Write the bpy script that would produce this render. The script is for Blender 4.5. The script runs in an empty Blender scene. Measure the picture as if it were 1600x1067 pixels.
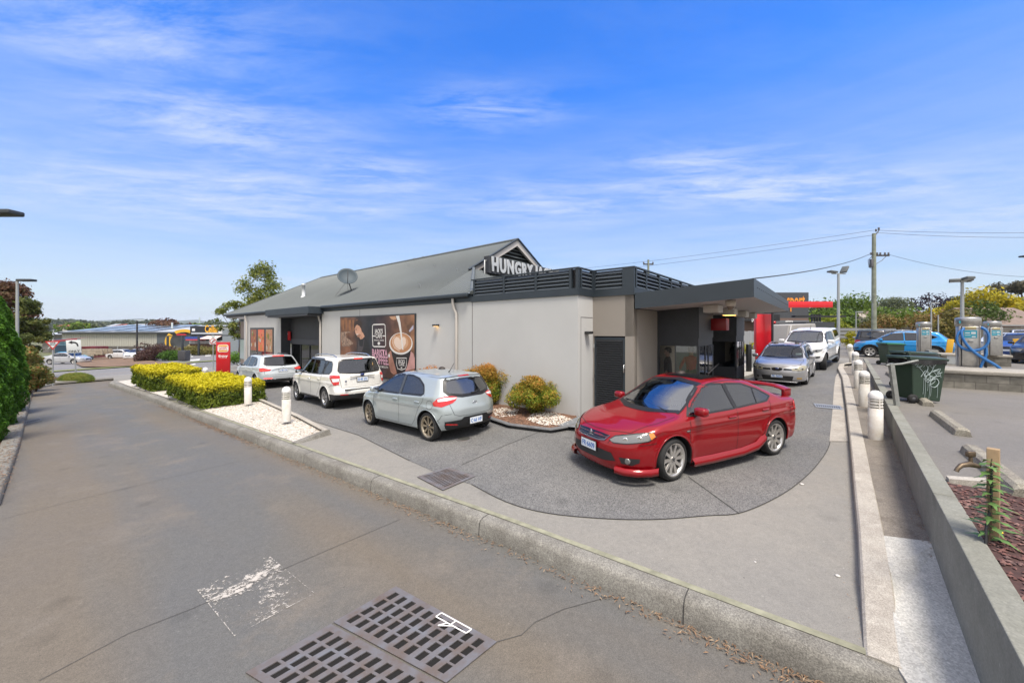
import bpy, bmesh, math, random
import numpy as np
from mathutils import Vector, Matrix
from mathutils.geometry import delaunay_2d_cdt
R = math.radians
random.seed(7)
RNG = np.random.default_rng(11)
sc = bpy.context.scene
col = sc.collection
F_PX, CX, CY, CZ = 600.0, 800.0, 516.0, 2.38     # focal length in photo pixels, principal column, horizon row, eye height

TX = [-400, -75, 0, 5, 9, 13, 15, 18, 400]
TZ = [-2.5, -2.4, 0, .06, .24, .41, .5, .72, .74]
def T(x): return float(np.interp(x, TX, TZ))
def G(px, py, off=0.0, flat=None):
    """ground point seen at a photo pixel"""
    dx = (px-CX)/F_PX; dz = (CY-py)/F_PX; t = 10.0
    for _ in range(60):
        h = flat if flat is not None else T(dx*t)+off
        t = .5*t+.5*(h-CZ)/dz
    return Vector((dx*t, t, flat if flat is not None else T(dx*t)+off))
def at(px, t): return (px-CX)/F_PX*t
def zat(py, t): return CZ+(CY-py)/F_PX*t

MATS = {}
def mat(name, base, rough=.6, metal=0, var=0, vscale=4, bump=0, bscale=60, coat=0, spec=.5, dark=None, emit=None, speck=0, spscale=200):
    if name in MATS: return MATS[name]
    m = bpy.data.materials.new(name); m.use_nodes = True; MATS[name] = m
    nt = m.node_tree; N = nt.nodes; L = nt.links; p = N['Principled BSDF']
    p.inputs['Base Color'].default_value = (*base, 1); p.inputs['Roughness'].default_value = rough
    p.inputs['Metallic'].default_value = metal; p.inputs['Specular IOR Level'].default_value = spec
    p.inputs['Coat Weight'].default_value = coat; p.inputs['Coat Roughness'].default_value = .03
    if emit: p.inputs['Emission Color'].default_value = (*emit[0], 1); p.inputs['Emission Strength'].default_value = emit[1]
    if var or bump or speck:
        tc = N.new('ShaderNodeNewGeometry'); src = tc.outputs['Position']
    last = None
    if var:
        n = N.new('ShaderNodeTexNoise'); n.inputs['Scale'].default_value = vscale; n.inputs['Detail'].default_value = 6
        n.inputs['Roughness'].default_value = .65; L.new(src, n.inputs['Vector'])
        r = N.new('ShaderNodeMapRange'); r.inputs['From Min'].default_value = .3; r.inputs['From Max'].default_value = .7; L.new(n.outputs['Fac'], r.inputs['Value'])
        mx = N.new('ShaderNodeMix'); mx.data_type = 'RGBA'
        d = dark or tuple(c*(1-var) for c in base)
        mx.inputs[6].default_value = (*d, 1); mx.inputs[7].default_value = (*[min(1, c*(1+var*.5)) for c in base], 1)
        L.new(r.outputs[0], mx.inputs[0]); last = mx.outputs[2]
    if speck:
        n3 = N.new('ShaderNodeTexVoronoi'); n3.inputs['Scale'].default_value = spscale; L.new(src, n3.inputs['Vector'])
        bw = N.new('ShaderNodeRGBToBW'); L.new(n3.outputs['Color'], bw.inputs[0])
        r3 = N.new('ShaderNodeMapRange'); r3.inputs['From Min'].default_value = .2; r3.inputs['From Max'].default_value = .8
        r3.inputs['To Min'].default_value = 1-speck; r3.inputs['To Max'].default_value = 1+speck; L.new(bw.outputs[0], r3.inputs['Value'])
        vm = N.new('ShaderNodeVectorMath'); vm.operation = 'SCALE'; L.new(r3.outputs[0], vm.inputs['Scale'])
        if last: L.new(last, vm.inputs[0])
        else: vm.inputs[0].default_value = base
        last = vm.outputs[0]
    if last: L.new(last, p.inputs['Base Color'])
    if bump:
        n2 = N.new('ShaderNodeTexNoise'); n2.inputs['Scale'].default_value = bscale; n2.inputs['Detail'].default_value = 3; L.new(src, n2.inputs['Vector'])
        b = N.new('ShaderNodeBump'); b.inputs['Strength'].default_value = bump; b.inputs['Distance'].default_value = .01
        L.new(n2.outputs['Fac'], b.inputs['Height']); L.new(b.outputs[0], p.inputs['Normal'])
    return m

def leaf_mat(name, cols, scale=1.5, zcol=None, z0=0, z1=1):
    """foliage: per-leaf random attribute picks among cols; zcol is the colour of the new growth on top"""
    if name in MATS: return MATS[name]
    m = bpy.data.materials.new(name); m.use_nodes = True; MATS[name] = m
    nt = m.node_tree; N = nt.nodes; L = nt.links; p = N['Principled BSDF']
    a = N.new('ShaderNodeAttribute'); a.attribute_name = 'rnd'
    g = N.new('ShaderNodeNewGeometry'); n = N.new('ShaderNodeTexNoise'); n.inputs['Scale'].default_value = scale; n.inputs['Detail'].default_value = 3
    L.new(g.outputs['Position'], n.inputs['Vector'])
    ad = N.new('ShaderNodeMath'); ad.operation = 'MULTIPLY_ADD'; ad.inputs[1].default_value = .55; L.new(a.outputs['Fac'], ad.inputs[0])
    m2 = N.new('ShaderNodeMath'); m2.operation = 'MULTIPLY_ADD'; m2.inputs[1].default_value = 1.3; m2.inputs[2].default_value = -.42; L.new(n.outputs['Fac'], m2.inputs[0])
    L.new(m2.outputs[0], ad.inputs[2])
    cr = N.new('ShaderNodeValToRGB'); el = cr.color_ramp.elements
    while len(el) < len(cols): el.new(.5)
    for i, c in enumerate(cols):
        el[i].position = i/(len(cols)-1); el[i].color = (*c, 1)
    L.new(ad.outputs[0], cr.inputs[0]); out = cr.outputs[0]
    if zcol:
        s = N.new('ShaderNodeSeparateXYZ'); tc = N.new('ShaderNodeTexCoord'); L.new(tc.outputs['Object'], s.inputs[0])
        r = N.new('ShaderNodeMapRange'); r.inputs['From Min'].default_value = z0; r.inputs['From Max'].default_value = z1
        sm = N.new('ShaderNodeMath'); sm.operation = 'MULTIPLY_ADD'; sm.inputs[1].default_value = (z1-z0)*.45; L.new(a.outputs['Fac'], sm.inputs[0]); L.new(s.outputs['Z'], sm.inputs[2])
        L.new(sm.outputs[0], r.inputs['Value'])
        mx = N.new('ShaderNodeMix'); mx.data_type = 'RGBA'; mx.inputs[7].default_value = (*zcol, 1); L.new(r.outputs[0], mx.inputs[0]); L.new(out, mx.inputs[6]); out = mx.outputs[2]
    L.new(out, p.inputs['Base Color']); p.inputs['Roughness'].default_value = .55; p.inputs['Specular IOR Level'].default_value = .25
    tr = N.new('ShaderNodeBsdfTranslucent'); L.new(out, tr.inputs['Color'])
    ms = N.new('ShaderNodeMixShader'); ms.inputs[0].default_value = .3; L.new(p.outputs[0], ms.inputs[1]); L.new(tr.outputs[0], ms.inputs[2])
    L.new(ms.outputs[0], N['Material Output'].inputs['Surface'])
    return m

def glass_mat(name, tint, fres=.5, rough=.02, ior=1.5):
    if name in MATS: return MATS[name]
    m = bpy.data.materials.new(name); m.use_nodes = True; MATS[name] = m
    nt = m.node_tree; N = nt.nodes; L = nt.links; N.remove(N['Principled BSDF'])
    t = N.new('ShaderNodeBsdfTransparent'); t.inputs[0].default_value = (*tint, 1)
    g = N.new('ShaderNodeBsdfGlossy'); g.inputs['Roughness'].default_value = rough
    f = N.new('ShaderNodeFresnel'); f.inputs[0].default_value = ior
    mm = N.new('ShaderNodeMath'); mm.operation = 'ADD'; mm.inputs[1].default_value = fres; L.new(f.outputs[0], mm.inputs[0]); mm.use_clamp = True
    x = N.new('ShaderNodeMixShader'); L.new(mm.outputs[0], x.inputs[0]); L.new(t.outputs[0], x.inputs[1]); L.new(g.outputs[0], x.inputs[2])
    L.new(x.outputs[0], N['Material Output'].inputs['Surface'])
    return m

def tag(o, label=None, cat=None, group=None, kind=None):
    if label: o['label'] = label
    if cat: o['category'] = cat
    if group: o['group'] = group
    if kind: o['kind'] = kind
    return o
def E(name, label, cat, loc=(0, 0, 0), rz=0, group=None):
    o = bpy.data.objects.new(name, None); col.objects.link(o); o.empty_display_size = .2
    o.location = loc; o.rotation_euler = (0, 0, rz)
    return tag(o, label, cat, group)
def link(name, me, parent=None):
    o = bpy.data.objects.new(name, me); col.objects.link(o)
    if parent: o.parent = parent
    return o
def copy_tree(o, parent=None):
    c = o.copy(); col.objects.link(c)
    if parent: c.parent = parent
    for ch in list(o.children): copy_tree(ch, c)
    return c

class MB:
    """collects shapes into one mesh"""
    def __init__(s): s.v = []; s.f = []; s.m = []; s.sm = []
    def add(s, vs, fs, mi=0, smooth=False, M=None):
        b = len(s.v)
        s.v += [tuple(M @ Vector(v)) if M else tuple(v) for v in vs]
        for f in fs: s.f.append(tuple(b+i for i in f)); s.m.append(mi); s.sm.append(smooth)
        return s
    def box(s, x0, x1, y0, y1, z0, z1, mi=0, M=None):
        v = [(x, y, z) for z in (z0, z1) for x, y in ((x0, y0), (x1, y0), (x1, y1), (x0, y1))]
        return s.add(v, [(3, 2, 1, 0), (4, 5, 6, 7), (0, 1, 5, 4), (1, 2, 6, 5), (2, 3, 7, 6), (3, 0, 4, 7)], mi, False, M)
    def bbox(s, x0, x1, y0, y1, z0, z1, r=.01, mi=0, M=None, seg=2):
        bm = bmesh.new(); bmesh.ops.create_cube(bm, size=1)
        for v in bm.verts: v.co = Vector(((x0+x1)/2+v.co.x*(x1-x0), (y0+y1)/2+v.co.y*(y1-y0), (z0+z1)/2+v.co.z*(z1-z0)))
        bmesh.ops.bevel(bm, geom=list(bm.edges), offset=r, segments=seg, affect='EDGES', profile=.5)
        bm.verts.index_update()
        s.add([v.co.copy() for v in bm.verts], [[v.index for v in f.verts] for f in bm.faces], mi, True, M); bm.free(); return s
    def cyl(s, p0, p1, r0, r1=None, n=16, mi=0, M=None, caps=True):
        r1 = r0 if r1 is None else r1
        p0 = Vector(p0); p1 = Vector(p1); d = (p1-p0).normalized(); a = d.orthogonal().normalized(); b = d.cross(a)
        v = [p+(a*math.cos(2*math.pi*i/n)+b*math.sin(2*math.pi*i/n))*r for p, r in ((p0, r0), (p1, r1)) for i in range(n)]
        s.add(v, [(i, (i+1) % n, n+(i+1) % n, n+i) for i in range(n)], mi, True, M)
        if caps: s.add(v, [tuple(range(n-1, -1, -1)), tuple(range(n, 2*n))], mi, False, M)
        return s
    def lathe(s, prof, n=24, mi=0, M=None, c=(0, 0)):
        v = []; k = len(prof)
        for i in range(n):
            a = 2*math.pi*i/n
            for r, z in prof: v.append((c[0]+r*math.cos(a), c[1]+r*math.sin(a), z))
        f = [(i*k+j, ((i+1) % n)*k+j, ((i+1) % n)*k+j+1, i*k+j+1) for i in range(n) for j in range(k-1)]
        return s.add(v, f, mi, True, M)
    def tube(s, pts, r, n=8, mi=0, M=None, caps=True):
        pts = [Vector(p) for p in pts]; k = len(pts); rs = r if isinstance(r, (list, tuple)) else [r]*k
        v = []; a = None
        for i, p in enumerate(pts):
            d = (pts[min(i+1, k-1)]-pts[max(i-1, 0)]).normalized()
            if a is None: a = d.orthogonal().normalized()
            a = (a-d*a.dot(d)).normalized(); b = d.cross(a)
            v += [p+(a*math.cos(2*math.pi*j/n)+b*math.sin(2*math.pi*j/n))*rs[i] for j in range(n)]
        f = [(i*n+j, i*n+(j+1) % n, (i+1)*n+(j+1) % n, (i+1)*n+j) for i in range(k-1) for j in range(n)]
        s.add(v, f, mi, True, M)
        if caps: s.add(v, [tuple(range(n-1, -1, -1)), tuple(range((k-1)*n, k*n))], mi, False, M)
        return s
    def prism(s, poly, z0, z1, mi=0, M=None):
        """polygon in xy extruded along z"""
        n = len(poly); ar = sum(poly[i][0]*poly[(i+1) % n][1]-poly[(i+1) % n][0]*poly[i][1] for i in range(n))
        if ar < 0: poly = list(poly)[::-1]
        v = [(x, y, z0) for x, y in poly]+[(x, y, z1) for x, y in poly]
        return s.add(v, [tuple(range(n-1, -1, -1)), tuple(range(n, 2*n))]+[(i, (i+1) % n, n+(i+1) % n, n+i) for i in range(n)], mi, False, M)
    def quad(s, a, b, c, d, mi=0): return s.add([a, b, c, d], [(0, 1, 2, 3)], mi)
    def mesh(s, name, mats):
        me = bpy.data.meshes.new(name); me.from_pydata(s.v, [], s.f)
        for m in (mats if isinstance(mats, (list, tuple)) else [mats]): me.materials.append(m)
        me.polygons.foreach_set('material_index', s.m); me.polygons.foreach_set('use_smooth', s.sm); me.update(); return me
    def build(s, name, mats, parent=None, bevel=0):
        o = link(name, s.mesh(name, mats), parent)
        if bevel:
            b = o.modifiers.new('bevel', 'BEVEL'); b.width = bevel; b.segments = 2; b.limit_method = 'ANGLE'; b.angle_limit = R(40)
        return o
def npmesh(name, V, Fq, mats, mi=None, smooth=True):
    me = bpy.data.meshes.new(name); V = np.asarray(V, np.float32); Fq = np.asarray(Fq, np.int32)
    me.vertices.add(len(V)); me.vertices.foreach_set('co', V.ravel()); k = Fq.shape[1]
    me.loops.add(Fq.size); me.loops.foreach_set('vertex_index', Fq.ravel())
    me.polygons.add(len(Fq)); me.polygons.foreach_set('loop_start', np.arange(0, Fq.size, k, dtype=np.int32))
    if mi is not None: me.polygons.foreach_set('material_index', np.asarray(mi, np.int32))
    me.polygons.foreach_set('use_smooth', np.full(len(Fq), smooth))
    for m in (mats if isinstance(mats, (list, tuple)) else [mats]): me.materials.append(m)
    me.update(calc_edges=True); me.validate(); return me

def in_poly(P, poly):
    P = np.asarray(P, float); x, y = P[:, 0], P[:, 1]; c = np.zeros(len(P), bool); n = len(poly)
    for i in range(n):
        x0, y0 = poly[i][0], poly[i][1]; x1, y1 = poly[(i+1) % n][0], poly[(i+1) % n][1]
        if y0 == y1: continue
        k = ((y0 > y) != (y1 > y)) & (x < (x1-x0)*(y-y0)/(y1-y0)+x0); c ^= k
    return c
def cdt(poly, step, xlines=(), dens=True, grid=True):
    pts = []
    n = len(poly)
    for i in range(n):
        a = Vector(poly[i][:2]); b = Vector(poly[(i+1) % n][:2]); k = max(1, int((b-a).length/step)) if dens else 1
        for j in range(k): pts.append(a.lerp(b, j/k))
    nb = len(pts); ed = [(i, (i+1) % nb) for i in range(nb)]
    xs = [p[0] for p in poly]; ys = [p[1] for p in poly]
    for xl in xlines:
        if min(xs) < xl < max(xs):
            pts += [Vector((xl, min(ys)-.1)), Vector((xl, max(ys)+.1))]; ed.append((len(pts)-2, len(pts)-1))
    if grid:
        gx = np.arange(min(xs)+step*.5, max(xs), step); gy = np.arange(min(ys)+step*.5, max(ys), step)
        if len(gx) and len(gy):
            g = np.array([(x+((j % 2)-.5)*.3*step, y) for j, y in enumerate(gy) for x in gx]); g = g[in_poly(g, poly)]
            B = np.array([(p.x, p.y) for p in pts[:nb]])
            for q in g:
                if ((B-q)**2).sum(1).min() > (step*.35)**2: pts.append(Vector(q))
    vo, eo, fo, *_ = delaunay_2d_cdt(pts, ed, [], 0, 1e-6)
    V = np.array([(v.x, v.y) for v in vo]); C = np.array([V[list(f)].mean(0) for f in fo])
    k = in_poly(C, poly)
    fs = []
    for f, ok in zip(fo, k):
        if not ok: continue
        a, b, c = [V[i] for i in f[:3]]
        ar = (b[0]-a[0])*(c[1]-a[1])-(b[1]-a[1])*(c[0]-a[0])
        if abs(ar) < 4e-6: continue
        if ar < 0: f = f[::-1]
        fs.append(tuple(f))
    return V, fs
def drape(name, poly, off, m, step=2.0, flat=None, parent=None, skirt=0):
    """sheet laid on the terrain at an offset (or flat at one height)"""
    V, fs = cdt(poly, step, TX[1:-1] if flat is None else (), grid=False)
    vs = [(x, y, (T(x)+off) if flat is None else flat) for x, y in V]
    mb = MB().add(vs, fs)
    if skirt:
        n = len(poly)
        for i in range(n):
            a, b = poly[i], poly[(i+1) % n]
            za = (T(a[0])+off) if flat is None else flat; zb = (T(b[0])+off) if flat is None else flat
            mb.quad((a[0], a[1], za), (b[0], b[1], zb), (b[0], b[1], zb-skirt), (a[0], a[1], za-skirt))
    return mb.build(name, m, parent)
def offset_line(pts, d):
    """shift a 2-D polyline sideways (left of travel positive)"""
    out = []
    for i, p in enumerate(pts):
        a = Vector(pts[max(i-1, 0)][:2]); b = Vector(pts[min(i+1, len(pts)-1)][:2]); t = (b-a).normalized(); n = Vector((-t.y, t.x))
        out.append(Vector(p[:2])+n*d)
    return out
def resample(pts, step):
    out = [Vector(pts[0][:2])]
    for a, b in zip(pts, pts[1:]):
        a = Vector(a[:2]); b = Vector(b[:2]); k = max(1, int((b-a).length/step))
        out += [a.lerp(b, j/k) for j in range(1, k+1)]
    return out
def kerb(name, line, prof, off, m, step=.6, sm=True):
    """sweep a kerb section; prof = (sideways, height) pairs, line follows the terrain"""
    pts = resample(line, step); rows = [offset_line(pts, d) for d, h in prof]; k = len(prof); n = len(pts)
    v = [(rows[j][i].x, rows[j][i].y, T(pts[i].x)+off+prof[j][1]) for i in range(n) for j in range(k)]
    f = [(i*k+j, i*k+j+1, (i+1)*k+j+1, (i+1)*k+j) for i in range(n-1) for j in range(k-1)]
    mb = MB().add(v, f, 0, sm); mb.add(v, [tuple(range(k)), tuple(range((n-1)*k+k-1, (n-1)*k-1, -1))])
    return mb.build(name, m)
def text_mesh(s, size, extrude=.0, bold=0.0, width=None, align='CENTER', space=1.0, shear=0):
    cu = bpy.data.curves.new('t', 'FONT'); cu.body = s; cu.size = size; cu.extrude = extrude; cu.offset = bold
    cu.align_x = align; cu.align_y = 'CENTER'; cu.space_character = space; cu.shear = shear; cu.resolution_u = 3
    o = bpy.data.objects.new('t', cu); col.objects.link(o); dg = bpy.context.evaluated_depsgraph_get()
    me = bpy.data.meshes.new_from_object(o.evaluated_get(dg)); bpy.data.objects.remove(o)
    if width:
        xs = [v.co.x for v in me.vertices]; w = max(xs)-min(xs); k = width/w
        for v in me.vertices: v.co.x *= k
    return me
def text(name, s, size, m, M, parent=None, **kw):
    """flat or raised lettering; M maps text plane (x right, y up) into parent space"""
    me = text_mesh(s, size, **kw); me.transform(M); me.materials.clear(); me.materials.append(m)
    return link(name, me, parent)
def frame_matrix(o, ex, ey):
    ex = Vector(ex).normalized(); ey = Vector(ey).normalized(); ez = ex.cross(ey)
    M = Matrix.Identity(4)
    for i in range(3): M[i][0] = ex[i]; M[i][1] = ey[i]; M[i][2] = ez[i]; M[i][3] = o[i]
    return M

def leaves(P, Nrm, size, aspect=.55, jit=.6):
    """one bent leaf (quad) per point"""
    n = len(P); d = RNG.normal(size=(n, 3)); d /= np.linalg.norm(d, axis=1)[:, None]
    nn = Nrm+jit*d; nn /= np.linalg.norm(nn, axis=1)[:, None]
    a = np.cross(nn, RNG.normal(size=(n, 3))); a /= np.linalg.norm(a, axis=1)[:, None]; b = np.cross(nn, a)
    s = (size*RNG.uniform(.6, 1.3, n))[:, None]
    V = np.stack([P-a*s, P-b*s*aspect+nn*s*.15, P+a*s, P+b*s*aspect+nn*s*.15], 1).reshape(-1, 3)
    return V, np.arange(4*n).reshape(-1, 4)
def foliage(name, P, Nrm, size, m, parent=None, aspect=.55, jit=.7):
    V, Fq = leaves(P, Nrm, size, aspect, jit); me = npmesh(name, V, Fq, m, smooth=False)
    a = me.attributes.new('rnd', 'FLOAT', 'FACE'); a.data.foreach_set('value', RNG.uniform(0, 1, len(Fq)).astype(np.float32))
    return link(name, me, parent)
def ball_pts(blobs, n, shell=.55, flat=1.0):
    """points in clumpy blobs, mostly near their surface"""
    w = np.array([b[3]**2 for b in blobs]); w = w/w.sum(); idx = RNG.choice(len(blobs), n, p=w); B = np.array(blobs)[idx]
    d = RNG.normal(size=(n, 3)); d /= np.linalg.norm(d, axis=1)[:, None]
    r = B[:, 3]*(shell+(1-shell)*RNG.uniform(0, 1, n)**.5)*(1+.12*RNG.normal(size=n))
    off = d*r[:, None]; off[:, 2] *= flat
    return B[:, :3]+off, d
def crown_blobs(w, h, z0, n, rb, seed, top=.6, dome=1.0):
    rg = random.Random(seed); out = []
    for _ in range(n):
        a = rg.uniform(0, 2*math.pi); u = rg.random()**.5; v = rg.uniform(-1, 1)
        k = math.sqrt(max(.05, 1-abs(v)**2))*(1-.25*max(0, v)*(1-top))
        out.append((w*.5*u*k*math.cos(a), w*.5*u*k*math.sin(a), z0+h*(.5+.42*v*dome), rb*rg.uniform(.65, 1.25)))
    return out
def limbs(mb, h0, blobs, r, seed, frac=.6):
    rg = random.Random(seed); pts = [(0, 0, -.3)]
    x = y = 0
    for k in range(1, 6):
        x += rg.uniform(-.04, .04)*h0; y += rg.uniform(-.04, .04)*h0; pts.append((x, y, h0*k/5))
    mb.tube(pts, [r*(1-.11*k) for k in range(6)], 8)
    for b in rg.sample(blobs, min(len(blobs), 14)):
        s = pts[rg.choice((3, 4, 5))]; m_ = ((s[0]+b[0])/2+rg.uniform(-.1, .1)*h0*.5, (s[1]+b[1])/2, (s[2]*.45+b[2]*.55))
        mb.tube([s, m_, b[:3]], [r*.45, r*.28, r*.1], 6)
def tree(label, loc, w, h, z0, cols, seed, cat='tree', name='tree', nb=26, rb=None, n=9000, leaf=.12, trunk=(.12, .09, .07), group=None, tr=None, dome=1.0, flat=.8, shell=.5):
    o = E(name, label, cat, loc, seed*1.7, group); rb = rb or w*.17
    bl = crown_blobs(w, h-z0, z0, nb, rb, seed, dome=dome)
    P, Nn = ball_pts(bl, n, shell, flat)
    foliage('crown', P, Nn, leaf, leaf_mat('leaf_'+'_'.join('%02d' % int(c*99) for c in cols[0])+'_%02d%02d' % (int(cols[-1][0]*99), int(cols[-1][1]*99)), cols, 2.2/max(w, 1)), o)
    mb = MB(); limbs(mb, z0+(h-z0)*.45, bl, tr or w*.03, seed); mb.build('trunk', mat('bark_%d' % int(trunk[0]*100), trunk, .9, var=.4, vscale=8), o)
    return o
U = Vector((.640, .768, 0)); Vv = Vector((-.768, .640, 0)); K0 = Vector((1.75, 10.18, 0)); BRZ = math.atan2(.768, .640)
def bs(px, b=0.0):
    """distance along the building wall (plane b) where a photo column crosses it"""
    k = (px-CX)/F_PX; ox = K0.x+U.x*b; oy = K0.y+U.y*b
    return (ox-k*oy)/(-Vv.x+k*Vv.y)
def bw(b, s, z=0): p = K0+U*b+Vv*s; return Vector((p.x, p.y, z))
KY = lambda x: 4.49-.777*x                       # road-side foot of the long kerb
KD = Vector((-.79, .613)); KN = Vector((.613, .79))
def asphalt(name, c1, c2, c3, sc=.35, rough=.85, fine=240, bump=.25, fs=.3, track=0):
    m = bpy.data.materials.new(name); m.use_nodes = True; MATS[name] = m; nt = m.node_tree; N = nt.nodes; L = nt.links; p = N['Principled BSDF']
    g = N.new('ShaderNodeNewGeometry'); P = g.outputs['Position']
    def noise(s, d=5, r=.6):
        n = N.new('ShaderNodeTexNoise'); n.inputs['Scale'].default_value = s; n.inputs['Detail'].default_value = d; n.inputs['Roughness'].default_value = r; L.new(P, n.inputs['Vector']); return n.outputs['Fac']
    def mr(x, a, b, c=0, d=1):
        r = N.new('ShaderNodeMapRange'); L.new(x, r.inputs['Value']); r.inputs['From Min'].default_value = a; r.inputs['From Max'].default_value = b; r.inputs['To Min'].default_value = c; r.inputs['To Max'].default_value = d; return r.outputs[0]
    def mixc(f, a, b):
        x = N.new('ShaderNodeMix'); x.data_type = 'RGBA'; L.new(f, x.inputs[0])
        for i, v in ((6, a), (7, b)):
            if isinstance(v, tuple): x.inputs[i].default_value = (*v, 1)
            else: L.new(v, x.inputs[i])
        return x.outputs[2]
    if track:
        mp = N.new('ShaderNodeMapping'); mp.inputs['Rotation'].default_value = (0, 0, R(37.8)); L.new(P, mp.inputs[0]); mp2 = N.new('ShaderNodeMapping'); mp2.inputs['Scale'].default_value = (.10, 1, 1); L.new(mp.outputs[0], mp2.inputs[0]); tn = N.new('ShaderNodeTexNoise'); tn.inputs['Scale'].default_value = track; tn.inputs['Detail'].default_value = 2; L.new(mp2.outputs[0], tn.inputs['Vector']); a = mixc(mr(tn.outputs['Fac'], .40, .60), c1, c2)
    else: a = mixc(mr(noise(sc, 4), .38, .62), c1, c2)
    b = mixc(mr(noise(sc*3.3, 6, .7), .52, .74), a, c3)
    v = N.new('ShaderNodeTexVoronoi'); v.inputs['Scale'].default_value = fine; L.new(P, v.inputs['Vector']); bwn = N.new('ShaderNodeRGBToBW'); L.new(v.outputs['Color'], bwn.inputs[0])
    s = N.new('ShaderNodeVectorMath'); s.operation = 'SCALE'; L.new(b, s.inputs[0]); L.new(mr(bwn.outputs[0], .2, .85, 1-fs, 1+fs), s.inputs['Scale'])
    n4 = mr(noise(14, 8, .75), .30, .70, .88, 1.10); s2 = N.new('ShaderNodeVectorMath'); s2.operation = 'SCALE'; L.new(s.outputs[0], s2.inputs[0])
    for sc_, r0, r1, k_ in ((1.1, .05, .16, .84), (7.5, .05, .08, 1.35), (3.1, .018, .03, .5)):      # oil drips, pale grit, dark specks
        vo = N.new('ShaderNodeTexVoronoi'); vo.inputs['Scale'].default_value = sc_; L.new(P, vo.inputs['Vector']); mu = N.new('ShaderNodeMath'); mu.operation = 'MULTIPLY'; L.new(n4, mu.inputs[0]); L.new(mr(vo.outputs['Distance'], r0, r1, k_, 1), mu.inputs[1]); n4 = mu.outputs[0]
    L.new(n4, s2.inputs['Scale'])
    L.new(s2.outputs[0], p.inputs['Base Color']); p.inputs['Roughness'].default_value = rough; p.inputs['Specular IOR Level'].default_value = .4
    L.new(mr(noise(sc*2, 3), .35, .65, rough-.18, rough), p.inputs['Roughness'])
    bm_ = N.new('ShaderNodeBump'); bm_.inputs['Strength'].default_value = bump; bm_.inputs['Distance'].default_value = .006; L.new(bwn.outputs[0], bm_.inputs['Height']); L.new(bm_.outputs[0], p.inputs['Normal'])
    return m
A_DRIVE = asphalt('driveway_asphalt', (.114, .112, .105), (.140, .119, .092), (.165, .144, .118), .28, .8, 190, .25, .22, .75)
A_LANE = asphalt('lane_aggregate', (.138, .137, .133), (.165, .161, .153), (.122, .121, .118), .5, .85, 80, .5, .40)
A_CONC = asphalt('smooth_concrete', (.220, .210, .188), (.240, .226, .200), (.205, .196, .177), .5, .85, 200, .2, .16)
A_PARK = asphalt('car_park_asphalt', (.172, .158, .138), (.150, .142, .130), (.19, .175, .152), .3, .85, 200, .25, .22)
A_ROAD = asphalt('street_asphalt', (.17, .17, .17), (.20, .19, .185), (.22, .21, .20), .15, .85, 150, .2, .2)
M_KERB = asphalt('kerb_concrete', (.225, .215, .19), (.165, .155, .135), (.28, .27, .235), 1.6, .9, 120, .5, .3)
M_KERBL = asphalt('pale_kerb_concrete', (.40, .37, .32), (.34, .31, .27), (.45, .42, .37), 1.8, .9, 160, .4, .22)
M_WALLC = asphalt('retaining_concrete', (.225, .225, .19), (.19, .19, .158), (.255, .25, .215), 1.2, .9, 90, .25, .10)
M_STRIP = asphalt('strip_dirt', (.17, .15, .125), (.21, .185, .155), (.13, .11, .09), 1.2, .95, 120, .4, .25)
M_PALE = asphalt('pale_aggregate', (.47, .46, .42), (.40, .39, .36), (.52, .50, .46), 1.5, .9, 90, .3, .20)
def struct(o): o['kind'] = 'structure'; return o
gr = MB(); xs = [-3000]+[x for x in TX[1:-1]]+[3000]
ys = [-30, 0, 30, 60, 120, 400, 3500]
vs = [(x, y, T(x)-.26) for y in ys for x in xs]; k = len(xs)
gr.add(vs, [(j*k+i, j*k+i+1, (j+1)*k+i+1, (j+1)*k+i) for j in range(len(ys)-1) for i in range(k-1)])
struct(gr.build('ground', mat('grassy_ground', (.09, .11, .045), .95, var=.5, vscale=.3, dark=(.11, .095, .06))))
kf = [Vector((4.6, KY(4.6))), Vector((2.0, KY(2.0))), Vector((-6, KY(-6))), Vector((-14, KY(-14))), Vector((-21, KY(-21)-.15)), Vector((-24.4, 23.2)), Vector((-25.6, 24.6)), Vector((-25.5, 26.2))]
lk = [Vector((-1.5, .3)), Vector((-8.3, 6.23)), Vector((-12.5, 9.75)), Vector((-20, 15.9)), Vector((-26.2, 21.0)), Vector((-28.4, 23.2)), Vector((-29.9, 25.6)), Vector((-29.6, 27.4))]
dp = [(4.6, -1.5), (4.6, 1.0)]+[tuple(p+KN*.05) for p in kf[1:]]+[(-24.6, 27.8), (-29.0, 28.8)]+[tuple(p) for p in lk[::-1]]+[(-1.5, -1.5)]
struct(drape('driveway', dp, -.2, A_DRIVE))
e0 = KN*.25
lane = [(7, 0)]+[tuple(p+KN*.24) for p in kf[:6]]+[(-27.4, 26.4), tuple(bw(0, 35)[:2]+np.array([0, 0])), tuple(bw(30, 35)[:2]), (45, 50), (45, 30), (14, 6)]
struct(drape('drive_through_lane', [tuple(map(float, p)) for p in lane], 0, A_CONC))
def gp(px, py, off=0): v = G(px, py, off); return (v.x, v.y)
agg = [gp(*q) for q in [(418, 628), (470, 652), (560, 680), (640, 720), (690, 742), (737, 757), (790, 784), (850, 801), (935, 810), (1020, 812), (1105, 806), (1155, 802), (1205, 782), (1245, 757), (1278, 725), (1296, 695), (1300, 660), (1302, 640), (1303, 610), (1305, 588)]]
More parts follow.
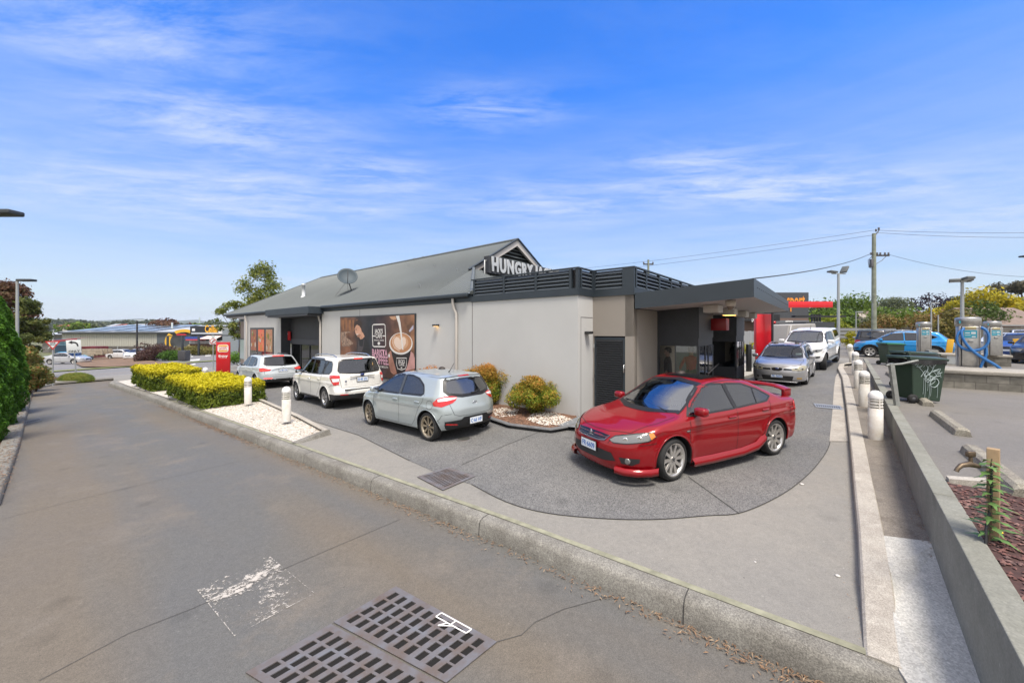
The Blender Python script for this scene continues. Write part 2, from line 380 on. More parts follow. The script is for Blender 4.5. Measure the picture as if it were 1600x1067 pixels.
def crv(q, k=5):
    q = [Vector(a) for a in q]; out = []
    for i in range(len(q)-1):
        p0, p1, p2, p3 = q[max(i-1, 0)], q[i], q[i+1], q[min(i+2, len(q)-1)]
        for j in range(k): t = j/k; c = .5*((2*p1)+(p2-p0)*t+(2*p0-5*p1+4*p2-p3)*t*t+(3*p1-p0-3*p2+p3)*t**3); out.append((c.x, c.y))
    return out+[tuple(q[-1])]
agg0 = agg[:5]; agg1 = crv(agg[5:]); agg = agg0+agg1
tail_ = [tuple(bw(b, s)[:2]) for b, s in ((17.5, -6.2), (19, -1.5), (4, -1.0), (.4, .3), (-.2, 8), (-.2, 31), (-3.2, 31))]
agg_poly = agg+tail_
struct(drape('turning_lane', agg_poly, .005, A_LANE))
jm = mat('joint_dark', (.05, .048, .045), .95)
def ribbon(name, pts, w, off, m, step=.4):
    r = resample(pts, step); a = offset_line(r, w/2); b = offset_line(r, -w/2); k = len(r)
    mb = MB().add([(p.x, p.y, T(p.x)+off) for p in a]+[(p.x, p.y, T(p.x)+off) for p in b], [(k+i, k+i+1, i+1, i) for i in range(k-1)]); return mb.build(name, m)
struct(ribbon('lane_joint', agg[:4], .012, .010, jm)); struct(ribbon('lane_joint', agg1[:62], .012, .010, jm))
struct(ribbon('lane_joint', [gp(846, 674), gp(790, 696), gp(721, 727)], .014, .010, jm)); struct(ribbon('lane_joint', [gp(1075, 745), gp(1155, 803)], .014, .010, jm))
for q in ([(0, 812), (120, 781), (200, 762), (300, 738), (405, 713)], [(60, 1064), (200, 990), (300, 951), (420, 899), (520, 856), (626, 811)], [(776, 1003), (815, 992), (836, 972), (880, 952), (960, 930)]):
    struct(ribbon('driveway_joint', [gp(a, b, -.2) for a, b in q], .007, -.194, mat('joint_soft', (.085, .08, .073), .95)))
pm = bpy.data.materials.new('worn_white_paint'); pm.use_nodes = True; nt = pm.node_tree; N = nt.nodes; L = nt.links
g = N.new('ShaderNodeNewGeometry'); n1 = N.new('ShaderNodeTexNoise'); n1.inputs['Scale'].default_value = 20; n1.inputs['Detail'].default_value = 10; n1.inputs['Roughness'].default_value = .8; L.new(g.outputs[0], n1.inputs['Vector'])
uvn = N.new('ShaderNodeAttribute'); uvn.attribute_name = 'wear'
ma = N.new('ShaderNodeMath'); ma.operation = 'ADD'; L.new(n1.outputs['Fac'], ma.inputs[0]); L.new(uvn.outputs['Fac'], ma.inputs[1])
rr_ = N.new('ShaderNodeMapRange'); rr_.inputs['From Min'].default_value = .99; rr_.inputs['From Max'].default_value = 1.0; L.new(ma.outputs[0], rr_.inputs['Value'])
tr_ = N.new('ShaderNodeBsdfTransparent'); mx_ = N.new('ShaderNodeMixShader'); L.new(rr_.outputs[0], mx_.inputs[0]); L.new(tr_.outputs[0], mx_.inputs[1]); L.new(N['Principled BSDF'].outputs[0], mx_.inputs[2]); L.new(mx_.outputs[0], N['Material Output'].inputs['Surface'])
N['Principled BSDF'].inputs['Base Color'].default_value = (.44, .41, .37, 1); N['Principled BSDF'].inputs['Roughness'].default_value = .9
pc = [Vector(gp(308, 922, -.2)), Vector(gp(366, 994, -.2)), Vector(gp(492, 927, -.2)), Vector(gp(420, 868, -.2))]; far_ = [Vector(gp(322, 857, -.2)), Vector(gp(418, 850, -.2))]
V = []; wv = []; n_ = 60
for j in range(n_+1):
    for i in range(n_+1):
        a = i/n_; b = j/n_; p = pc[0].lerp(pc[1], b).lerp(pc[3].lerp(pc[2], b), a); V.append((p.x, p.y, T(p.x)-.194))
        e = min(a, 1-a, b, 1-b); band = math.exp(-((b-.28-.05*math.sin(a*5))/.24)**2)*(.49-.06*abs(a-.55))+math.exp(-(((a-.2)**2+(b-.8)**2)/.02))*.33+math.exp(-(((a-.62)**2+(b-.75)**2)/.03))*.34
        wv.append(max(band, .47 if (e < .008 and (b > .01)) else 0, .37+.04*math.sin(7*a+5*b))+.04)
me = MB().add(V, [(j*(n_+1)+i, (j+1)*(n_+1)+i, (j+1)*(n_+1)+i+1, j*(n_+1)+i+1) for j in range(n_) for i in range(n_)]).mesh('painted_marking', pm)
at_ = me.attributes.new('wear', 'FLOAT', 'POINT'); at_.data.foreach_set('value', wv); struct(link('painted_marking', me))
kk = [Vector((5.2, KY(5.2)))]+kf[1:]
struct(kerb('kerb', kk, [(0, -.08), (-.012, .0), (-.03, .155), (-.055, .188), (-.09, .205), (-.19, .212), (-.27, .206), (-.285, .18)], -.2, M_KERB, .35))
kj = MB(); kp = [(.004, -.02), (-.009, .0), (-.027, .158), (-.053, .191), (-.09, .208), (-.19, .215), (-.27, .209)]; d_ = (kk[1]-kk[0]).normalized()
for i in range(13):
    c = Vector((2.55, KY(2.55)))+d_*(1.35+2.42*i)+KN*0; a = [(c-KN*s_-d_*.005, h_) for s_, h_ in kp]; b = [(c-KN*s_+d_*.005, h_) for s_, h_ in kp]; T0 = T(c.x)-.2
    kj.add([(p.x, p.y, T0+h_) for p, h_ in a+b], [(q, q+1, 8+q, 7+q) for q in range(6)])
struct(kj.build('kerb_joint', jm))
struct(ribbon('kerb_lichen_strip', offset_line(resample(kk[:4], .4), -.24), .075, .0155, mat('lichen_paint', (.27, .265, .19), .95, var=.35, vscale=7), .4))
struct(kerb('kerb', lk[1:], [(0, -.05), (.015, .10), (.05, .125), (.30, .13), (.32, .0)], -.2, M_KERB, .5))
oc = [Vector(gp(*q, .14)) for q in [(1390, 1066), (1352, 992), (1342.5, 826), (1330.6, 702.5), (1322.6, 631), (1316, 588.5)]]+[Vector((15.1, 17.8)), Vector((16.2, 19.0)), Vector((17.3, 19.3))]
oc[0] = oc[1]+(oc[1]-oc[2]).normalized()*.03
OKB = struct(kerb('outer_kerb', oc, [(.015, -.02), (.006, .12), (-.012, .138), (-.10, .142), (-.19, .142), (-.20, .13)], 0, M_KERBL, .4, False))
gl = [Vector(gp(*q)) for q in [(1296, 690), (1301, 640), (1303, 606), (1306, 588), (1316, 572)]]
gi = [Vector(gp(*q)) for q in [(1326, 690), (1319, 640), (1314, 606), (1315, 590), (1325, 572)]]
struct(drape('gutter_strip', [tuple(p) for p in gl]+[tuple(p) for p in gi[::-1]], .011, M_KERBL))
wl = [Vector((2.6, 2.0)), Vector((4.21, 3.835)), Vector((20, 21.86))]      # left edge of the retaining wall
WD = Vector((.659, .752)); WN = Vector((.752, -.659))
wl[0] = wl[1]-WD*3.2
st = [tuple(p+WN*.02) for p in [oc[2]]]+[tuple(p) for p in offset_line(oc[2:7], -.17)]+[(17.2, 18.9)]+[tuple(wl[1]+WD*s+WN*.03) for s in (19.5, 8, 0, -1)]
ocr = offset_line(oc, -.17)
split = Vector(gp(1459, 846, .13)); sp2 = Vector(gp(1376, 836, .135))
far = [tuple(sp2)]+[tuple(p) for p in ocr[3:7]]+[(17.3, 18.9)]+[tuple(wl[1]+WD*s+WN*.03) for s in (19.5, 8, .3)]+[tuple(split+WN*.05)]
struct(drape('verge_strip', far, .128, M_STRIP)); APR = struct(drape('verge_apron', [tuple(ocr[1]-WD*.05), tuple(ocr[1]), *[tuple(ocr[1].lerp(ocr[2], q_)) for q_ in (.3, .6)], tuple(ocr[2]), tuple(sp2), tuple(split+WN*.05), tuple(wl[0]+WN*.04)], .137, M_PALE, skirt=.3))
for ob in (APR, OKB):      # both ramp down to meet the long kerb
    for v in ob.data.vertices:
        d_ = (v.co.y-(KY(v.co.x)+.36))*.79; v.co.z -= .115*max(0, min(1, 1-d_/.9))
cp = [tuple(wl[0]+WN*.1), tuple(wl[2]+WN*.1), (19.8, 27), (17, 46), (80, 46), (80, -4), (4, -4)]
struct(drape('car_park', [tuple(map(float, p)) for p in cp], 0, A_PARK, flat=.725))
tip = G(515, 672, .1); isl = [tuple(p+KN*.27) for p in [Vector((-5.05, KY(-5.05))), Vector((-10, KY(-10))), Vector((-16, KY(-16))), Vector((-21, KY(-21)-.15)), Vector((-24.2, 23.2))]]
lanes = [gp(515, 672, .1), gp(470, 649, .1), gp(414, 625, .1), (-12.0, 16.6), (-16.5, 20.4), (-21.5, 25.2), (-24.4, 26.4)]
pebm = bpy.data.materials.new('white_pebbles'); pebm.use_nodes = True; nt = pebm.node_tree; N = nt.nodes; L = nt.links; p = N['Principled BSDF']
g = N.new('ShaderNodeNewGeometry'); v = N.new('ShaderNodeTexVoronoi'); v.inputs['Scale'].default_value = 26; L.new(g.outputs[0], v.inputs['Vector'])
cr = N.new('ShaderNodeValToRGB'); e = cr.color_ramp.elements; e[0].color = (.20, .16, .12, 1); e[1].color = (.60, .56, .50, 1); e[1].position = .42; bwn = N.new('ShaderNodeRGBToBW'); L.new(v.outputs['Color'], bwn.inputs[0]); L.new(bwn.outputs[0], cr.inputs[0]); L.new(cr.outputs[0], p.inputs['Base Color'])
bp = N.new('ShaderNodeBump'); bp.invert = True; bp.inputs['Distance'].default_value = .03; bp.inputs['Strength'].default_value = 1; L.new(v.outputs['Distance'], bp.inputs['Height']); L.new(bp.outputs[0], p.inputs['Normal']); p.inputs['Roughness'].default_value = .8
ip = isl+lanes[::-1]
o = drape('gravel_bed', ip, .028, pebm); struct(o)
def pebbles(name, poly, off, n, size, m, flat=None, hgt=.6):
    xs_ = [p[0] for p in poly]; ys_ = [p[1] for p in poly]; Pn = np.stack([RNG.uniform(min(xs_), max(xs_), n*4), RNG.uniform(min(ys_), max(ys_), n*4)], 1); Pn = Pn[in_poly(Pn, poly)][:n]
    z = (np.interp(Pn[:, 0], TX, TZ)+off) if flat is None else np.full(len(Pn), flat)
    base = np.array([(1, 0, 0), (0, 1, 0), (-1, 0, 0), (0, -1, 0), (0, 0, 1), (0, 0, -1)], float); fc = np.array([(0, 1, 4), (1, 2, 4), (2, 3, 4), (3, 0, 4), (1, 0, 5), (2, 1, 5), (3, 2, 5), (0, 3, 5)])
    nn = len(Pn); s = size*RNG.uniform(.5, 1.3, (nn, 1, 1)); a = RNG.uniform(0, 6.28, nn); ca, sa = np.cos(a), np.sin(a)
    B = base[None]*s*np.stack([RNG.uniform(.7, 1.3, nn), RNG.uniform(.7, 1.3, nn), RNG.uniform(.4, .9, nn)*hgt], 1)[:, None, :]; B = B+RNG.normal(0, size*.12, B.shape)
    X = B[..., 0]*ca[:, None]-B[..., 1]*sa[:, None]+Pn[:, None, 0]; Y = B[..., 0]*sa[:, None]+B[..., 1]*ca[:, None]+Pn[:, None, 1]; Z = B[..., 2]+z[:, None]
    V = np.stack([X, Y, Z], -1).reshape(-1, 3); Fq = (fc[None]+6*np.arange(nn)[:, None, None]).reshape(-1, 3)
    me = npmesh(name, V, Fq, m, smooth=False); a = me.attributes.new('rnd', 'FLOAT', 'FACE'); a.data.foreach_set('value', np.repeat(RNG.uniform(0, 1, nn), 8).astype(np.float32)); return link(name, me)
def peb_mat(name, cols):
    m = bpy.data.materials.new(name); m.use_nodes = True; nt = m.node_tree; N = nt.nodes; a = N.new('ShaderNodeAttribute'); a.attribute_name = 'rnd'; cr = N.new('ShaderNodeValToRGB'); el = cr.color_ramp.elements
    while len(el) < len(cols): el.new(.5)
    for i, c in enumerate(cols): el[i].position = i/(len(cols)-1); el[i].color = (*c, 1)
    nt.links.new(a.outputs['Fac'], cr.inputs[0]); nt.links.new(cr.outputs[0], N['Principled BSDF'].inputs['Base Color']); N['Principled BSDF'].inputs['Roughness'].default_value = .85; return m
WHITEP = peb_mat('pebble_white', [(.30, .22, .14), (.58, .53, .46), (.68, .64, .58), (.50, .46, .40), (.70, .67, .62)])
pl = [gp(515, 672, .1), gp(470, 649, .1), gp(414, 625, .1), (-12.0, 16.6), (-13.5, 15.4), (-10.3, 12.9), (-5.2, 8.9)]
tag(pebbles('white_pebbles', pl, .035, 9000, .022, WHITEP), 'loose white pebbles covering the island beside the hedges', 'pebbles', kind='stuff')
struct(kerb('island_kerb', [Vector(p) for p in [(lanes[0][0]+.0, lanes[0][1]+.0)]+lanes[1:]], [(.0, -.02), (0, .10), (.02, .12), (.10, .125), (.12, .09)], 0, M_KERBL, .5))
a_ = Vector(lanes[0]); b_ = Vector((-4.95, KY(-4.95)))+KN*.24
mb = MB(); tz = T(-4.5)
mb.add([(a_.x, a_.y, tz+.125), (b_.x, b_.y, tz+.02), (b_.x+.06, b_.y+.05, tz-.01), (a_.x+.06, a_.y-.02, tz-.02), (a_.x-.1, a_.y+.02, tz+.125), (b_.x-.12, b_.y+.02, tz+.03)], [(0, 1, 2, 3), (4, 5, 1, 0)][::1]); struct(mb.build('island_nose', M_KERB))
gk = [gp(*q, .11) for q in [(905, 660), (860, 668), (800, 661), (772, 652), (740, 632), (700, 612)]]
gb = [tuple(bw(0, .05)[:2]), tuple(bw(0, 8)[:2])]+gk[::-1]
struct(drape('garden_bed', gb, .085, mat('bark_mulch_base', (.15, .085, .055), .95, var=.5, vscale=14, bump=.6, bscale=40)))
struct(kerb('garden_kerb', [Vector(p) for p in gk], [(.13, .08), (.12, .115), (.03, .115), (0, .10), (-.02, -.02)], 0, asphalt('dark_kerb', (.16, .165, .17), (.12, .12, .125), (.20, .20, .20), 1.5, .85, 120, .3, .2), .25))
tag(pebbles('white_pebbles', [gp(*q, .1) for q in [(890, 664), (850, 664), (822, 655), (838, 641), (870, 645), (899, 657)]], .095, 900, .026, WHITEP), 'patch of white pebbles at the foot of the beige wall corner', 'pebbles', kind='stuff')
tag(pebbles('white_pebbles', [gp(*q, .1) for q in [(776, 651), (768, 640), (785, 636), (812, 640), (805, 650)]], .095, 260, .026, WHITEP), 'white pebbles showing between the two orange tipped shrubs', 'pebbles', kind='stuff')
BARKP = peb_mat('bark_chip', [(.09, .045, .025), (.20, .10, .06), (.28, .16, .10), (.15, .08, .05)])
tag(pebbles('bark_chips', gb, .09, 5000, .022, BARKP), 'brown bark chips under the orange tipped shrubs', 'mulch', kind='stuff')
struct(drape('corner_slab', [gp(*q, .11) for q in [(872, 664), (904, 650), (930, 648), (930, 668), (905, 668)]], .105, mat('grey_slab', (.17, .18, .19), .9, var=.2)))
sb = [tuple(wl[1]+WD*(-2.9)+WN*.16), tuple(wl[1]+WD*.55+WN*.16), (5.6, 3.55), (9, 2.2), (9, 0)]
struct(drape('scoria_bed', sb, 0, mat('scoria_base', (.07, .035, .03), .95, var=.4, vscale=20, bump=.5), flat=.735))
SCO = peb_mat('scoria', [(.06, .03, .03), (.15, .065, .055), (.20, .10, .085), (.10, .06, .055), (.24, .14, .12)])
tag(pebbles('scoria_chips', sb, 0, 9000, .019, SCO, flat=.745, hgt=.8), 'dark red scoria chips in the bed beside the retaining wall', 'gravel', kind='stuff')
mb = MB(); p0 = Vector(wl[1]+WD*.58+WN*.18); mb.add([(*p0, .72), (*(p0+Vector((1.9, -.45))), .72), (*(p0+Vector((1.93, -.33))), .72), (*(p0+Vector((.08, .1))), .72), (*p0, .775), (*(p0+Vector((1.9, -.45))), .775), (*(p0+Vector((1.93, -.33))), .775), (*(p0+Vector((.08, .1))), .775)], [(4, 5, 6, 7), (0, 1, 5, 4), (3, 7, 6, 2), (0, 4, 7, 3)]); struct(mb.build('bed_edging', M_KERBL))
def wall_run(name, a, b, z0, z1, th, m):
    d = (b-a).normalized(); n = Vector((d.y, -d.x)); mb = MB(); mb.prism([tuple(a), tuple(b), tuple(b+n*th), tuple(a+n*th)], z0, z1); return mb.build(name, m, None, .008)
w_ = E('retaining_wall', 'long low pale concrete retaining wall between the bollards and the car park', 'wall', (0, 0, 0))
pj = wl[1]+WD*.03
for a, b in ((wl[0], pj-WD*.006), (pj+WD*.006, wl[1]+WD*12), (wl[1]+WD*12.01, wl[2])):
    q = wall_run('wall_panel', a, b, -.3 if a is wl[0] else -.3, .75 if b is not wl[2] else .78, .157, M_WALLC); q.parent = w_
def slot_grate(name, label, corners, off, nu, nv, bar=.35, barv=.3, m=None, frame=.05, th=.012, extra=None):
    """a cast cover: frame and bars with open slots over a flat sheet painted black for the pit"""
    m = m or mat('cast_iron', (.155, .16, .175), .6, .35, var=.4, vscale=5, dark=(.15, .11, .085)); A, B, C_, D = [Vector(c) for c in corners]
    o = E(name, label, 'drain cover', (A.x, A.y, T(A.x)+off)); ax = A
    def P(u, v, z): q = A.lerp(B, u).lerp(D.lerp(C_, u), v); return (q.x-ax.x, q.y-ax.y, T(q.x)-T(ax.x)+z)
    pit_shade = MB(); pit_shade.quad(P(0, 0, .003), P(1, 0, .003), P(1, 1, .003), P(0, 1, .003)); pit_shade.build('pit_shade', mat('pit_shade_black', (.008, .007, .006), 1), o)  # flat black sheet stands in for the shade below the slots
    lu = (B-A).length; lv = (D-A).length; fu = frame/lu; fv = frame/lv; g_ = MB()
    def cell(u0, u1, v0, v1):
        a = [P(u0, v0, th), P(u1, v0, th), P(u1, v1, th), P(u0, v1, th)]; b = [P(u0, v0, .004), P(u1, v0, .004), P(u1, v1, .004), P(u0, v1, .004)]
        g_.add(a+b, [(0, 1, 2, 3), (0, 4, 5, 1), (1, 5, 6, 2), (2, 6, 7, 3), (3, 7, 4, 0)])
    cell(0, 1, 0, fv); cell(0, 1, 1-fv, 1); cell(0, fu, fv, 1-fv); cell(1-fu, 1, fv, 1-fv)
    pu = (1-2*fu)/nu; pv = (1-2*fv)/nv
    for i in range(nu+1): cell(fu+(i-(bar/2 if i else 0))*pu, fu+(i+(bar/2 if i < nu else 0))*pu, fv, 1-fv)
    for j in range(nv+1):
        for i in range(nu): cell(fu+(i+bar/2)*pu, fu+(i+1-bar/2)*pu, fv+(j-(barv/2 if j else 0))*pv, fv+(j+(barv/2 if j < nv else 0))*pv)
    g_.build('grate', m, o); return o, P
q = lambda x, y: gp(x, y, -.2)
o, Pg = slot_grate('drain_grate', 'large cast iron slotted grate with a white painted mark in the driveway', [q(521, 973), q(618.7, 917), q(776, 1004), q(697, 1068)], -.2, 4, 10, .17, .46)
mb = MB(); wp = mat('mark_white', (.68, .66, .62), .8)
def mark(p0, p1, w=.014):
    a = Vector(Pg(*p0, .0155)); b = Vector(Pg(*p1, .0155)); d = (b-a).normalized(); n = Vector((-d.y, d.x, 0))*w/2; mb.quad(a-n, b-n, b+n, a+n)
for a, b in (((.86, .52), (.86, .80)), ((.97, .52), (.97, .80)), ((.86, .52), (.97, .52)), ((.86, .66), (.97, .66)), ((.86, .80), (.97, .80)), ((.86, .63), (.74, .60)), ((.86, .68), (.74, .60))): mark(a, b)
mb.build('painted_mark', wp, o)
slot_grate('drain_grate', 'large cast iron slotted grate at the bottom edge, nearer of the two in the driveway', [q(384, 1052), q(517, 976), q(693, 1071), q(560, 1160)], -.2, 4, 10, .17, .46)
slot_grate('drain_grate', 'square rusty brown grate set in the lane joint near the kerb', [gp(652, 746), gp(700, 731), gp(743, 745), gp(692, 767)], .006, 3, 12, .10, .5, frame=.06)
slot_grate('drain_grate', 'small pale slotted drain by the outer kerb behind the red car', [gp(1271, 631), gp(1313, 635), gp(1317, 641), gp(1275, 637)], .010, 11, 1, .5, .5, mat('galvanised', (.42, .43, .42), .5, .7), .03)
slot_grate('drain_grate', 'narrow slotted drain at the left edge of the driveway beside the tall hedge', [q(22, 662), q(62, 653), q(66, 657), q(25, 667)], -.2, 12, 1, .5, .5, mat('galvanised_dark', (.2, .2, .2), .6, .5), .03)
m_ = G(725, 686); o = E('manhole_cover', 'small round metal cover in the lane behind the silver hatchback', 'manhole cover', (m_.x, m_.y, m_.z+.006)); mb = MB(); mb.lathe([(.17, 0), (.17, .006), (.145, .007)], 28); mb.build('rim', mat('cast_iron', (0, 0, 0)), o); mb = MB(); mb.lathe([(.143, .003), (0, .004)], 28); mb.build('lid', mat('lid_dark', (.05, .05, .045), .7), o)
LIT = peb_mat('dry_litter', [(.20, .11, .06), (.30, .19, .11), (.14, .08, .05), (.36, .27, .18)])
def litter(label, line, w, n, off, size=.02, name='leaf_litter', mt=None):
    r = resample([Vector(p) for p in line], .05); rows = offset_line(r, 0); P = []
    idx = RNG.integers(0, len(r), n); nr = offset_line(r, 1.0); jt = RNG.normal(0, .06, (n, 2))*np.array([.79, -.61])
    dens = np.array([.3+abs(math.sin(i*.031)+math.sin(i*.011+1)) for i in idx]); keep = RNG.uniform(0, 2, n) < dens; idx = idx[keep]; jt = jt[keep]
    a = np.array([tuple(r[i]) for i in idx]); b = np.array([tuple(nr[i]) for i in idx])-a; k = np.abs(RNG.normal(0, .5, len(idx)))*w; xy = a+jt+b*k[:, None]
    z = np.interp(xy[:, 0], TX, TZ)+off+RNG.uniform(0, .01, len(idx)); Pn = np.column_stack([xy, z]); Nn = np.tile([0, 0, 1.], (len(Pn), 1))
    V, Fq = leaves(Pn, Nn, size, .22, .35); me = npmesh(name, V, Fq, mt or LIT, smooth=False); at2 = me.attributes.new('rnd', 'FLOAT', 'FACE'); at2.data.foreach_set('value', RNG.uniform(0, 1, len(Fq)).astype(np.float32))
    return tag(link(name, me), label, 'leaf litter', kind='stuff')
litter('dry brown leaf litter lying in the gutter along the long kerb', [(p.x, p.y) for p in kk[:4]][::1], .12, 6500, -.188, .022)
litter('brown needles on the kerb foot beside the tall hedge', [tuple(p) for p in lk[1:5]], .45, 2600, -.065, .03)
litter('brown leaves along the foot of the retaining wall', [tuple(wl[1]+WD*s-WN*.01) for s in (9, 5, 1.5, -.2)], .13, 3600, .135, .016)
litter('brown leaves caught beside the kerb near the pale apron', [tuple(p) for p in oc[1:5]], .03, 300, .012, .012)
def ca(c, a): return (U.x*c+Vv.x*a, U.y*c+Vv.y*a)
struct(drape('street', [ca(-60, 40.8), ca(150, 40.8), ca(150, 53.8), ca(-60, 53.8)], -.09, A_ROAD, 6))
struct(drape('footpath', [ca(6.6, 37.6), ca(60, 37.6), ca(60, 40.6), ca(-1.5, 40.6), ca(-1.5, 38.3), ca(3, 38.3)], -.03, A_CONC, 6, skirt=.1))
struct(drape('grass_verge', [ca(-60, 53.9), ca(12.2, 53.9), ca(12.2, 56.2), ca(-60, 56.2)], -.02, mat('dry_grass', (.17, .19, .06), .95, var=.4, vscale=1.2, bump=.5), 6))
struct(drape('shop_car_park', [ca(-70, 56.3), ca(120, 56.3), ca(120, 100), ca(-70, 100)], -.10, A_ROAD, 8))
mulch = mat('brown_mulch', (.19, .12, .075), .95, var=.45, vscale=1.2, bump=.6, bscale=8)
struct(drape('mulch_bed', [gp(*q) for q in [(118, 568), (132, 560), (150, 555.5), (190, 556.5), (222, 561.5), (262, 567.5), (300, 567.5), (292, 569.8), (230, 570.8), (160, 573.5), (128, 573)]], .03, mulch, 3))
for a, b in ((42.0, 42.12), (52.6, 52.72)): struct(drape('road_line', [ca(-60, a), ca(150, a), ca(150, b), ca(-60, b)], -.083, mat('road_white', (.6, .6, .58), .8), 6))
for pts in ([(292, 556.5), (302, 556), (301, 557.2), (291, 557.6)], [(321, 555), (330, 554.6), (329, 556), (320, 556.3)], [(296, 562), (313, 560.5), (311, 563), (297, 564)], [(292, 569.5), (305, 567.8), (306, 569.2), (294, 570.8)]):
    struct(drape('road_arrow', [gp(*q, -.08) for q in pts], -.083, mat('road_white', (.6, .6, .58), .8), 4))
struct(drape('concrete_apron', [ca(22, 55), ca(60, 55), ca(60, 57.2), ca(24, 57.2)], -.06, M_PALE, 6))
struct(drape('planting_bed', [tuple(p+Vector((-.25, -.05))) for p in lk[1:]]+[(-31, 28.5), (-45, 29), (-50, 38), (-40, 20), (-20, 4)], -.11, mat('bark_mulch_base', (0, 0, 0)), 3))
def smooth_curve(pts, w=.05, step=.01):
    xs = np.array([p[0] for p in pts], float); ys = np.array([p[1] for p in pts], float)
    g = np.arange(xs[0]-.5, xs[-1]+.5, step); v = np.interp(g, xs, ys)
    k = int(3*w/step); ker = np.exp(-.5*(np.arange(-k, k+1)*step/w)**2); ker /= ker.sum()
    v = np.convolve(np.pad(v, k, mode='edge'), ker, 'valid')
    return lambda q: np.interp(q, g, v)
def smax(a, b, k):
    h = np.maximum(k-np.abs(a-b), 0)/k
    return np.maximum(a, b)+h*h*k*.25
def make_F(S):
    zt = smooth_curve(S['zt'], S.get('zw', .06)); xf = smooth_curve(S['xf'], .035); xr = smooth_curve(S['xr'], .035)
    plan = smooth_curve(S['plan'], .12); belt = smooth_curve(S['belt'], .1); zb = smooth_curve(S['zb'], .06)
    wb = S['wb']/2; Rw = S['R']; Ra = S.get('Ra', Rw+.055); k = S.get('k', .5); tk = S.get('tuck', .10); fl = S.get('flare', .018)
    cr = S.get('crown', .05); cw = S.get('cw', .16); cn = S.get('cn', .22); crr = S.get('cr', .16); rr = S.get('round', .09)
    crease = S.get('crease', .72)
    def F(x, y, z, arch=True):
        ay = np.abs(y)
        c = cw*np.clip(x/.6, -1, 1)
        xe = x+c*ay*ay; t = zt(xe); sl = (zt(xe+.02)-zt(xe-.02))/.04
        A = (z-t+cr*ay*ay)/np.sqrt(1+sl*sl)
        u = z-belt(x); sp = .5*(u+np.sqrt(u*u+.0016))
        low = np.clip((crease-.22-z)/.5, 0, 1)
        W = plan(x)-k*sp-tk*low**2-.018/(1+np.exp(-u/.012))-.03*np.clip(z-crease, 0, .4)
        W = W+S.get('ca', .010)*np.exp(-((z-crease)/.04)**2)
        if fl:
            for s in (1, -1):
                r = np.sqrt((x-s*wb)**2+(z-Rw)**2); W = W+fl*np.exp(-np.clip((r-Ra)/.07, -9, 9)**2)*(z < belt(x))
        B = ay-W
        q = np.minimum(ay/.8, 1.3)
        C = x-(xf(z)-cn*q**3.2); D = (xr(z)+crr*q**3.2)-x
        d = smax(A, B, rr); d = smax(d, C, .10); d = smax(d, D, .09); d = smax(d, (zb(x)-z), .05)
        if arch:
            for s in (1, -1):
                g = np.maximum(np.sqrt((x-s*wb)**2+(z-Rw)**2)-Ra, .55-ay)
                d = np.maximum(d, -g)
        return d
    return F
def surface_net(F, lo, hi, h):
    ax = [np.arange(lo[i], hi[i]+h, h) for i in range(3)]
    X, Y, Z = np.meshgrid(*ax, indexing='ij'); S = F(X, Y, Z); ins = S < 0
    n = np.array(S.shape)-1
    cnt = np.zeros(tuple(n), int); acc = np.zeros(tuple(n)+(3,)); ne = np.zeros(tuple(n))
    for dx in (0, 1):
        for dy in (0, 1):
            for dz in (0, 1): cnt += ins[dx:n[0]+dx, dy:n[1]+dy, dz:n[2]+dz]
    act = (cnt > 0) & (cnt < 8)
    I = np.argwhere(act); ids = -np.ones(tuple(n), int); ids[act] = np.arange(len(I))
    P = np.zeros((len(I), 3)); Cn = np.zeros(len(I))
    for a in range(3):
        o = [b for b in range(3) if b != a]
        for p in (0, 1):
            for q in (0, 1):
                c0 = I.copy(); c0[:, o[0]] += p; c0[:, o[1]] += q; c1 = c0.copy(); c1[:, a] += 1
                s0 = S[tuple(c0.T)]; s1 = S[tuple(c1.T)]; m = (s0 < 0) != (s1 < 0)
                t = np.where(m, s0/np.where(m, s0-s1, 1), 0); pt = c0.astype(float); pt[:, a] += t
                P[m] += pt[m]; Cn[m] += 1
    P = P/Cn[:, None]*h+np.array(lo)
    Q = []
    for a in range(3):
        sl0 = [slice(None)]*3; sl1 = [slice(None)]*3; sl0[a] = slice(0, -1); sl1[a] = slice(1, None)
        m = ins[tuple(sl0)] != ins[tuple(sl1)]; E_ = np.argwhere(m); o = [(a+1) % 3, (a+2) % 3]
        ok = (E_[:, o[0]] > 0) & (E_[:, o[1]] > 0) & (E_[:, o[0]] < n[o[0]]) & (E_[:, o[1]] < n[o[1]]); E_ = E_[ok]
        inside0 = ins[tuple(E_.T)]; quad = []
        for p, q in ((-1, -1), (0, -1), (0, 0), (-1, 0)):
            c = E_.copy(); c[:, o[0]] += p; c[:, o[1]] += q; quad.append(ids[tuple(c.T)])
        quad = np.stack(quad, 1); quad[~inside0] = quad[~inside0][:, ::-1]; Q.append(quad)
    return P, np.concatenate(Q)
def grad(F, P, e=.004):
    x, y, z = P.T
    return np.stack([F(x+e, y, z)-F(x-e, y, z), F(x, y+e, z)-F(x, y-e, z), F(x, y, z+e)-F(x, y, z-e)], 1)/(2*e)
def snap(F, P, it=3):
    for _ in range(it):
        g = grad(F, P); f = F(*P.T); s = f/np.maximum((g*g).sum(1), .3); P = P-g*np.clip(s, -.02, .02)[:, None]
    return P
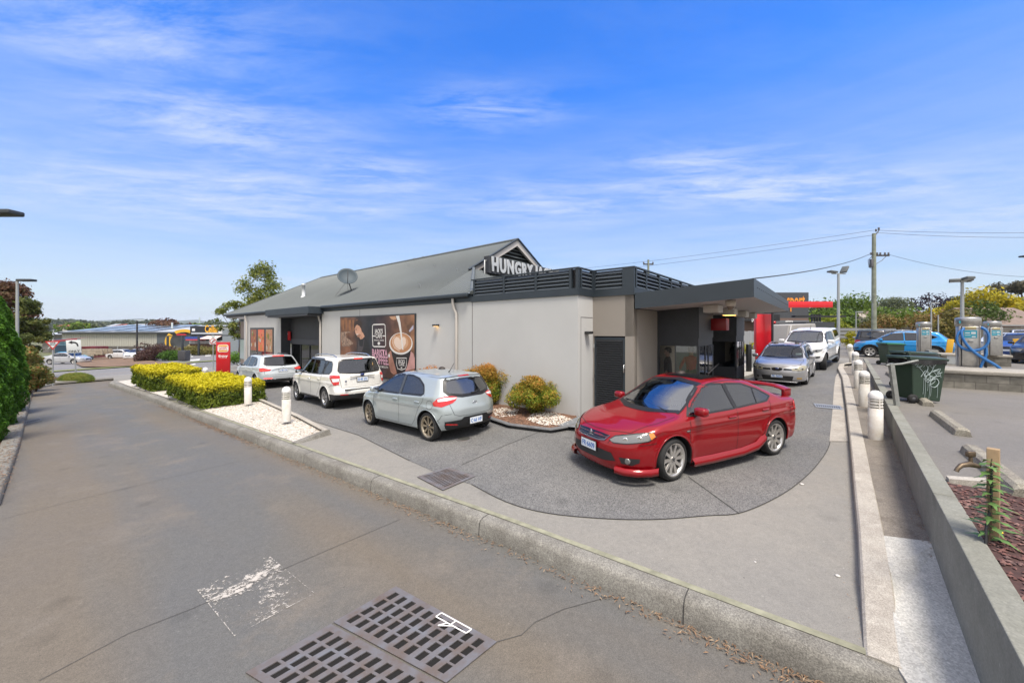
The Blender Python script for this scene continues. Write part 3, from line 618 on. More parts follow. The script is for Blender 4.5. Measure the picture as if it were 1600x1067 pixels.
class Car:
    def __init__(s, name, label, cat, loc, rz, S, paint, pitch=0, group=None, h=.03):
        s.S = S; s.F = make_F(S); s.Fs = lambda x, y, z: s.F(x, y, z, False)
        s.root = E(name, label, cat, loc, 0, group); s.root.rotation_euler = (0, pitch, rz); s.paint = paint
        s.holes = []; s.h = h; s.gap = MB(); s.done = False
    def hit(s, H, phi):
        """rays at (h, z) coming horizontally from bearing phi (None: from above, H = (x, y))"""
        H = np.asarray(H, float); n = len(H)
        if phi is None:
            O = np.stack([H[:, 0], H[:, 1], np.full(n, 2.3)], 1); D = np.tile([0, 0, -1.], (n, 1)); L = 2.1
        else:
            c, q = math.cos(phi), math.sin(phi)
            O = np.stack([3.3*c-H[:, 0]*q, 3.3*q+H[:, 0]*c, H[:, 1]], 1); D = np.tile([-c, -q, 0.], (n, 1)); L = 3.3
        ts = np.arange(0, L, .03); t = np.full(n, np.nan)
        X = O[:, None, :]+D[:, None, :]*ts[None, :, None]
        f = s.Fs(X[..., 0], X[..., 1], X[..., 2]); neg = f < 0; i = neg.argmax(1); ok = neg.any(1) & (i > 0)
        i[~ok] = f[~ok].argmin(1)
        a = ts[np.maximum(i-1, 0)]; b = ts[i]
        for _ in range(12):
            m = (a+b)/2; p = O+D*m[:, None]; ng = s.Fs(*p.T) < 0; b = np.where(ng, m, b); a = np.where(ng, a, m)
        t = np.where(ok, b, ts[i]); return O+D*t[:, None]
    @staticmethod
    def h2(p, phi):
        if phi is None: return (p[0], p[1])
        return (-p[0]*math.sin(phi)+p[1]*math.cos(phi), p[2])
    def patch(s, name, pts, phi, m, off=.003, step=.06, parent=None, mirror=False, hole=False, label=None, thick=0, mi_scale=1):
        """a piece of trim, lamp or glass cut to an outline and laid on the body surface"""
        outs = []
        for sg in ((1, -1) if mirror else (1,)):
            pp = [(p[0], p[1]*sg)+tuple(p[2:]) for p in pts]; ph = phi if phi is None else phi*sg
            poly = [s.h2(p, ph) for p in pp]
            V, fs = cdt(poly, step); P = s.hit(V, ph); g = grad(s.Fs, P); g /= np.linalg.norm(g, axis=1)[:, None]
            Q = P+g*off
            dv = np.array([math.cos(ph), math.sin(ph), 0]) if ph is not None else np.array([0, 0, 1.])
            fa = np.array([f[:3] for f in fs]); nr = np.cross(Q[fa[:, 1]]-Q[fa[:, 0]], Q[fa[:, 2]]-Q[fa[:, 0]])
            flip = (nr*g[fa[:, 0]]).sum(1) < 0; fs = [f[::-1] if k else f for f, k in zip(fs, flip)]
            mb = MB().add([tuple(v) for v in Q], fs, 0, True)
            if thick:
                B = P-g*.01; nb = sum(max(1, int((Vector(poly[(i+1) % len(poly)])-Vector(poly[i])).length/step)) for i in range(len(poly)))
                k = len(Q); mb.add([tuple(v) for v in Q]+[tuple(v) for v in B], [(i, (i+1) % nb, k+(i+1) % nb, k+i) for i in range(nb)], 0, True)
            o = mb.build(name, m, parent or s.root)
            if label: o['label'] = label
            outs.append(o)
            if hole: s.holes.append((ph, poly))
        return outs[0] if not mirror else outs
    def line(s, pts, phi, w, m, off=.004, mb=None, mirror=True, closed=False, step=.05, wz=None):
        """thin strip following the body"""
        for sg in ((1, -1) if mirror else (1,)):
            ph = phi if phi is None else phi*sg
            q = [Vector(s.h2((p[0], p[1]*sg)+tuple(p[2:]), ph)) for p in pts]
            if closed: q = q+[q[0]]
            r = resample(q, step); a = offset_line(r, w/2); b = offset_line(r, -w/2)
            if closed:
                t0 = (r[1]-r[-2]).normalized(); nn = Vector((-t0.y, t0.x)); a[0] = a[-1] = r[0]+nn*w/2; b[0] = b[-1] = r[0]-nn*w/2
            H = [(v.x, v.y) for v in a]+[(v.x, v.y) for v in b]; P = s.hit(H, ph); g = grad(s.Fs, P); g /= np.linalg.norm(g, axis=1)[:, None]
            Q = P+g*off; k = len(r)
            mb.add([tuple(v) for v in Q], [(i, i+1, k+i+1, k+i) for i in range(k-1)], 0, True)
    def body(s): pass
    def real_body(s):
        S = s.S; xs0 = min(p[1] for p in S['xr'])-.06; xs1 = max(p[1] for p in S['xf'])+.06; hz = max(p[1] for p in S['zt'])+.06
        P, Q = surface_net(s.F, (xs0, -1.05, S.get('zlo', .1)), (xs1, 1.05, hz), s.h); P = snap(s.F, P)
        C = P[Q].mean(1); N_ = grad(s.Fs, C); N_ /= np.linalg.norm(N_, axis=1)[:, None]+1e-9
        keep = np.ones(len(Q), bool)
        for ph, poly in s.holes:
            if ph is None: H = C[:, :2]; dv = np.array([0, 0, 1.])
            else: H = np.stack([-C[:, 0]*math.sin(ph)+C[:, 1]*math.cos(ph), C[:, 2]], 1); dv = np.array([math.cos(ph), math.sin(ph), 0])
            side = (N_ @ dv) > .2
            ins = in_poly(H, poly) & side & ((C @ dv) > .15)
            d = np.full(len(C), 9.); pl = np.array(poly)
            idx = np.where(ins)[0]
            if len(idx):
                Hh = H[idx]; dd = np.full(len(idx), 9.)
                for i in range(len(pl)):
                    a = pl[i]; b = pl[(i+1) % len(pl)]; ab = b-a; t = np.clip(((Hh-a)@ab)/(ab@ab+1e-9), 0, 1); dd = np.minimum(dd, np.linalg.norm(Hh-a-t[:, None]*ab, axis=1))
                keep[idx[dd > .014]] = False
        wb = S['wb']/2; Ra = S.get('Ra', S['R']+.055)
        mi = np.zeros(len(Q), int)
        for sg in (1, -1):
            r = np.sqrt((C[:, 0]-sg*wb)**2+(C[:, 2]-S['R'])**2); mi[(r < Ra+.006)] = 1
        cl = S.get('clad')
        if cl:
            zc = smooth_curve(cl, .02)(C[:, 0]); mi[C[:, 2] < zc] = 1
            if S.get('cladarch'):
                for sg in (1, -1):
                    r = np.sqrt((C[:, 0]-sg*wb)**2+(C[:, 2]-S['R'])**2); mi[(r < Ra+.05)] = 1
        mi[(N_[:, 2] < -.9)] = 1
        Q = Q[keep]; mi = mi[keep]
        lip = MB(); cl_on = bool(S.get('cladarch'))
        for sg in (1, -1):
            for sy in (1, -1):
                an = np.linspace(R(-8), R(188), 34); xx = sg*wb+(Ra+.003)*np.cos(an); zz = S['R']+(Ra+.003)*np.sin(an)
                k = zz > float(S['zb'][1][1])-.02; xx = xx[k]; zz = zz[k]
                H = [(-x*sy, z) for x, z in zip(xx, zz)]; hp = s.hit(H, R(90)*sy)
                lip.tube([(x, p[1]-sy*.006, z) for x, z, p in zip(xx, zz, hp)], .013, 6)
        lq = [f for f in lip.f if len(f) == 4]; gq = np.array(lq)+len(P); P = np.concatenate([P, np.array(lip.v)]); Q = np.concatenate([Q, gq]); mi = np.concatenate([mi, np.full(len(gq), 1 if cl_on else 0)])
        if s.gap.v:
            gq = np.array(s.gap.f)+len(P); P = np.concatenate([P, np.array(s.gap.v)]); Q = np.concatenate([Q, gq]); mi = np.concatenate([mi, np.full(len(gq), 2)])
        return link('body', npmesh('body', P, Q, [s.paint, mat('car_black_plastic', (.018, .018, .02), .55), mat('panel_gap', (.01, .01, .01), .8)], mi), s.root)
    def wheels(s, style, rimcol, rim_r=.62, steer=0, tw=.215, parts=True):
        S = s.S; Rw = S['R']; wb = S['wb']/2; tr = S.get('track', .76); rub = mat('tyre_rubber', (.018, .018, .018), .8, bump=.3, bscale=90); rm = rimcol
        rr = Rw*rim_r; prof = [(rr-.012, -tw*.36), (rr+.006, -tw*.46), (Rw*.86, -tw*.52), (Rw-.012, -tw*.42), (Rw, -tw*.3), (Rw, tw*.3), (Rw-.012, tw*.42), (Rw*.86, tw*.52), (rr+.006, tw*.46), (rr-.012, tw*.36)]
        ty = MB().lathe(prof, 40, 0, Matrix.Rotation(R(-90), 4, 'X')); tme = ty.mesh('tyre', rub)
        rb = MB(); MX = Matrix.Rotation(R(-90), 4, 'X')
        rb.lathe([(rr-.012, -tw*.36), (rr-.03, -tw*.3), (rr-.035, tw*.25), (rr-.02, tw*.40), (rr+.002, tw*.45), (rr+.008, tw*.43)], 40, 0, MX)
        rb.lathe([(0, -tw*.05), (rr-.03, -tw*.05)], 32, 1, MX)       # dark brake and well behind the spokes
        rb.lathe([(rr*.62, tw*.02), (rr*.62, tw*.06), (.03, tw*.06)], 24, 2, MX)
        n, w0, w1, tw_ = style
        for i in range(n):
            for dd in ((-tw_, tw_) if tw_ else (0,)):
                a = 2*math.pi*i/n+dd; Mr = MX @ Matrix.Rotation(a, 4, 'Z'); zo = tw*.36; zi = tw*.30
                a2 = dd*.0
                rb.add([(.03, -w0, zi), (.03, w0, zi), (rr*.55, w0*.85, zi+.004), (rr*.55, -w0*.85, zi+.004), (rr-.012, -w1, zo), (rr-.012, w1, zo),
                        (.03, -w0, zi-.03), (.03, w0, zi-.03), (rr-.012, -w1, zo-.04), (rr-.012, w1, zo-.04)],
                       [(0, 3, 2, 1), (3, 4, 5, 2), (0, 6, 8, 4, 3), (1, 2, 5, 9, 7)], 0, False, Mr)
        rb.cyl((0, 0, 0), (0, tw*.34, 0), .052, .046, 16, 0)
        rb.cyl((0, tw*.34, 0), (0, tw*.36, 0), .028, .026, 12, 2)
        for i in range(5):
            a = 2*math.pi*i/5+.3; rb.cyl((.038*math.cos(a), tw*.33, .038*math.sin(a)), (.038*math.cos(a), tw*.355, .038*math.sin(a)), .007, None, 6, 1)
        rme = rb.mesh('rim', [rm, mat('brake_dark', (.02, .02, .02), .7), mat('brake_steel', (.10, .10, .105), .5, .6)])
        for sx in (1, -1):
            for sy in (1, -1):
                w = bpy.data.objects.new('wheel', None); col.objects.link(w); w.parent = s.root; w.empty_display_size = .1
                w.location = (sx*wb, sy*tr, Rw); w.rotation_euler = (0, 0, (math.pi if sy < 0 else 0)+(steer if sx > 0 else 0))
                link('tyre', tme, w); link('rim', rme, w)
    def mirror(s, x, y, z, m, big=1):
        for sg in (1, -1):
            mb = MB(); mb.bbox(x-.07, x+.07, y*sg+(-.02 if sg > 0 else -.19)*big, y*sg+(.19 if sg > 0 else .02)*big, z-.06*big, z+.075*big, .045, 0, None, 3)
            o = mb.build('door_mirror', m, s.root)
            st = MB().bbox(x-.03, x+.03, y*sg-(.13 if sg > 0 else 0), y*sg+(0 if sg > 0 else .13), z-.09, z-.045, .015, 0); st.build('mirror_stalk', mat('car_black_plastic', (.018, .018, .02), .55), o)
            g = MB().bbox(x-.076, x-.069, y*sg+(.0 if sg > 0 else -.17), y*sg+(.17 if sg > 0 else 0), z-.045, z+.06, .003); g.build('mirror_glass', mat('mirror_glass', (.6, .62, .65), .02, 1), o)
    def handles(s, pts, m):
        for x, z in pts:
            for sg in (1, -1):
                P = s.hit([(-x*sg, z)] if sg > 0 else [(x, z)], R(90)*sg)[0]
                mb = MB(); mb.bbox(x-.095, x+.095, -.012, .014, -.018, .014, .012, 0, Matrix.Translation((0, P[1]+sg*.012, z)), 2)
                mb.build('door_handle', m, s.root)
    def plate(s, x, z, chars, w=.372, h=.134, tilt=0, rear=False, y=0):
        M = Matrix.Translation((x, y, z)) @ Matrix.Rotation(R(180) if rear else 0, 4, 'Z') @ Matrix.Rotation(tilt, 4, 'Y')
        mb = MB(); mb.box(-.004, .006, -w/2-.012, w/2+.012, -h/2-.012, h/2+.012, 1, M); mb.box(.005, .010, -w/2, w/2, -h/2, h/2, 0, M)
        o = mb.build('number_plate', [mat('plate_white', (.72, .76, .8), .4), mat('car_black_plastic', (.018, .018, .02), .55)], s.root)
        F_ = M @ frame_matrix((.0115, 0, -.005), (0, 1, 0), (0, 0, 1))
        text('plate_characters', chars, .115, mat('plate_blue', (.03, .16, .5), .5), F_, o, width=w*.86, bold=.0025)
    def interior(s, seats=True, x0=-.9, roofz=None, m=None):
        s.real_body(); S = s.S; it = m or mat('car_interior', (.045, .045, .048), .8); mb = MB(); W = .62
        zf = S.get('floor', .38)
        mb.box(x0-.5, 1.0, -W, W, zf-.05, zf, 0)
        mb.bbox(.72, 1.02, -W-.02, W+.02, zf+.2, S['belt'][0][1]-.02, .05)
        for sy in (-.36, .36):
            mb.bbox(-.45, .12, sy-.25, sy+.25, zf+.12, zf+.3, .05)
            M = Matrix.Translation((-.42, sy, zf+.25)) @ Matrix.Rotation(R(-18), 4, 'Y'); mb.bbox(-.06, .08, -.24, .24, 0, .58, .05, 0, M, 3)
            mb.bbox(-.05, .06, -.12, .12, .62, .80, .04, 0, M, 3)
        M = Matrix.Translation((-1.15, 0, zf+.25)) @ Matrix.Rotation(R(-20), 4, 'Y')
        mb.bbox(-1.15, -.7, -.58, .58, zf+.12, zf+.3, .05); mb.bbox(-.06, .08, -.58, .58, 0, .52, .05, 0, M, 3)
        mb.build('seats_and_dashboard', it, s.root)
        pts = [(.62-.05*math.sin(a)*.4, -.37+.18*math.cos(a), zf+.48+.17*math.sin(a)) for a in np.linspace(0, 2*math.pi, 21)]
        w = MB().tube(pts, .014, 6, caps=False); w.tube([(.62, -.54, zf+.48), (.66, -.37, zf+.46), (.62, -.2, zf+.48)], .016, 6); w.tube([(.66, -.37, zf+.46), (.8, -.37, zf+.4)], .03, 6)
        w.build('steering_wheel', it, s.root)
    def glaze(s, front, rear, sides, gf, gr, gs, frit=.03, seal=True):
        """front/rear in (y, z); sides = list of (x, z) outlines"""
        frm = mat('window_seal', (.012, .012, .013), .35)
        A = [(1, y, z) for y, z in front]; s.patch('windscreen', A, 0.0, gf, .001, .07, hole=True)
        B = [(-1, y, z) for y, z in rear]; s.patch('rear_window', B, math.pi, gr, .001, .07, hole=True)
        mb = MB(); s.line(A, 0.0, frit*1.3, frm, .004, mb, False, True); mb.build('window_seal', frm, s.root)
        mb = MB(); s.line(B, math.pi, frit*1.5, frm, .004, mb, False, True); mb.build('window_seal', frm, s.root)
        for sd in sides:
            pts = [(x, 1, z) for x, z in sd]
            gl = s.patch('side_window', pts, R(90), gs, .001, .08, mirror=True, hole=True)
            for o, sg in zip(gl, (1, -1)):
                mb = MB(); s.line([(x, y*sg, z) for x, y, z in pts], R(90)*sg, frit, frm, .004, mb, False, True); mb.build('window_seal', frm, o)
    def seams(s, L_, w=.009):
        for phi, mir, pts in L_: s.line(pts, phi, w, None, .0035, s.gap, mir, False)
    def trim(s, name, pts, w, m, off=.006, phi=None):
        """one strip on each side of the car, each an object"""
        for sg in (1, -1):
            mb = MB(); s.line([(p[0], p[1]*sg, p[2]) for p in pts], R(90)*sg, w, m, off, mb, False); mb.build(name, m, s.root)

def paint(name, c, metal=.35, rough=.35, flake=.0):
    return mat('paint_'+name, c, rough, metal, coat=1.0, spec=.5, speck=flake, spscale=700)
SIDE = R(90)
LANCER = dict(wb=2.635, R=.33, zt=[(-2.33, .96), (-2.2, 1.03), (-1.72, 1.075), (-.92, 1.40), (-.35, 1.475), (.10, 1.465), (.36, 1.405), (1.06, 1.03), (1.2, .985), (1.75, .90), (2.08, .79), (2.3, .68)],
    xf=[(.15, 2.20), (.3, 2.27), (.55, 2.29), (.72, 2.24), (.85, 2.08), (1.0, 1.8)], xr=[(.2, -2.18), (.35, -2.27), (.6, -2.31), (.85, -2.28), (1.03, -2.24), (1.12, -2.1)],
    plan=[(-2.3, .80), (-1.8, .86), (-1.0, .885), (0, .885), (1.0, .88), (1.7, .86), (2.3, .78)], belt=[(-2.3, 1.0), (-1.2, .985), (.9, .925), (1.4, .93)], zb=[(-2.3, .26), (-1.6, .22), (1.5, .20), (2.3, .17)],
    k=.52, cn=.33, cr=.20, track=.765, round=.065, ca=.014, crease=.80, clad=[(-2.3, .1), (2.3, .1)], tuck=.06)
RIO = dict(wb=2.57, R=.315, zt=[(-1.95, 1.36), (-1.7, 1.385), (-1.2, 1.43), (-.5, 1.465), (.05, 1.455), (.38, 1.39), (1.22, 1.0), (1.35, .96), (1.75, .86), (2.05, .72)],
    xf=[(.15, 1.95), (.3, 2.04), (.5, 2.07), (.7, 2.03), (.85, 1.9), (1.0, 1.65)], xr=[(.2, -1.80), (.35, -1.90), (.52, -1.96), (.7, -1.95), (.9, -1.88), (.98, -1.84), (1.36, -1.60), (1.5, -1.5)],
    plan=[(-1.95, .80), (-1.5, .85), (-.8, .865), (.5, .86), (1.4, .86), (2.05, .78)], belt=[(-1.9, 1.02), (-.8, .95), (.9, .90), (1.3, .90)], zb=[(-1.95, .27), (-1.4, .22), (1.4, .20), (2.05, .2)],
    k=.50, cn=.34, cr=.24, track=.75, clad=[(-1.95, .42), (-1.72, .42), (-1.70, .1), (2.0, .1)], tuck=.06, crease=.74)
FORESTER = dict(wb=2.64, R=.345, zt=[(-2.3, 1.62), (-1.9, 1.665), (-1.3, 1.695), (-.5, 1.715), (.15, 1.69), (.42, 1.63), (1.1, 1.15), (1.22, 1.10), (1.8, 1.02), (2.1, .92), (2.25, .8)],
    xf=[(.2, 2.12), (.35, 2.2), (.6, 2.22), (.85, 2.17), (1.0, 2.0), (1.1, 1.8)], xr=[(.25, -2.18), (.45, -2.28), (.62, -2.30), (.66, -2.22), (1.08, -2.18), (1.15, -2.12), (1.60, -1.93), (1.7, -1.85)],
    plan=[(-2.3, .83), (-1.8, .88), (-.8, .90), (.5, .90), (1.4, .89), (2.25, .80)], belt=[(-2.2, 1.10), (-.8, 1.06), (.9, 1.02), (1.3, 1.02)], zb=[(-2.3, .36), (-1.6, .28), (1.6, .26), (2.25, .28)],
    k=.30, cn=.3, cr=.16, track=.78, clad=[(-2.3, .50), (-1.68, .50), (-1.66, .34), (1.66, .34), (1.68, .45), (2.25, .45)], tuck=.05, crease=.85, floor=.5)
QTHREE = dict(wb=2.60, R=.345, zt=[(-2.1, 1.50), (-1.7, 1.535), (-1.1, 1.575), (-.4, 1.59), (.15, 1.57), (.45, 1.49), (1.12, 1.09), (1.25, 1.04), (1.8, .96), (2.05, .86), (2.15, .75)],
    xf=[(.2, 2.03), (.35, 2.1), (.6, 2.14), (.85, 2.08), (1.0, 1.85)], xr=[(.25, -2.1), (.45, -2.2), (.65, -2.24), (.9, -2.2), (1.02, -2.14), (1.08, -2.06), (1.48, -1.65), (1.6, -1.5)],
    plan=[(-2.2, .84), (-1.7, .90), (-.8, .915), (.5, .915), (1.4, .90), (2.15, .80)], belt=[(-2.2, 1.05), (-.8, 1.02), (.9, .98), (1.3, .98)], zb=[(-2.2, .33), (-1.6, .27), (1.6, .25), (2.15, .25)],
    k=.38, cn=.3, cr=.2, track=.79, clad=[(-2.3, .46), (-1.7, .46), (-1.68, .1), (2.15, .1)], tuck=.05, crease=.80, floor=.48)
IMPREZA = dict(wb=2.525, R=.315, zt=[(-2.1, 1.33), (-1.6, 1.41), (-.9, 1.45), (-.2, 1.455), (.12, 1.43), (.35, 1.38), (1.02, 1.0), (1.12, .965), (1.7, .88), (2.0, .80), (2.2, .70)],
    xf=[(.15, 2.08), (.3, 2.17), (.5, 2.19), (.7, 2.15), (.82, 2.02), (.95, 1.8)], xr=[(.25, -2.1), (.45, -2.2), (.65, -2.22), (.9, -2.18), (1.0, -2.12), (1.33, -1.85), (1.45, -1.7)],
    plan=[(-2.2, .80), (-1.7, .85), (-.8, .865), (.5, .865), (1.4, .86), (2.2, .79)], belt=[(-2.2, .96), (-.8, .94), (.9, .91), (1.3, .92)], zb=[(-2.2, .26), (-1.5, .2), (1.5, .19), (2.2, .17)],
    k=.40, cn=.26, cr=.2, track=.745, tuck=.05)
RANGER = dict(wb=3.22, R=.40, zt=[(-2.75, 1.72), (-2.5, 1.80), (-1.1, 1.86), (-.98, 1.85), (-.92, 1.80), (-.86, 1.82), (-.3, 1.845), (.35, 1.82), (.55, 1.76), (1.28, 1.31), (1.42, 1.26), (2.1, 1.17), (2.4, 1.08), (2.5, .95)],
    xf=[(.3, 2.32), (.5, 2.44), (.7, 2.49), (1.0, 2.45), (1.12, 2.33), (1.2, 2.1)], xr=[(.4, -2.66), (.6, -2.74), (.9, -2.75), (1.2, -2.74), (1.3, -2.68), (1.75, -2.48), (1.9, -2.4)],
    plan=[(-2.75, .88), (-2.2, .92), (-.8, .93), (.5, .92), (1.4, .92), (2.5, .82)], belt=[(-2.7, 1.24), (-.8, 1.20), (1.2, 1.14), (1.6, 1.16)], zb=[(-2.75, .55), (-1.6, .48), (1.7, .46), (2.5, .42)],
    k=.26, cn=.30, cr=.08, track=.80, tuck=.05, crease=.95, floor=.62, Ra=.475, flare=.035, zlo=.3)

G_FRONT = glass_mat('windscreen_glass', (.42, .48, .47), .20)
G_SIDE = glass_mat('side_glass', (.20, .23, .23), .12)
G_TINT = glass_mat('tinted_glass', (.04, .045, .05), .10)
BLK = mat('car_black_plastic', (.018, .018, .02), .55)
GLOSSBLK = mat('gloss_black', (.01, .01, .012), .15)
CHROME = mat('chrome', (.75, .76, .78), .12, 1)
SILVER_RIM = mat('silver_rim', (.62, .60, .57), .3, .8)
DARKRIM = mat('machined_rim', (.42, .36, .27), .3, .8)
TAIL = mat('tail_lamp_red', (.55, .012, .012), .12, coat=1); TAILW = mat('lamp_clear_white', (.75, .75, .76), .12, coat=1)
AMBER = mat('indicator_amber', (.75, .22, .03), .15, coat=1); LENS = mat('headlamp_lens', (.20, .20, .19), .12, .4, coat=1); LENSY = mat('headlamp_aged', (.42, .38, .26), .15, .4, coat=1)
REFL = mat('lamp_reflector', (.9, .9, .9), .08, 1); BRAKE = mat('brake_lamp_lit', (.7, .02, .02), .3, emit=((1, .05, .03), 1.2))

def place(Pf, Pr, side, S):
    f = (Pf-Pr); f.z = 0; f.normalize(); left = Vector((-f.y, f.x, 0)); tw = S.get('track', .76)+.1
    mid = (Pf+Pr)/2-left*tw*side; rz = math.atan2(f.y, f.x); dz = Pf.z-Pr.z
    return mid, rz, -math.atan2(dz, (Pf-Pr).length)
def red_sedan(Pf, Pr):
    S = LANCER; loc, rz, pt = place(Pf, Pr, 1, S); P = mat('paint_red', (.24, .001, .005), .38, .1, coat=.9, spec=.15)
    c = Car('parked_car', 'dark red sedan with boot spoiler and sunroof turning out of the drive-through lane', 'car', loc, rz, S, P, pt, h=.026)
    front = [(-.70, .99), (-.66, 1.01), (-.3, .985), (.3, .985), (.66, 1.01), (.70, .99), (.60, 1.26), (.53, 1.392), (0, 1.435), (-.53, 1.392), (-.60, 1.26)]
    rear = [(-.62, 1.12), (0, 1.10), (.62, 1.12), (.52, 1.34), (.3, 1.385), (-.3, 1.385), (-.52, 1.34)]
    sides = [[(.98, .965), (-.16, .985), (-.12, 1.385), (.16, 1.40), (.36, 1.365), (.72, 1.15)], [(-.24, .99), (-1.10, 1.03), (-1.26, 1.10), (-.98, 1.24), (-.62, 1.355), (-.20, 1.385)]]
    c.glaze(front, rear, sides, glass_mat('bright_windscreen', (.42, .48, .47), .34), G_TINT, G_SIDE, .027)
    c.body()
    c.trim('pillar_trim', [(-.20, 1, .98), (-.16, 1, 1.39)], .085, GLOSSBLK); c.trim('quarter_divider', [(-.80, 1, 1.01), (-.86, 1, 1.27)], .025, GLOSSBLK)
    c.seams([(SIDE, True, [(.96, 1, .93), (.99, 1, .6), (.96, 1, .30), (.90, 1, .27), (-.18, 1, .27), (-.20, 1, .6), (-.20, 1, .97)]),
             (SIDE, True, [(-.22, 1, .27), (-.72, 1, .28), (-.93, 1, .48), (-1.10, 1, .75), (-1.18, 1, 1.03)]),
             (None, False, [(1.98, -.62), (2.12, -.3), (2.15, 0), (2.12, .3), (1.98, .62)]), (None, True, [(1.98, .62), (1.55, .73), (1.15, .73)]),
             (0.0, True, [(2.2, .40, .60), (2.2, .44, .70), (2.0, .55, .75)]),
             (None, True, [(-1.1, .55), (-.5, .60), (.2, .60)]), (SIDE, True, [(1.95, 1, .62), (1.68, 1, .64)]), (SIDE, True, [(-1.78, 1, .85), (-1.95, 1, .86), (-1.97, 1, .70), (-1.80, 1, .69), (-1.78, 1, .85)])], .008)
    g = c.patch('grille', [(1, -.38, .705), (1, -.33, .635), (1, -.2, .615), (1, .2, .615), (1, .33, .635), (1, .38, .705), (1, .2, .715), (1, -.2, .715)], 0.0, GLOSSBLK, .004)
    mb = MB()
    for z in (.645, .68): c.line([(1, -.34, z), (1, 0, z-.003), (1, .34, z)], 0.0, .008, CHROME, .008, mb, False)
    mb.build('grille_slats', mat('dark_slat', (.06, .06, .065), .4), g)
    mb = MB(); c.line([(1, -.38, .705), (1, -.33, .635), (1, -.2, .615), (1, .2, .615), (1, .33, .635), (1, .38, .705)], 0.0, .018, CHROME, .012, mb, False); mb.build('grille_surround', mat('satin_metal', (.20, .20, .21), .3, .9), g)
    c.patch('lower_grille', [(1, -.46, .47), (1, -.52, .35), (1, -.3, .32), (1, .3, .32), (1, .52, .35), (1, .46, .47), (1, .25, .49), (1, -.25, .49)], 0.0, BLK, .004)
    for o in c.patch('fog_lamp_recess', [(2.2, .58, .42), (2.2, .62, .33), (2.1, .74, .31), (2.0, .80, .36), (2.02, .82, .42)], R(25), BLK, .004, mirror=True): pass
    for sg in (1, -1):
        p = c.hit([c.h2((2.1, .67*sg, .372), R(20)*sg)], R(20)*sg)[0]
        f = MB(); M = Matrix.Translation(p) @ Matrix.Rotation(R(20)*sg, 4, 'Z') @ Matrix.Rotation(R(90), 4, 'Y'); f.lathe([(.048, -.01), (.048, .012), (.035, .016), (0, .014)], 16, 0, M); f.build('fog_lamp', LENS, c.root)
        b = MB()
        for q in range(3):   # three-diamond badge
            a = R(90+120*q)
            u = Vector((0, math.cos(a), math.sin(a))); v = Vector((0, -u.z, u.y))
            pts = [Vector((0, 0, 0)), u*.036+v*.02, u*.072, u*.036-v*.02]; o_ = Vector((c.hit([(0, .665)], 0.0)[0][0]+.012, 0, .665))
            b.add([o_+p_ for p_ in pts]+[o_+p_-Vector((.01, 0, 0)) for p_ in pts], [(0, 1, 2, 3), (0, 4, 5, 1), (1, 5, 6, 2), (2, 6, 7, 3), (3, 7, 4, 0)])
        if sg > 0: b.build('badge', CHROME, c.root)
    hl = c.patch('headlight', [(2.24, .42, .655), (2.2, .50, .715), (1.98, .73, .775), (1.76, .86, .80), (1.73, .88, .74), (1.86, .86, .68), (2.1, .66, .635), (2.22, .50, .625)], R(33), LENS, .006, .04, mirror=True)
    for o, sg in zip(hl, (1, -1)):
        c.patch('indicator', [(1.84, .84, .785), (1.77, .86, .797), (1.745, .88, .745), (1.82, .87, .70)], R(33)*sg if sg > 0 else R(-33), AMBER, .009, .04, o) if sg > 0 else c.patch('indicator', [(1.84, -.84, .785), (1.77, -.86, .797), (1.745, -.88, .745), (1.82, -.87, .70)], R(-33), AMBER, .009, .04, o)
        for xx, yy, zz, rr_ in ((2.08, .62, .685, .040), (1.93, .76, .715, .045)):
            p = c.hit([c.h2((xx, yy*sg, zz), R(33)*sg)], R(33)*sg)[0]; M = Matrix.Translation(p) @ Matrix.Rotation(R(33)*sg, 4, 'Z') @ Matrix.Rotation(R(90), 4, 'Y')
            MB().lathe([(rr_, .006), (rr_*.9, .011), (rr_*.6, .009), (0, .012)], 20, 0, M).build('lamp_bowl', REFL, o)
        mb = MB(); c.line([(2.24, .42*sg, .655), (2.2, .50*sg, .715), (1.98, .73*sg, .775), (1.76, .86*sg, .80), (1.73, .88*sg, .74), (1.86, .86*sg, .68), (2.1, .66*sg, .635), (2.22, .50*sg, .625)], R(33)*sg, .012, BLK, .007, mb, False, True); mb.build('lamp_edge', BLK, o)
    x0 = c.hit([(0, .47)], 0.0)[0][0]; c.plate(x0+.02, .50, 'FR·6609')
    x0 = c.hit([(0, .75)], math.pi)[0][0]; c.plate(x0-.01, .78, 'FR·6609', rear=True)
    for sg in (1, -1):
        mb = MB()
        prof = [(2.18, .50), (2.13, .66), (2.0, .80), (1.80, .885), (1.67, .90)]
        v = []
        for x, y in prof: v += [(x, y*sg*.985, .27), (x+.045, (y+.02)*sg, .25), (x+.05, (y+.025)*sg, .175), (x-.02, (y-.06)*sg, .16)]
        mb.add(v, [(i*4+j, i*4+j+1, i*4+j+5, i*4+j+4) for i in range(4) for j in range(3)], 0, True)
        mb.build('front_splitter', P, c.root)
        mb = MB(); v = []
        for x, y, z in ((.93, .885, .30), (.5, .89, .29), (-.3, .89, .29), (-.70, .90, .34), (-.93, .90, .47)): v += [(x, (y-.02)*sg, z), (x, (y+.035)*sg, z-.06), (x, (y+.03)*sg, z-.125), (x, (y-.08)*sg, .17)]
        mb.add(v, [(i*4+j, i*4+j+1, i*4+j+5, i*4+j+4) for i in range(4) for j in range(3)], 0, True); mb.build('side_skirt', P, c.root)
    sr = c.patch('sunroof', [(.12, -.42), (.12, .42), (-.42, .42), (-.42, -.42)], None, mat('sunroof_glass', (.008, .008, .009), .25, spec=.3), .006, .09)
    mb = MB(); v = []
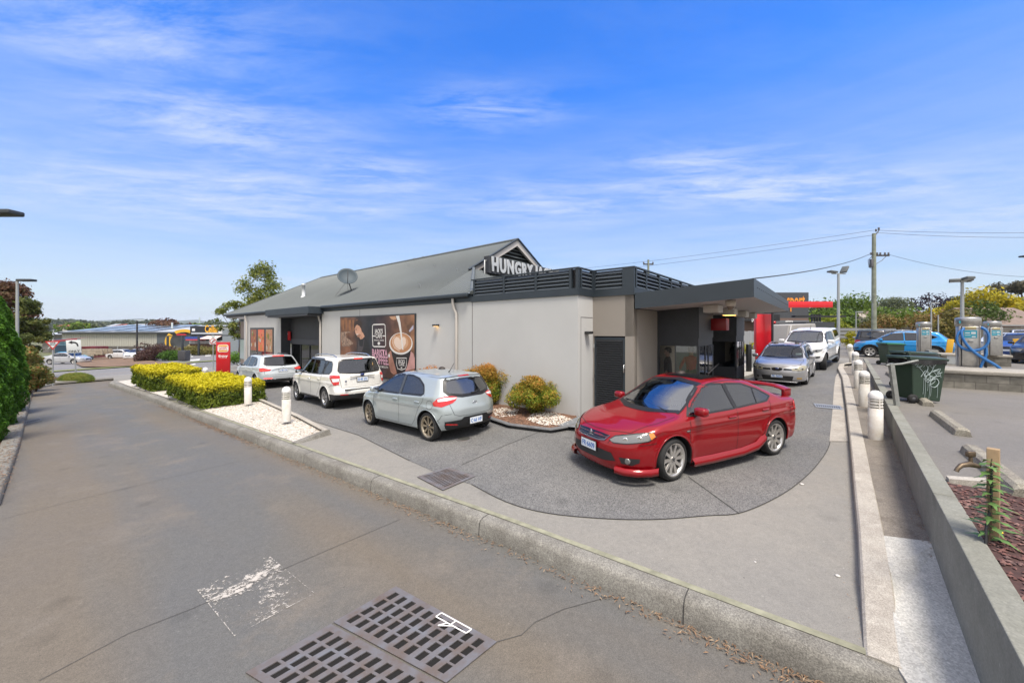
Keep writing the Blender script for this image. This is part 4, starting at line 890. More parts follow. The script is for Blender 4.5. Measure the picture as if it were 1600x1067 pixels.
    for i in range(15):
        y = -.70+i*.1; q = abs(y)/.7; z = 1.195-.06*q**5; x = -2.10+.06*q**2
        v += [(x+.17, y, z-.01), (x+.10, y, z+.025), (x-.04, y, z+.03), (x-.10, y, z+.012), (x-.02, y, z-.008)]
    mb.add(v, [(i*5+j, i*5+(j+1) % 5, (i+1)*5+(j+1) % 5, (i+1)*5+j) for i in range(14) for j in range(5)], 0, True); mb.add(v, [(0, 1, 2, 3, 4), (74, 73, 72, 71, 70)])
    for sg in (1, -1): mb.bbox(-2.14, -1.92, sg*.66-.04, sg*.66+.04, 1.0, 1.165, .025)
    mb.build('boot_spoiler', P, c.root)
    for o in c.patch('tail_lamp', [(-2.2, .66, .93), (-2.2, .72, .78), (-1.95, .87, .80), (-1.93, .86, .95), (-2.1, .78, .98)], R(130), TAIL, .006, .05, mirror=True): pass
    c.mirror(.80, .86, 1.03, P); c.handles([(-.05, .86), (-.98, .89)], P)
    m = MB(); p = Vector((.92, 0, 1.03))
    for y0, y1 in ((.52, -.02), (-.02, -.55)): m.tube([(1.10, y0, 1.005), (1.03, (y0+y1)/2, 1.035), (1.0, y1, 1.045)], .009, 6)
    m.build('wiper', BLK, c.root)
    m = MB(); m.tube([(-.62, 0, 1.47), (-.68, 0, 1.50), (-.95, 0, 1.66)], [.018, .008, .003], 6); m.build('aerial', BLK, c.root)
    c.wheels((10, .026, .026, 0), SILVER_RIM, .775, steer=R(6), tw=.225)
    for sg in (1, -1):
        p = c.hit([(-1.02*sg, .745)], SIDE*sg)[0]; MB().bbox(.985, 1.055, p[1]-.004, p[1]+.012, .735, .757, .006).build('side_repeater', LENS, c.root)
    c.interior(); return c
def silver_hatch(Pf, Pr):
    S = RIO; loc, rz, pt = place(Pf, Pr, 1, S); P = paint('silver_blue', (.42, .47, .48), .45, .35, .08)
    c = Car('parked_car', 'pale silver hatchback seen from behind beside the orange tipped shrubs', 'car', loc, rz, S, P, pt, h=.026)
    front = [(-.66, .99), (0, .97), (.66, .99), (.60, 1.25), (.52, 1.385), (0, 1.42), (-.52, 1.385), (-.60, 1.25)]
    rear = [(-.58, 1.02), (-.3, .975), (.3, .975), (.58, 1.02), (.64, 1.09), (.57, 1.29), (.48, 1.34), (0, 1.36), (-.48, 1.34), (-.57, 1.29), (-.64, 1.09)]
    sides = [[(1.0, .94), (-.14, .955), (-.10, 1.375), (.15, 1.38), (.38, 1.33), (.75, 1.13)], [(-.22, .96), (-1.05, .985), (-1.12, 1.03), (-1.00, 1.19), (-.74, 1.32), (-.45, 1.37), (-.18, 1.378)]]
    c.glaze(front, rear, sides, G_FRONT, glass_mat('rear_glass_bright', (.30, .33, .35), .22), G_SIDE, frit=.045)
    c.body()
    c.trim('pillar_trim', [(-.18, 1, .95), (-.14, 1, 1.385)], .09, mat('pillar_grey', (.05, .055, .06), .3))
    c.seams([(SIDE, True, [(.98, 1, .90), (1.0, 1, .6), (.90, 1, .31), (.8, 1, .27), (-.16, 1, .27), (-.18, 1, .6), (-.18, 1, .94)]),
             (SIDE, True, [(-.2, 1, .27), (-.70, 1, .28), (-.84, 1, .42), (-.97, 1, .68), (-1.13, 1, .86), (-1.16, 1, 1.0)]),
             (math.pi, True, [(-1, .71, 1.07), (-1, .66, .98), (-1, .60, .72), (-1, .56, .60), (-1, .45, .565), (-1, 0, .555)]), (None, True, [(-1.5, .50), (-.8, .56), (.2, .56)]),
             (None, True, [(1.9, .60), (1.5, .74), (1.2, .72)]), (SIDE, True, [(-1.38, 1, .90), (-1.46, 1, .87), (-1.49, 1, .80), (-1.46, 1, .73), (-1.38, 1, .70), (-1.30, 1, .73), (-1.27, 1, .80), (-1.30, 1, .87), (-1.38, 1, .90)]), (SIDE, True, [(-1.60, 1, .44), (-1.68, 1, .52), (-1.72, 1, .60), (-1.85, 1, .62)])], .007)
    A = R(140)
    tl = c.patch('tail_lamp', [(-1.90, .50, .965), (-1.86, .50, .90), (-1.9, .62, .85), (-1.75, .80, .775), (-1.55, .86, .79), (-1.50, .85, .86), (-1.62, .82, .95), (-1.75, .74, .985), (-1.85, .6, .99)], A, TAIL, .008, .045, mirror=True)
    for o, sg in zip(tl, (1, -1)): c.patch('clear_lens', [(-1.9, .50*sg, .955), (-1.88, .54*sg, .925), (-1.8, .70*sg, .895), (-1.62, .80*sg, .885), (-1.62, .81*sg, .935), (-1.75, .735*sg, .965)], A*sg, TAILW, .012, .045, o)
    c.patch('high_brake_lamp', [(-1, -.16, 1.372), (-1, -.16, 1.395), (-1, .16, 1.395), (-1, .16, 1.372)], math.pi, TAIL, .012, .05)
    mb = MB(); c.line([(-1, -.60, 1.375), (-1, 0, 1.405), (-1, .60, 1.375)], math.pi, .03, P, .016, mb, False); mb.build('roof_spoiler', P, c.root)
    c.patch('bumper_insert', [(-1, -.74, .46), (-1, -.66, .30), (-1, .66, .30), (-1, .74, .46), (-1, .40, .48), (-1, .34, .53), (-1, -.34, .53), (-1, -.40, .48)], math.pi, BLK, .006, .06)
    for sg in (1, -1): c.patch('reflector', [(-1, .46*sg, .36), (-1, .48*sg, .395), (-1, .70*sg, .42), (-1, .71*sg, .39)], math.pi, TAIL, .011, .05)
    x0 = c.hit([(0, .45)], math.pi)[0][0]; c.plate(x0-.02, .42, 'C·66 HF', rear=True)
    x0 = c.hit([(0, .82)], math.pi)[0][0]; b = MB(); b.tube([(x0-.012, .065*math.cos(a), .80+.033*math.sin(a)) for a in np.linspace(0, 2*math.pi, 17)], .006, 6, caps=False); b.bbox(x0-.016, x0-.004, -.045, .045, .792, .808, .003); b.build('badge', CHROME, c.root)
    b = MB(); b.bbox(x0-.016, x0-.0, -.055, .055, .735, .75, .004); b.build('boot_release', BLK, c.root)
    m = MB(); p = c.hit([(.25, 1.03), (-.02, 1.01)], math.pi); m.tube([p[1]+Vector((-.02, 0, 0)), (p[0]+p[1])/2+np.array([-.03, 0, .0]), p[0]+np.array([-.02, 0, .04])], [.02, .014, .008], 6); m.build('rear_wiper', BLK, c.root)
    m = MB(); m.tube([(-1.02, 0, 1.445), (-1.06, 0, 1.47), (-1.22, 0, 1.66)], [.02, .008, .004], 6); m.build('aerial', BLK, c.root)
    c.mirror(.82, .85, .99, P); c.handles([(-.02, .82), (-.93, .83)], P)
    c.wheels((8, .014, .012, .07), DARKRIM, .75, steer=R(-6), tw=.215); c.interior(); return c
def white_wagon(Pf, Pr):
    S = FORESTER; loc, rz, pt = place(Pf, Pr, 1, S); P = paint('pearl_white', (.74, .73, .69), .0, .3)
    c = Car('parked_car', 'white off-road wagon with chrome roof rails in front of the coffee poster', 'car', loc, rz, S, P, pt, h=.028)
    front = [(-.70, 1.14), (0, 1.12), (.70, 1.14), (.66, 1.4), (.60, 1.60), (0, 1.64), (-.60, 1.60), (-.66, 1.4)]
    rear = [(-.66, 1.18), (0, 1.14), (.66, 1.18), (.70, 1.25), (.62, 1.56), (.5, 1.60), (-.5, 1.60), (-.62, 1.56), (-.70, 1.25)]
    sides = [[(.95, 1.085), (-.14, 1.10), (-.12, 1.585), (.15, 1.585), (.42, 1.54), (.72, 1.32)], [(-.22, 1.10), (-1.02, 1.115), (-1.06, 1.56), (-.20, 1.585)], [(-1.10, 1.12), (-1.62, 1.15), (-1.74, 1.24), (-1.66, 1.46), (-1.55, 1.53), (-1.12, 1.555)]]
    c.glaze(front, rear, sides, G_FRONT, glass_mat('rear_glass_grey', (.12, .13, .14), .12), G_SIDE, frit=.03)
    c.body()
    c.trim('pillar_trim', [(-.18, 1, 1.10), (-.16, 1, 1.59)], .08, GLOSSBLK); c.trim('pillar_trim', [(-1.06, 1, 1.115), (-1.09, 1, 1.56)], .05, GLOSSBLK)
    c.trim('rain_visor', [(.75, 1, 1.36), (.44, 1, 1.575), (.15, 1, 1.62), (-.95, 1, 1.60)], .055, mat('visor_smoke', (.05, .05, .05), .2), .02)
    c.seams([(SIDE, True, [(.95, 1, 1.05), (.97, 1, .7), (.93, 1, .36), (-.16, 1, .36), (-.18, 1, .7), (-.18, 1, 1.08)]), (SIDE, True, [(-.2, 1, .36), (-.66, 1, .36), (-.86, 1, .60), (-1.02, 1, .85), (-1.08, 1, 1.1)]),
             (math.pi, True, [(-1, .73, 1.2), (-1, .70, 1.0), (-1, .66, .72), (-1, 0, .70)]), (SIDE, True, [(-1.66, 1, .72), (-1.85, 1, .80), (-2.1, 1, .80)]), (None, True, [(1.9, .60), (1.5, .76), (1.2, .74)])], .009)
    A = R(140)
    tl = c.patch('tail_lamp', [(-2.1, .70, 1.10), (-2.1, .74, .82), (-1.98, .84, .80), (-1.75, .88, 1.02), (-1.72, .87, 1.10), (-1.95, .82, 1.12)], A, TAIL, .010, .045, mirror=True)
    for o, sg in zip(tl, (1, -1)): c.patch('clear_lens', [(-2.1, .72*sg, 1.01), (-2.1, .735*sg, .92), (-1.95, .85*sg, .90), (-1.86, .86*sg, 1.01)], A*sg, TAILW, .014, .045, o)
    c.patch('high_brake_lamp', [(-1, -.15, 1.605), (-1, -.15, 1.635), (-1, .15, 1.635), (-1, .15, 1.605)], math.pi, BRAKE, .014, .05)
    x0 = c.hit([(0, .9)], math.pi)[0][0]; c.plate(x0-.015, .95, 'D·45 ZC', rear=True)
    b = MB(); b.bbox(x0-.03, x0, -.42, .42, 1.045, 1.065, .006); b.build('tailgate_bar', mat('satin_metal', (.35, .35, .36), .25, 1), c.root)
    b = MB(); b.lathe([(.0, .006), (.035, .004), (.04, -.004)], 20, 0, Matrix.Translation((x0-.006, 0, 1.10)) @ Matrix.Rotation(R(-90), 4, 'Y') @ Matrix.Diagonal((1, 1.9, 1, 1))); b.build('badge', mat('badge_blue', (.02, .04, .16), .2, coat=1), c.root)
    b = MB(); b.lathe([(.0, .006), (.03, .004), (.034, -.004)], 16, 0, Matrix.Translation((x0-.004, .55, .92)) @ Matrix.Rotation(R(-90), 4, 'Y')); b.build('round_sticker', mat('badge_grey', (.12, .14, .2), .4), c.root)
    xb = c.hit([(0, .63)], math.pi)[0][0]; b = MB(); b.bbox(xb-.02, xb+.1, -.6, .6, .645, .665, .008); b.build('bumper_step', BLK, c.root)
    for sg in (1, -1): c.patch('reflector', [(-1, .50*sg, .49), (-1, .50*sg, .52), (-1, .72*sg, .52), (-1, .72*sg, .49)], math.pi, TAIL, .011, .05)
    p = c.hit([(.3, 1.22), (-.02, 1.18)], math.pi); MB().tube([p[1]+np.array([-.02, 0, 0]), (p[0]+p[1])/2+np.array([-.03, 0, 0]), p[0]+np.array([-.02, 0, 0])], [.025, .014, .008], 6).build('rear_wiper', BLK, c.root)
    for sg in (1, -1):
        pts = [(.35, .56*sg, 1.655), (.22, .58*sg, 1.72), (-.1, .59*sg, 1.755), (-.8, .59*sg, 1.76), (-1.35, .585*sg, 1.735), (-1.6, .57*sg, 1.665)]
        MB().tube(pts, .017, 8).build('roof_rail', mat('rail_silver', (.55, .56, .57), .25, 1), c.root)
    c.mirror(.80, .87, 1.12, GLOSSBLK); c.handles([(-.03, .93), (-.88, .95)], P)
    c.wheels((5, .035, .02, .16), mat('two_tone_rim', (.45, .45, .46), .3, .8), .66, steer=R(-4), tw=.23); c.interior(); return c
def white_suv(Pf, Pr):
    S = QTHREE; loc, rz, pt = place(Pf, Pr, 1, S); P = paint('ice_white', (.60, .65, .68), .15, .3)
    c = Car('parked_car', 'white compact SUV with black roof rails waiting at the pick-up window', 'car', loc, rz, S, P, pt, h=.03)
    front = [(-.72, 1.08), (0, 1.06), (.72, 1.08), (.64, 1.36), (.55, 1.50), (0, 1.54), (-.55, 1.50), (-.64, 1.36)]
    rear = [(-.64, 1.10), (0, 1.075), (.64, 1.10), (.70, 1.16), (.58, 1.46), (0, 1.50), (-.58, 1.46), (-.70, 1.16)]
    sides = [[(.98, 1.04), (-.12, 1.05), (-.10, 1.49), (.15, 1.49), (.42, 1.43), (.75, 1.24)], [(-.20, 1.05), (-.88, 1.06), (-.92, 1.46), (-.18, 1.49)], [(-.96, 1.07), (-1.28, 1.10), (-1.32, 1.16), (-1.15, 1.38), (-.98, 1.455)]]
    c.glaze(front, rear, sides, G_FRONT, G_TINT, G_SIDE, frit=.03); c.body()
    c.seams([(SIDE, True, [(.98, 1, 1.02), (.99, 1, .6), (.9, 1, .33), (-.14, 1, .33), (-.16, 1, 1.04)]), (SIDE, True, [(-.2, 1, .33), (-.66, 1, .33), (-.90, 1, .7), (-.95, 1, 1.05)]), (math.pi, True, [(-1, .76, 1.1), (-1, .74, .7), (-1, 0, .68)])], .009)
    A = R(145)
    tl = c.patch('tail_lamp', [(-2.1, .44, .93), (-2.1, .52, .86), (-1.95, .84, .83), (-1.82, .88, .84), (-1.80, .87, .99), (-2.0, .80, 1.0)], A, TAIL, .010, .045, mirror=True)
    for o, sg in zip(tl, (1, -1)): c.patch('brake_light', [(-2.1, .56*sg, .90), (-2.0, .80*sg, .88), (-1.9, .86*sg, .88), (-1.9, .86*sg, .92), (-2.0, .80*sg, .925)], A*sg, BRAKE, .014, .045, o)
    c.patch('high_brake_lamp', [(-1, -.25, 1.50), (-1, -.25, 1.53), (-1, .25, 1.53), (-1, .25, 1.50)], math.pi, BRAKE, .014, .05)
    x0 = c.hit([(0, .84)], math.pi)[0][0]; c.plate(x0-.01, .86, 'L·40 YX', rear=True)
    b = MB(); b.bbox(x0-.02, x0+.02, -.5, .5, .965, .975, .004); b.build('tailgate_crease', mat('shadow_gap', (.12, .13, .14), .6), c.root)
    b = MB()
    for k in range(4): b.tube([(x0-.02, -.09+.06*k+.04*math.cos(a), 1.015+.04*math.sin(a)) for a in np.linspace(0, 2*math.pi, 17)], .005, 5, caps=False)
    b.build('badge', CHROME, c.root)
    for sg in (1, -1):
        c.patch('reflector', [(-1, .46*sg, .50), (-1, .46*sg, .53), (-1, .76*sg, .54), (-1, .76*sg, .51)], math.pi, BRAKE, .011, .05)
        MB().tube([(.2, .55*sg, 1.545), (.05, .565*sg, 1.60), (-.5, .575*sg, 1.625), (-1.1, .565*sg, 1.60), (-1.3, .55*sg, 1.54)], .018, 8).build('roof_rail', BLK, c.root)
    c.mirror(.84, .88, 1.08, GLOSSBLK); c.handles([(-.03, .88), (-.80, .89)], P); c.wheels((5, .03, .03, .1), SILVER_RIM, .66, tw=.23); c.interior(); return c
def silver_wagon(Pf, Pr):
    S = IMPREZA; loc, rz, pt = place(Pf, Pr, 1, S); P = paint('silver', (.46, .46, .47), .55, .32, .06)
    c = Car('parked_car', 'silver wagon facing the camera between the red sedan and the white pickup', 'car', loc, rz, S, P, pt, h=.028)
    front = [(-.66, .99), (0, .965), (.66, .99), (.60, 1.22), (.52, 1.375), (0, 1.41), (-.52, 1.375), (-.60, 1.22)]
    rear = [(-.60, 1.02), (.60, 1.02), (.55, 1.3), (-.55, 1.3)]
    sides = [[(.92, .95), (-.14, .965), (-.12, 1.37), (.12, 1.37), (.34, 1.33), (.66, 1.12)], [(-.20, .965), (-.98, .98), (-1.0, 1.35), (-.18, 1.37)], [(-1.06, .98), (-1.7, 1.03), (-1.55, 1.28), (-1.08, 1.34)]]
    c.glaze(front, rear, sides, glass_mat('windscreen_clear', (.6, .65, .64), .05), G_TINT, glass_mat('side_clear', (.4, .43, .42), .05), frit=.035); c.body()
    c.seams([(SIDE, True, [(.92, 1, .92), (.94, 1, .6), (.9, 1, .26), (-.14, 1, .26), (-.16, 1, .95)]), (SIDE, True, [(-.18, 1, .26), (-.66, 1, .27), (-.9, 1, .6), (-.98, 1, .97)]), (0.0, False, [(2, -.72, .79), (2, -.4, .715), (2, 0, .70), (2, .4, .715), (2, .72, .79)]), (None, True, [(1.9, .66), (1.5, .73), (1.1, .70)])], .009)
    ell = lambda y, z, a, b, n=18: [(2.2, y+a*math.cos(t), z+b*math.sin(t)) for t in np.linspace(0, 2*math.pi, n, endpoint=False)]
    g = c.patch('grille', [(2, -.17, .66), (2, -.15, .575), (2, -.08, .545), (2, .08, .545), (2, .15, .575), (2, .17, .66), (2, .1, .68), (2, -.1, .68)], 0.0, GLOSSBLK, .005, .04)
    mb = MB(); c.line([(2, -.18, .665), (2, -.16, .575), (2, -.08, .54), (2, .08, .54), (2, .16, .575), (2, .18, .665), (2, .1, .685), (2, -.1, .685)], 0.0, .02, CHROME, .012, mb, False, True); mb.build('grille_surround', P, g)
    MB().lathe([(0, .006), (.03, .004), (.034, -.002)], 16, 0, Matrix.Translation((c.hit([(0, .64)], 0.0)[0][0]+.01, 0, .645)) @ Matrix.Rotation(R(90), 4, 'Y') @ Matrix.Diagonal((1, 1.8, 1, 1))).build('badge', mat('badge_blue', (.02, .04, .16), .2, coat=1), g)
    for sg in (1, -1):
        sgr = c.patch('side_grille', [(2, .215*sg, .655), (2, .205*sg, .595), (2, .45*sg, .60), (2, .44*sg, .645)], 0.0, GLOSSBLK, .005, .04)
        hl = c.patch('headlight', [(2.15, .46*sg, .66), (2.17, .48*sg, .585), (2.05, .74*sg, .58), (1.88, .83*sg, .62), (1.72, .86*sg, .74), (1.9, .78*sg, .765), (2.08, .58*sg, .70)], R(25)*sg, LENSY, .008, .05)
        for xx, yy in ((2.1, .57), (1.98, .72)):
            p = c.hit([c.h2((xx, yy*sg, .645), R(25)*sg)], R(25)*sg)[0]; MB().lathe([(.055, .008), (.045, .012), (.03, .008), (0, .013)], 18, 0, Matrix.Translation(p) @ Matrix.Rotation(R(25)*sg, 4, 'Z') @ Matrix.Rotation(R(90), 4, 'Y')).build('lamp_bowl', REFL, hl)
        c.patch('fog_lamp', [(2.1, .60*sg, .335), (2.1, .60*sg, .27), (2.0, .74*sg, .27), (2.0, .74*sg, .335)], R(15)*sg, mat('fog_amber', (.6, .38, .12), .2, coat=1), .006, .04) if sg > 0 else c.patch('fog_lamp_cover', ell(-.66, .31, .05, .045, 14), R(-15), mat('fog_dark', (.08, .08, .08), .3), .006, .04)
    c.patch('lower_grille', [(2, -.50, .385), (2, -.46, .22), (2, .46, .22), (2, .50, .385)], 0.0, BLK, .005, .05)
    x0 = c.hit([(0, .40)], 0.0)[0][0]; c.plate(x0+.025, .37, 'FR·3602', w=.36, h=.1)
    for sg in (1, -1): MB().tube([(.25, .54*sg, 1.40), (.12, .55*sg, 1.455), (-.6, .565*sg, 1.485), (-1.4, .55*sg, 1.465), (-1.6, .54*sg, 1.41)], .02, 8).build('roof_rail', mat('rail_dark', (.12, .12, .13), .3), c.root)
    MB().bbox(2.16, 2.23, -.62, .62, .165, .19, .01).build('front_splitter', P, c.root)
    m = MB()
    for y0, y1 in ((.50, -.02), (-.02, -.52)): m.tube([(1.07, y0, .985), (1.0, (y0+y1)/2, 1.01), (.97, y1, 1.02)], .009, 6)
    m.build('wiper', BLK, c.root); p = Vector((.75, .5, 1.02)); MB().box(.74, .745, .42, .62, 1.06, 1.13).build('windscreen_sticker', mat('sticker_pale', (.6, .75, .75), .5), c.root)
    c.mirror(.78, .85, 1.0, P); c.wheels((7, .03, .03, 0), SILVER_RIM, .66, tw=.21); c.interior(); return c
def white_pickup(Pf, Pr):
    S = RANGER; loc, rz, pt = place(Pf, Pr, 1, S); P = paint('truck_white', (.80, .80, .79), 0, .3)
    c = Car('parked_car', 'white dual-cab pickup with a canopy and black side step', 'pickup truck', loc, rz, S, P, pt, h=.032)
    front = [(-.72, 1.31), (0, 1.28), (.72, 1.31), (.66, 1.60), (.60, 1.755), (0, 1.79), (-.60, 1.755), (-.66, 1.60)]
    rear = [(-.62, 1.34), (.62, 1.34), (.58, 1.68), (-.58, 1.68)]
    sides = [[(1.06, 1.23), (.02, 1.27), (.04, 1.72), (.38, 1.72), (.60, 1.67), (.88, 1.45)], [(-.06, 1.27), (-.80, 1.30), (-.72, 1.66), (-.5, 1.715), (-.04, 1.725)], [(-1.10, 1.36), (-2.42, 1.40), (-2.30, 1.66), (-2.15, 1.70), (-1.15, 1.72)]]
    c.glaze(front, rear, sides, G_FRONT, G_TINT, G_TINT, frit=.035); c.body()
    c.trim('pillar_trim', [(-.02, 1, 1.27), (0, 1, 1.73)], .06, GLOSSBLK)
    c.seams([(SIDE, True, [(1.05, 1, 1.18), (1.06, 1, .9), (.95, 1, .55), (0, 1, .55), (-.02, 1, 1.25)]), (SIDE, True, [(-.04, 1, .55), (-.8, 1, .58), (-.85, 1, 1.27), (-.80, 1, 1.75)]), (SIDE, True, [(-.92, 1, .55), (-.92, 1, 1.85)]), (SIDE, True, [(-.95, 1, 1.285), (-2.68, 1, 1.31)]), (0.0, False, [(2, -.76, 1.10), (2, -.4, 1.035), (2, .4, 1.035), (2, .76, 1.10)])], .012)
    c.patch('grille', [(2, -.44, 1.0), (2, -.40, .80), (2, .40, .80), (2, .44, 1.0)], 0.0, mat('grille_grey', (.25, .25, .26), .3, .8), .006, .05)
    c.patch('lower_grille', [(2, -.50, .74), (2, -.44, .58), (2, .44, .58), (2, .50, .74)], 0.0, BLK, .006, .05)
    for sg in (1, -1):
        hl = c.patch('headlight', [(2.40, .50*sg, 1.02), (2.42, .50*sg, .92), (2.3, .72*sg, .90), (2.1, .86*sg, .97), (2.0, .89*sg, 1.06), (2.25, .74*sg, 1.05)], R(25)*sg, LENS, .008, .05)
        p = c.hit([c.h2((2.3, .66*sg, .97), R(25)*sg)], R(25)*sg)[0]; MB().lathe([(.055, .008), (.045, .014), (.03, .008), (0, .013)], 18, 0, Matrix.Translation(p) @ Matrix.Rotation(R(25)*sg, 4, 'Z') @ Matrix.Rotation(R(90), 4, 'Y')).build('lamp_bowl', mat('lamp_dark', (.05, .05, .06), .1, .5), hl)
        c.patch('fog_lamp_recess', [(2.35, .58*sg, .72), (2.35, .58*sg, .62), (2.2, .78*sg, .64), (2.2, .80*sg, .72)], R(20)*sg, BLK, .006, .05)
        mb = MB(); mb.bbox(-.90, 1.05, sg*.93-.09, sg*.93+.09, .40, .45, .02)
        for x in (-.6, .2, .8): mb.box(x-.03, x+.03, sg*.7-.15, sg*.7+.15, .43, .50)
        mb.build('side_step', mat('step_grey', (.10, .11, .11), .5), c.root)
        c.patch('tail_lamp', [(-2.72, .76*sg, 1.2), (-2.72, .78*sg, .86), (-2.58, .90*sg, .88), (-2.58, .90*sg, 1.2)], R(140)*sg, TAIL, .008, .06)
        c.patch('fender_vent', [(1.28, sg, 1.05), (1.14, sg, 1.06), (1.14, sg, .99), (1.25, sg, .98)], SIDE*sg, BLK, .012, .05)
    m = MB()
    for y0, y1 in ((.55, -.02), (-.02, -.55)): m.tube([(1.32, y0, 1.29), (1.24, (y0+y1)/2, 1.33), (1.22, y1, 1.335)], .011, 6)
    m.build('wiper', BLK, c.root); MB().tube([(-.2, 0, 1.83), (-.26, 0, 1.95), (-.30, 0, 2.05)], [.018, .007, .004], 6).build('aerial', BLK, c.root)
    MB().box(1.0, 1.005, .42, .60, 1.36, 1.43).build('windscreen_sticker', mat('sticker_pale', (.6, .75, .75), .5), c.root)
    c.mirror(.92, .90, 1.31, P, 1.2); c.handles([(.1, 1.06), (-.70, 1.09)], P)
    c.wheels((6, .04, .04, 0), mat('dark_alloy', (.10, .10, .11), .35, .6), .60, steer=R(8), tw=.27); c.interior(); return c
BLUE_SPEC = dict(QTHREE); BLUE_SPEC.update(k=.36, wb=2.65, clad=[(-2.3, .42), (2.3, .42)], cladarch=True)
def blue_suv(Pf, Pr):
    S = BLUE_SPEC; loc, rz, pt = place(Pf, Pr, -1 if False else 1, S); P = paint('bright_blue', (.012, .26, .62), .3, .3, .05)
    c = Car('parked_car', 'bright blue SUV parked across the car park behind the vacuum machines', 'car', loc, rz, S, P, pt, h=.034)
    front = [(-.72, 1.08), (0, 1.06), (.72, 1.08), (.64, 1.36), (.55, 1.50), (0, 1.54), (-.55, 1.50), (-.64, 1.36)]
    rear = [(-.64, 1.10), (.64, 1.10), (.58, 1.46), (-.58, 1.46)]
    sides = [[(.98, 1.04), (-.12, 1.05), (-.10, 1.49), (.15, 1.49), (.42, 1.43), (.75, 1.24)], [(-.20, 1.05), (-1.05, 1.09), (-1.45, 1.24), (-1.3, 1.33), (-.92, 1.46), (-.18, 1.49)]]
    c.glaze(front, rear, sides, G_FRONT, G_TINT, G_TINT); c.body()
    c.trim('window_chrome', [(.80, 1, 1.26), (.42, 1, 1.46), (-.14, 1, 1.52), (-.95, 1, 1.49), (-1.5, 1, 1.26)], .02, CHROME, .008)
    c.seams([(SIDE, True, [(.98, 1, 1.02), (.99, 1, .6), (.9, 1, .44), (-.14, 1, .44), (-.16, 1, 1.04)]), (SIDE, True, [(-.2, 1, .44), (-.7, 1, .44), (-.90, 1, .7), (-1.05, 1, 1.05)])], .012)
    g = c.patch('grille', [(2, -.42, .88), (2, -.32, .62), (2, .32, .62), (2, .42, .88)], 0.0, GLOSSBLK, .006, .05)
    mb = MB(); c.line([(2, -.26, .88), (2, -.16, .66), (2, .16, .66), (2, .26, .88)], 0.0, .04, CHROME, .014, mb, False); mb.build('grille_chrome', CHROME, g)
    c.patch('lower_grille', [(2, -.5, .56), (2, -.46, .42), (2, .46, .42), (2, .5, .56)], 0.0, BLK, .006, .05)
    for sg in (1, -1):
        c.patch('headlight', [(2.05, .46*sg, .86), (2.05, .50*sg, .79), (1.95, .70*sg, .80), (1.6, .89*sg, .90), (1.62, .88*sg, .95), (1.95, .70*sg, .90)], R(30)*sg, LENS, .008, .05)
        c.patch('fog_lamp_recess', [(2.05, .56*sg, .56), (2.05, .56*sg, .48), (1.9, .80*sg, .54), (1.9, .80*sg, .60)], R(20)*sg, BLK, .006, .05)
        MB().tube([(.2, .55*sg, 1.545), (.05, .565*sg, 1.60), (-.5, .575*sg, 1.625), (-1.1, .565*sg, 1.60), (-1.3, .55*sg, 1.54)], .018, 8).build('roof_rail', mat('rail_silver', (.55, .56, .57), .25, 1), c.root)
    x0 = c.hit([(0, .5)], 0.0)[0][0]; c.plate(x0+.02, .53, 'I·82 KW')
    c.mirror(.84, .88, 1.08, P); c.wheels((5, .03, .03, .12), SILVER_RIM, .66, tw=.23); c.interior(); return c
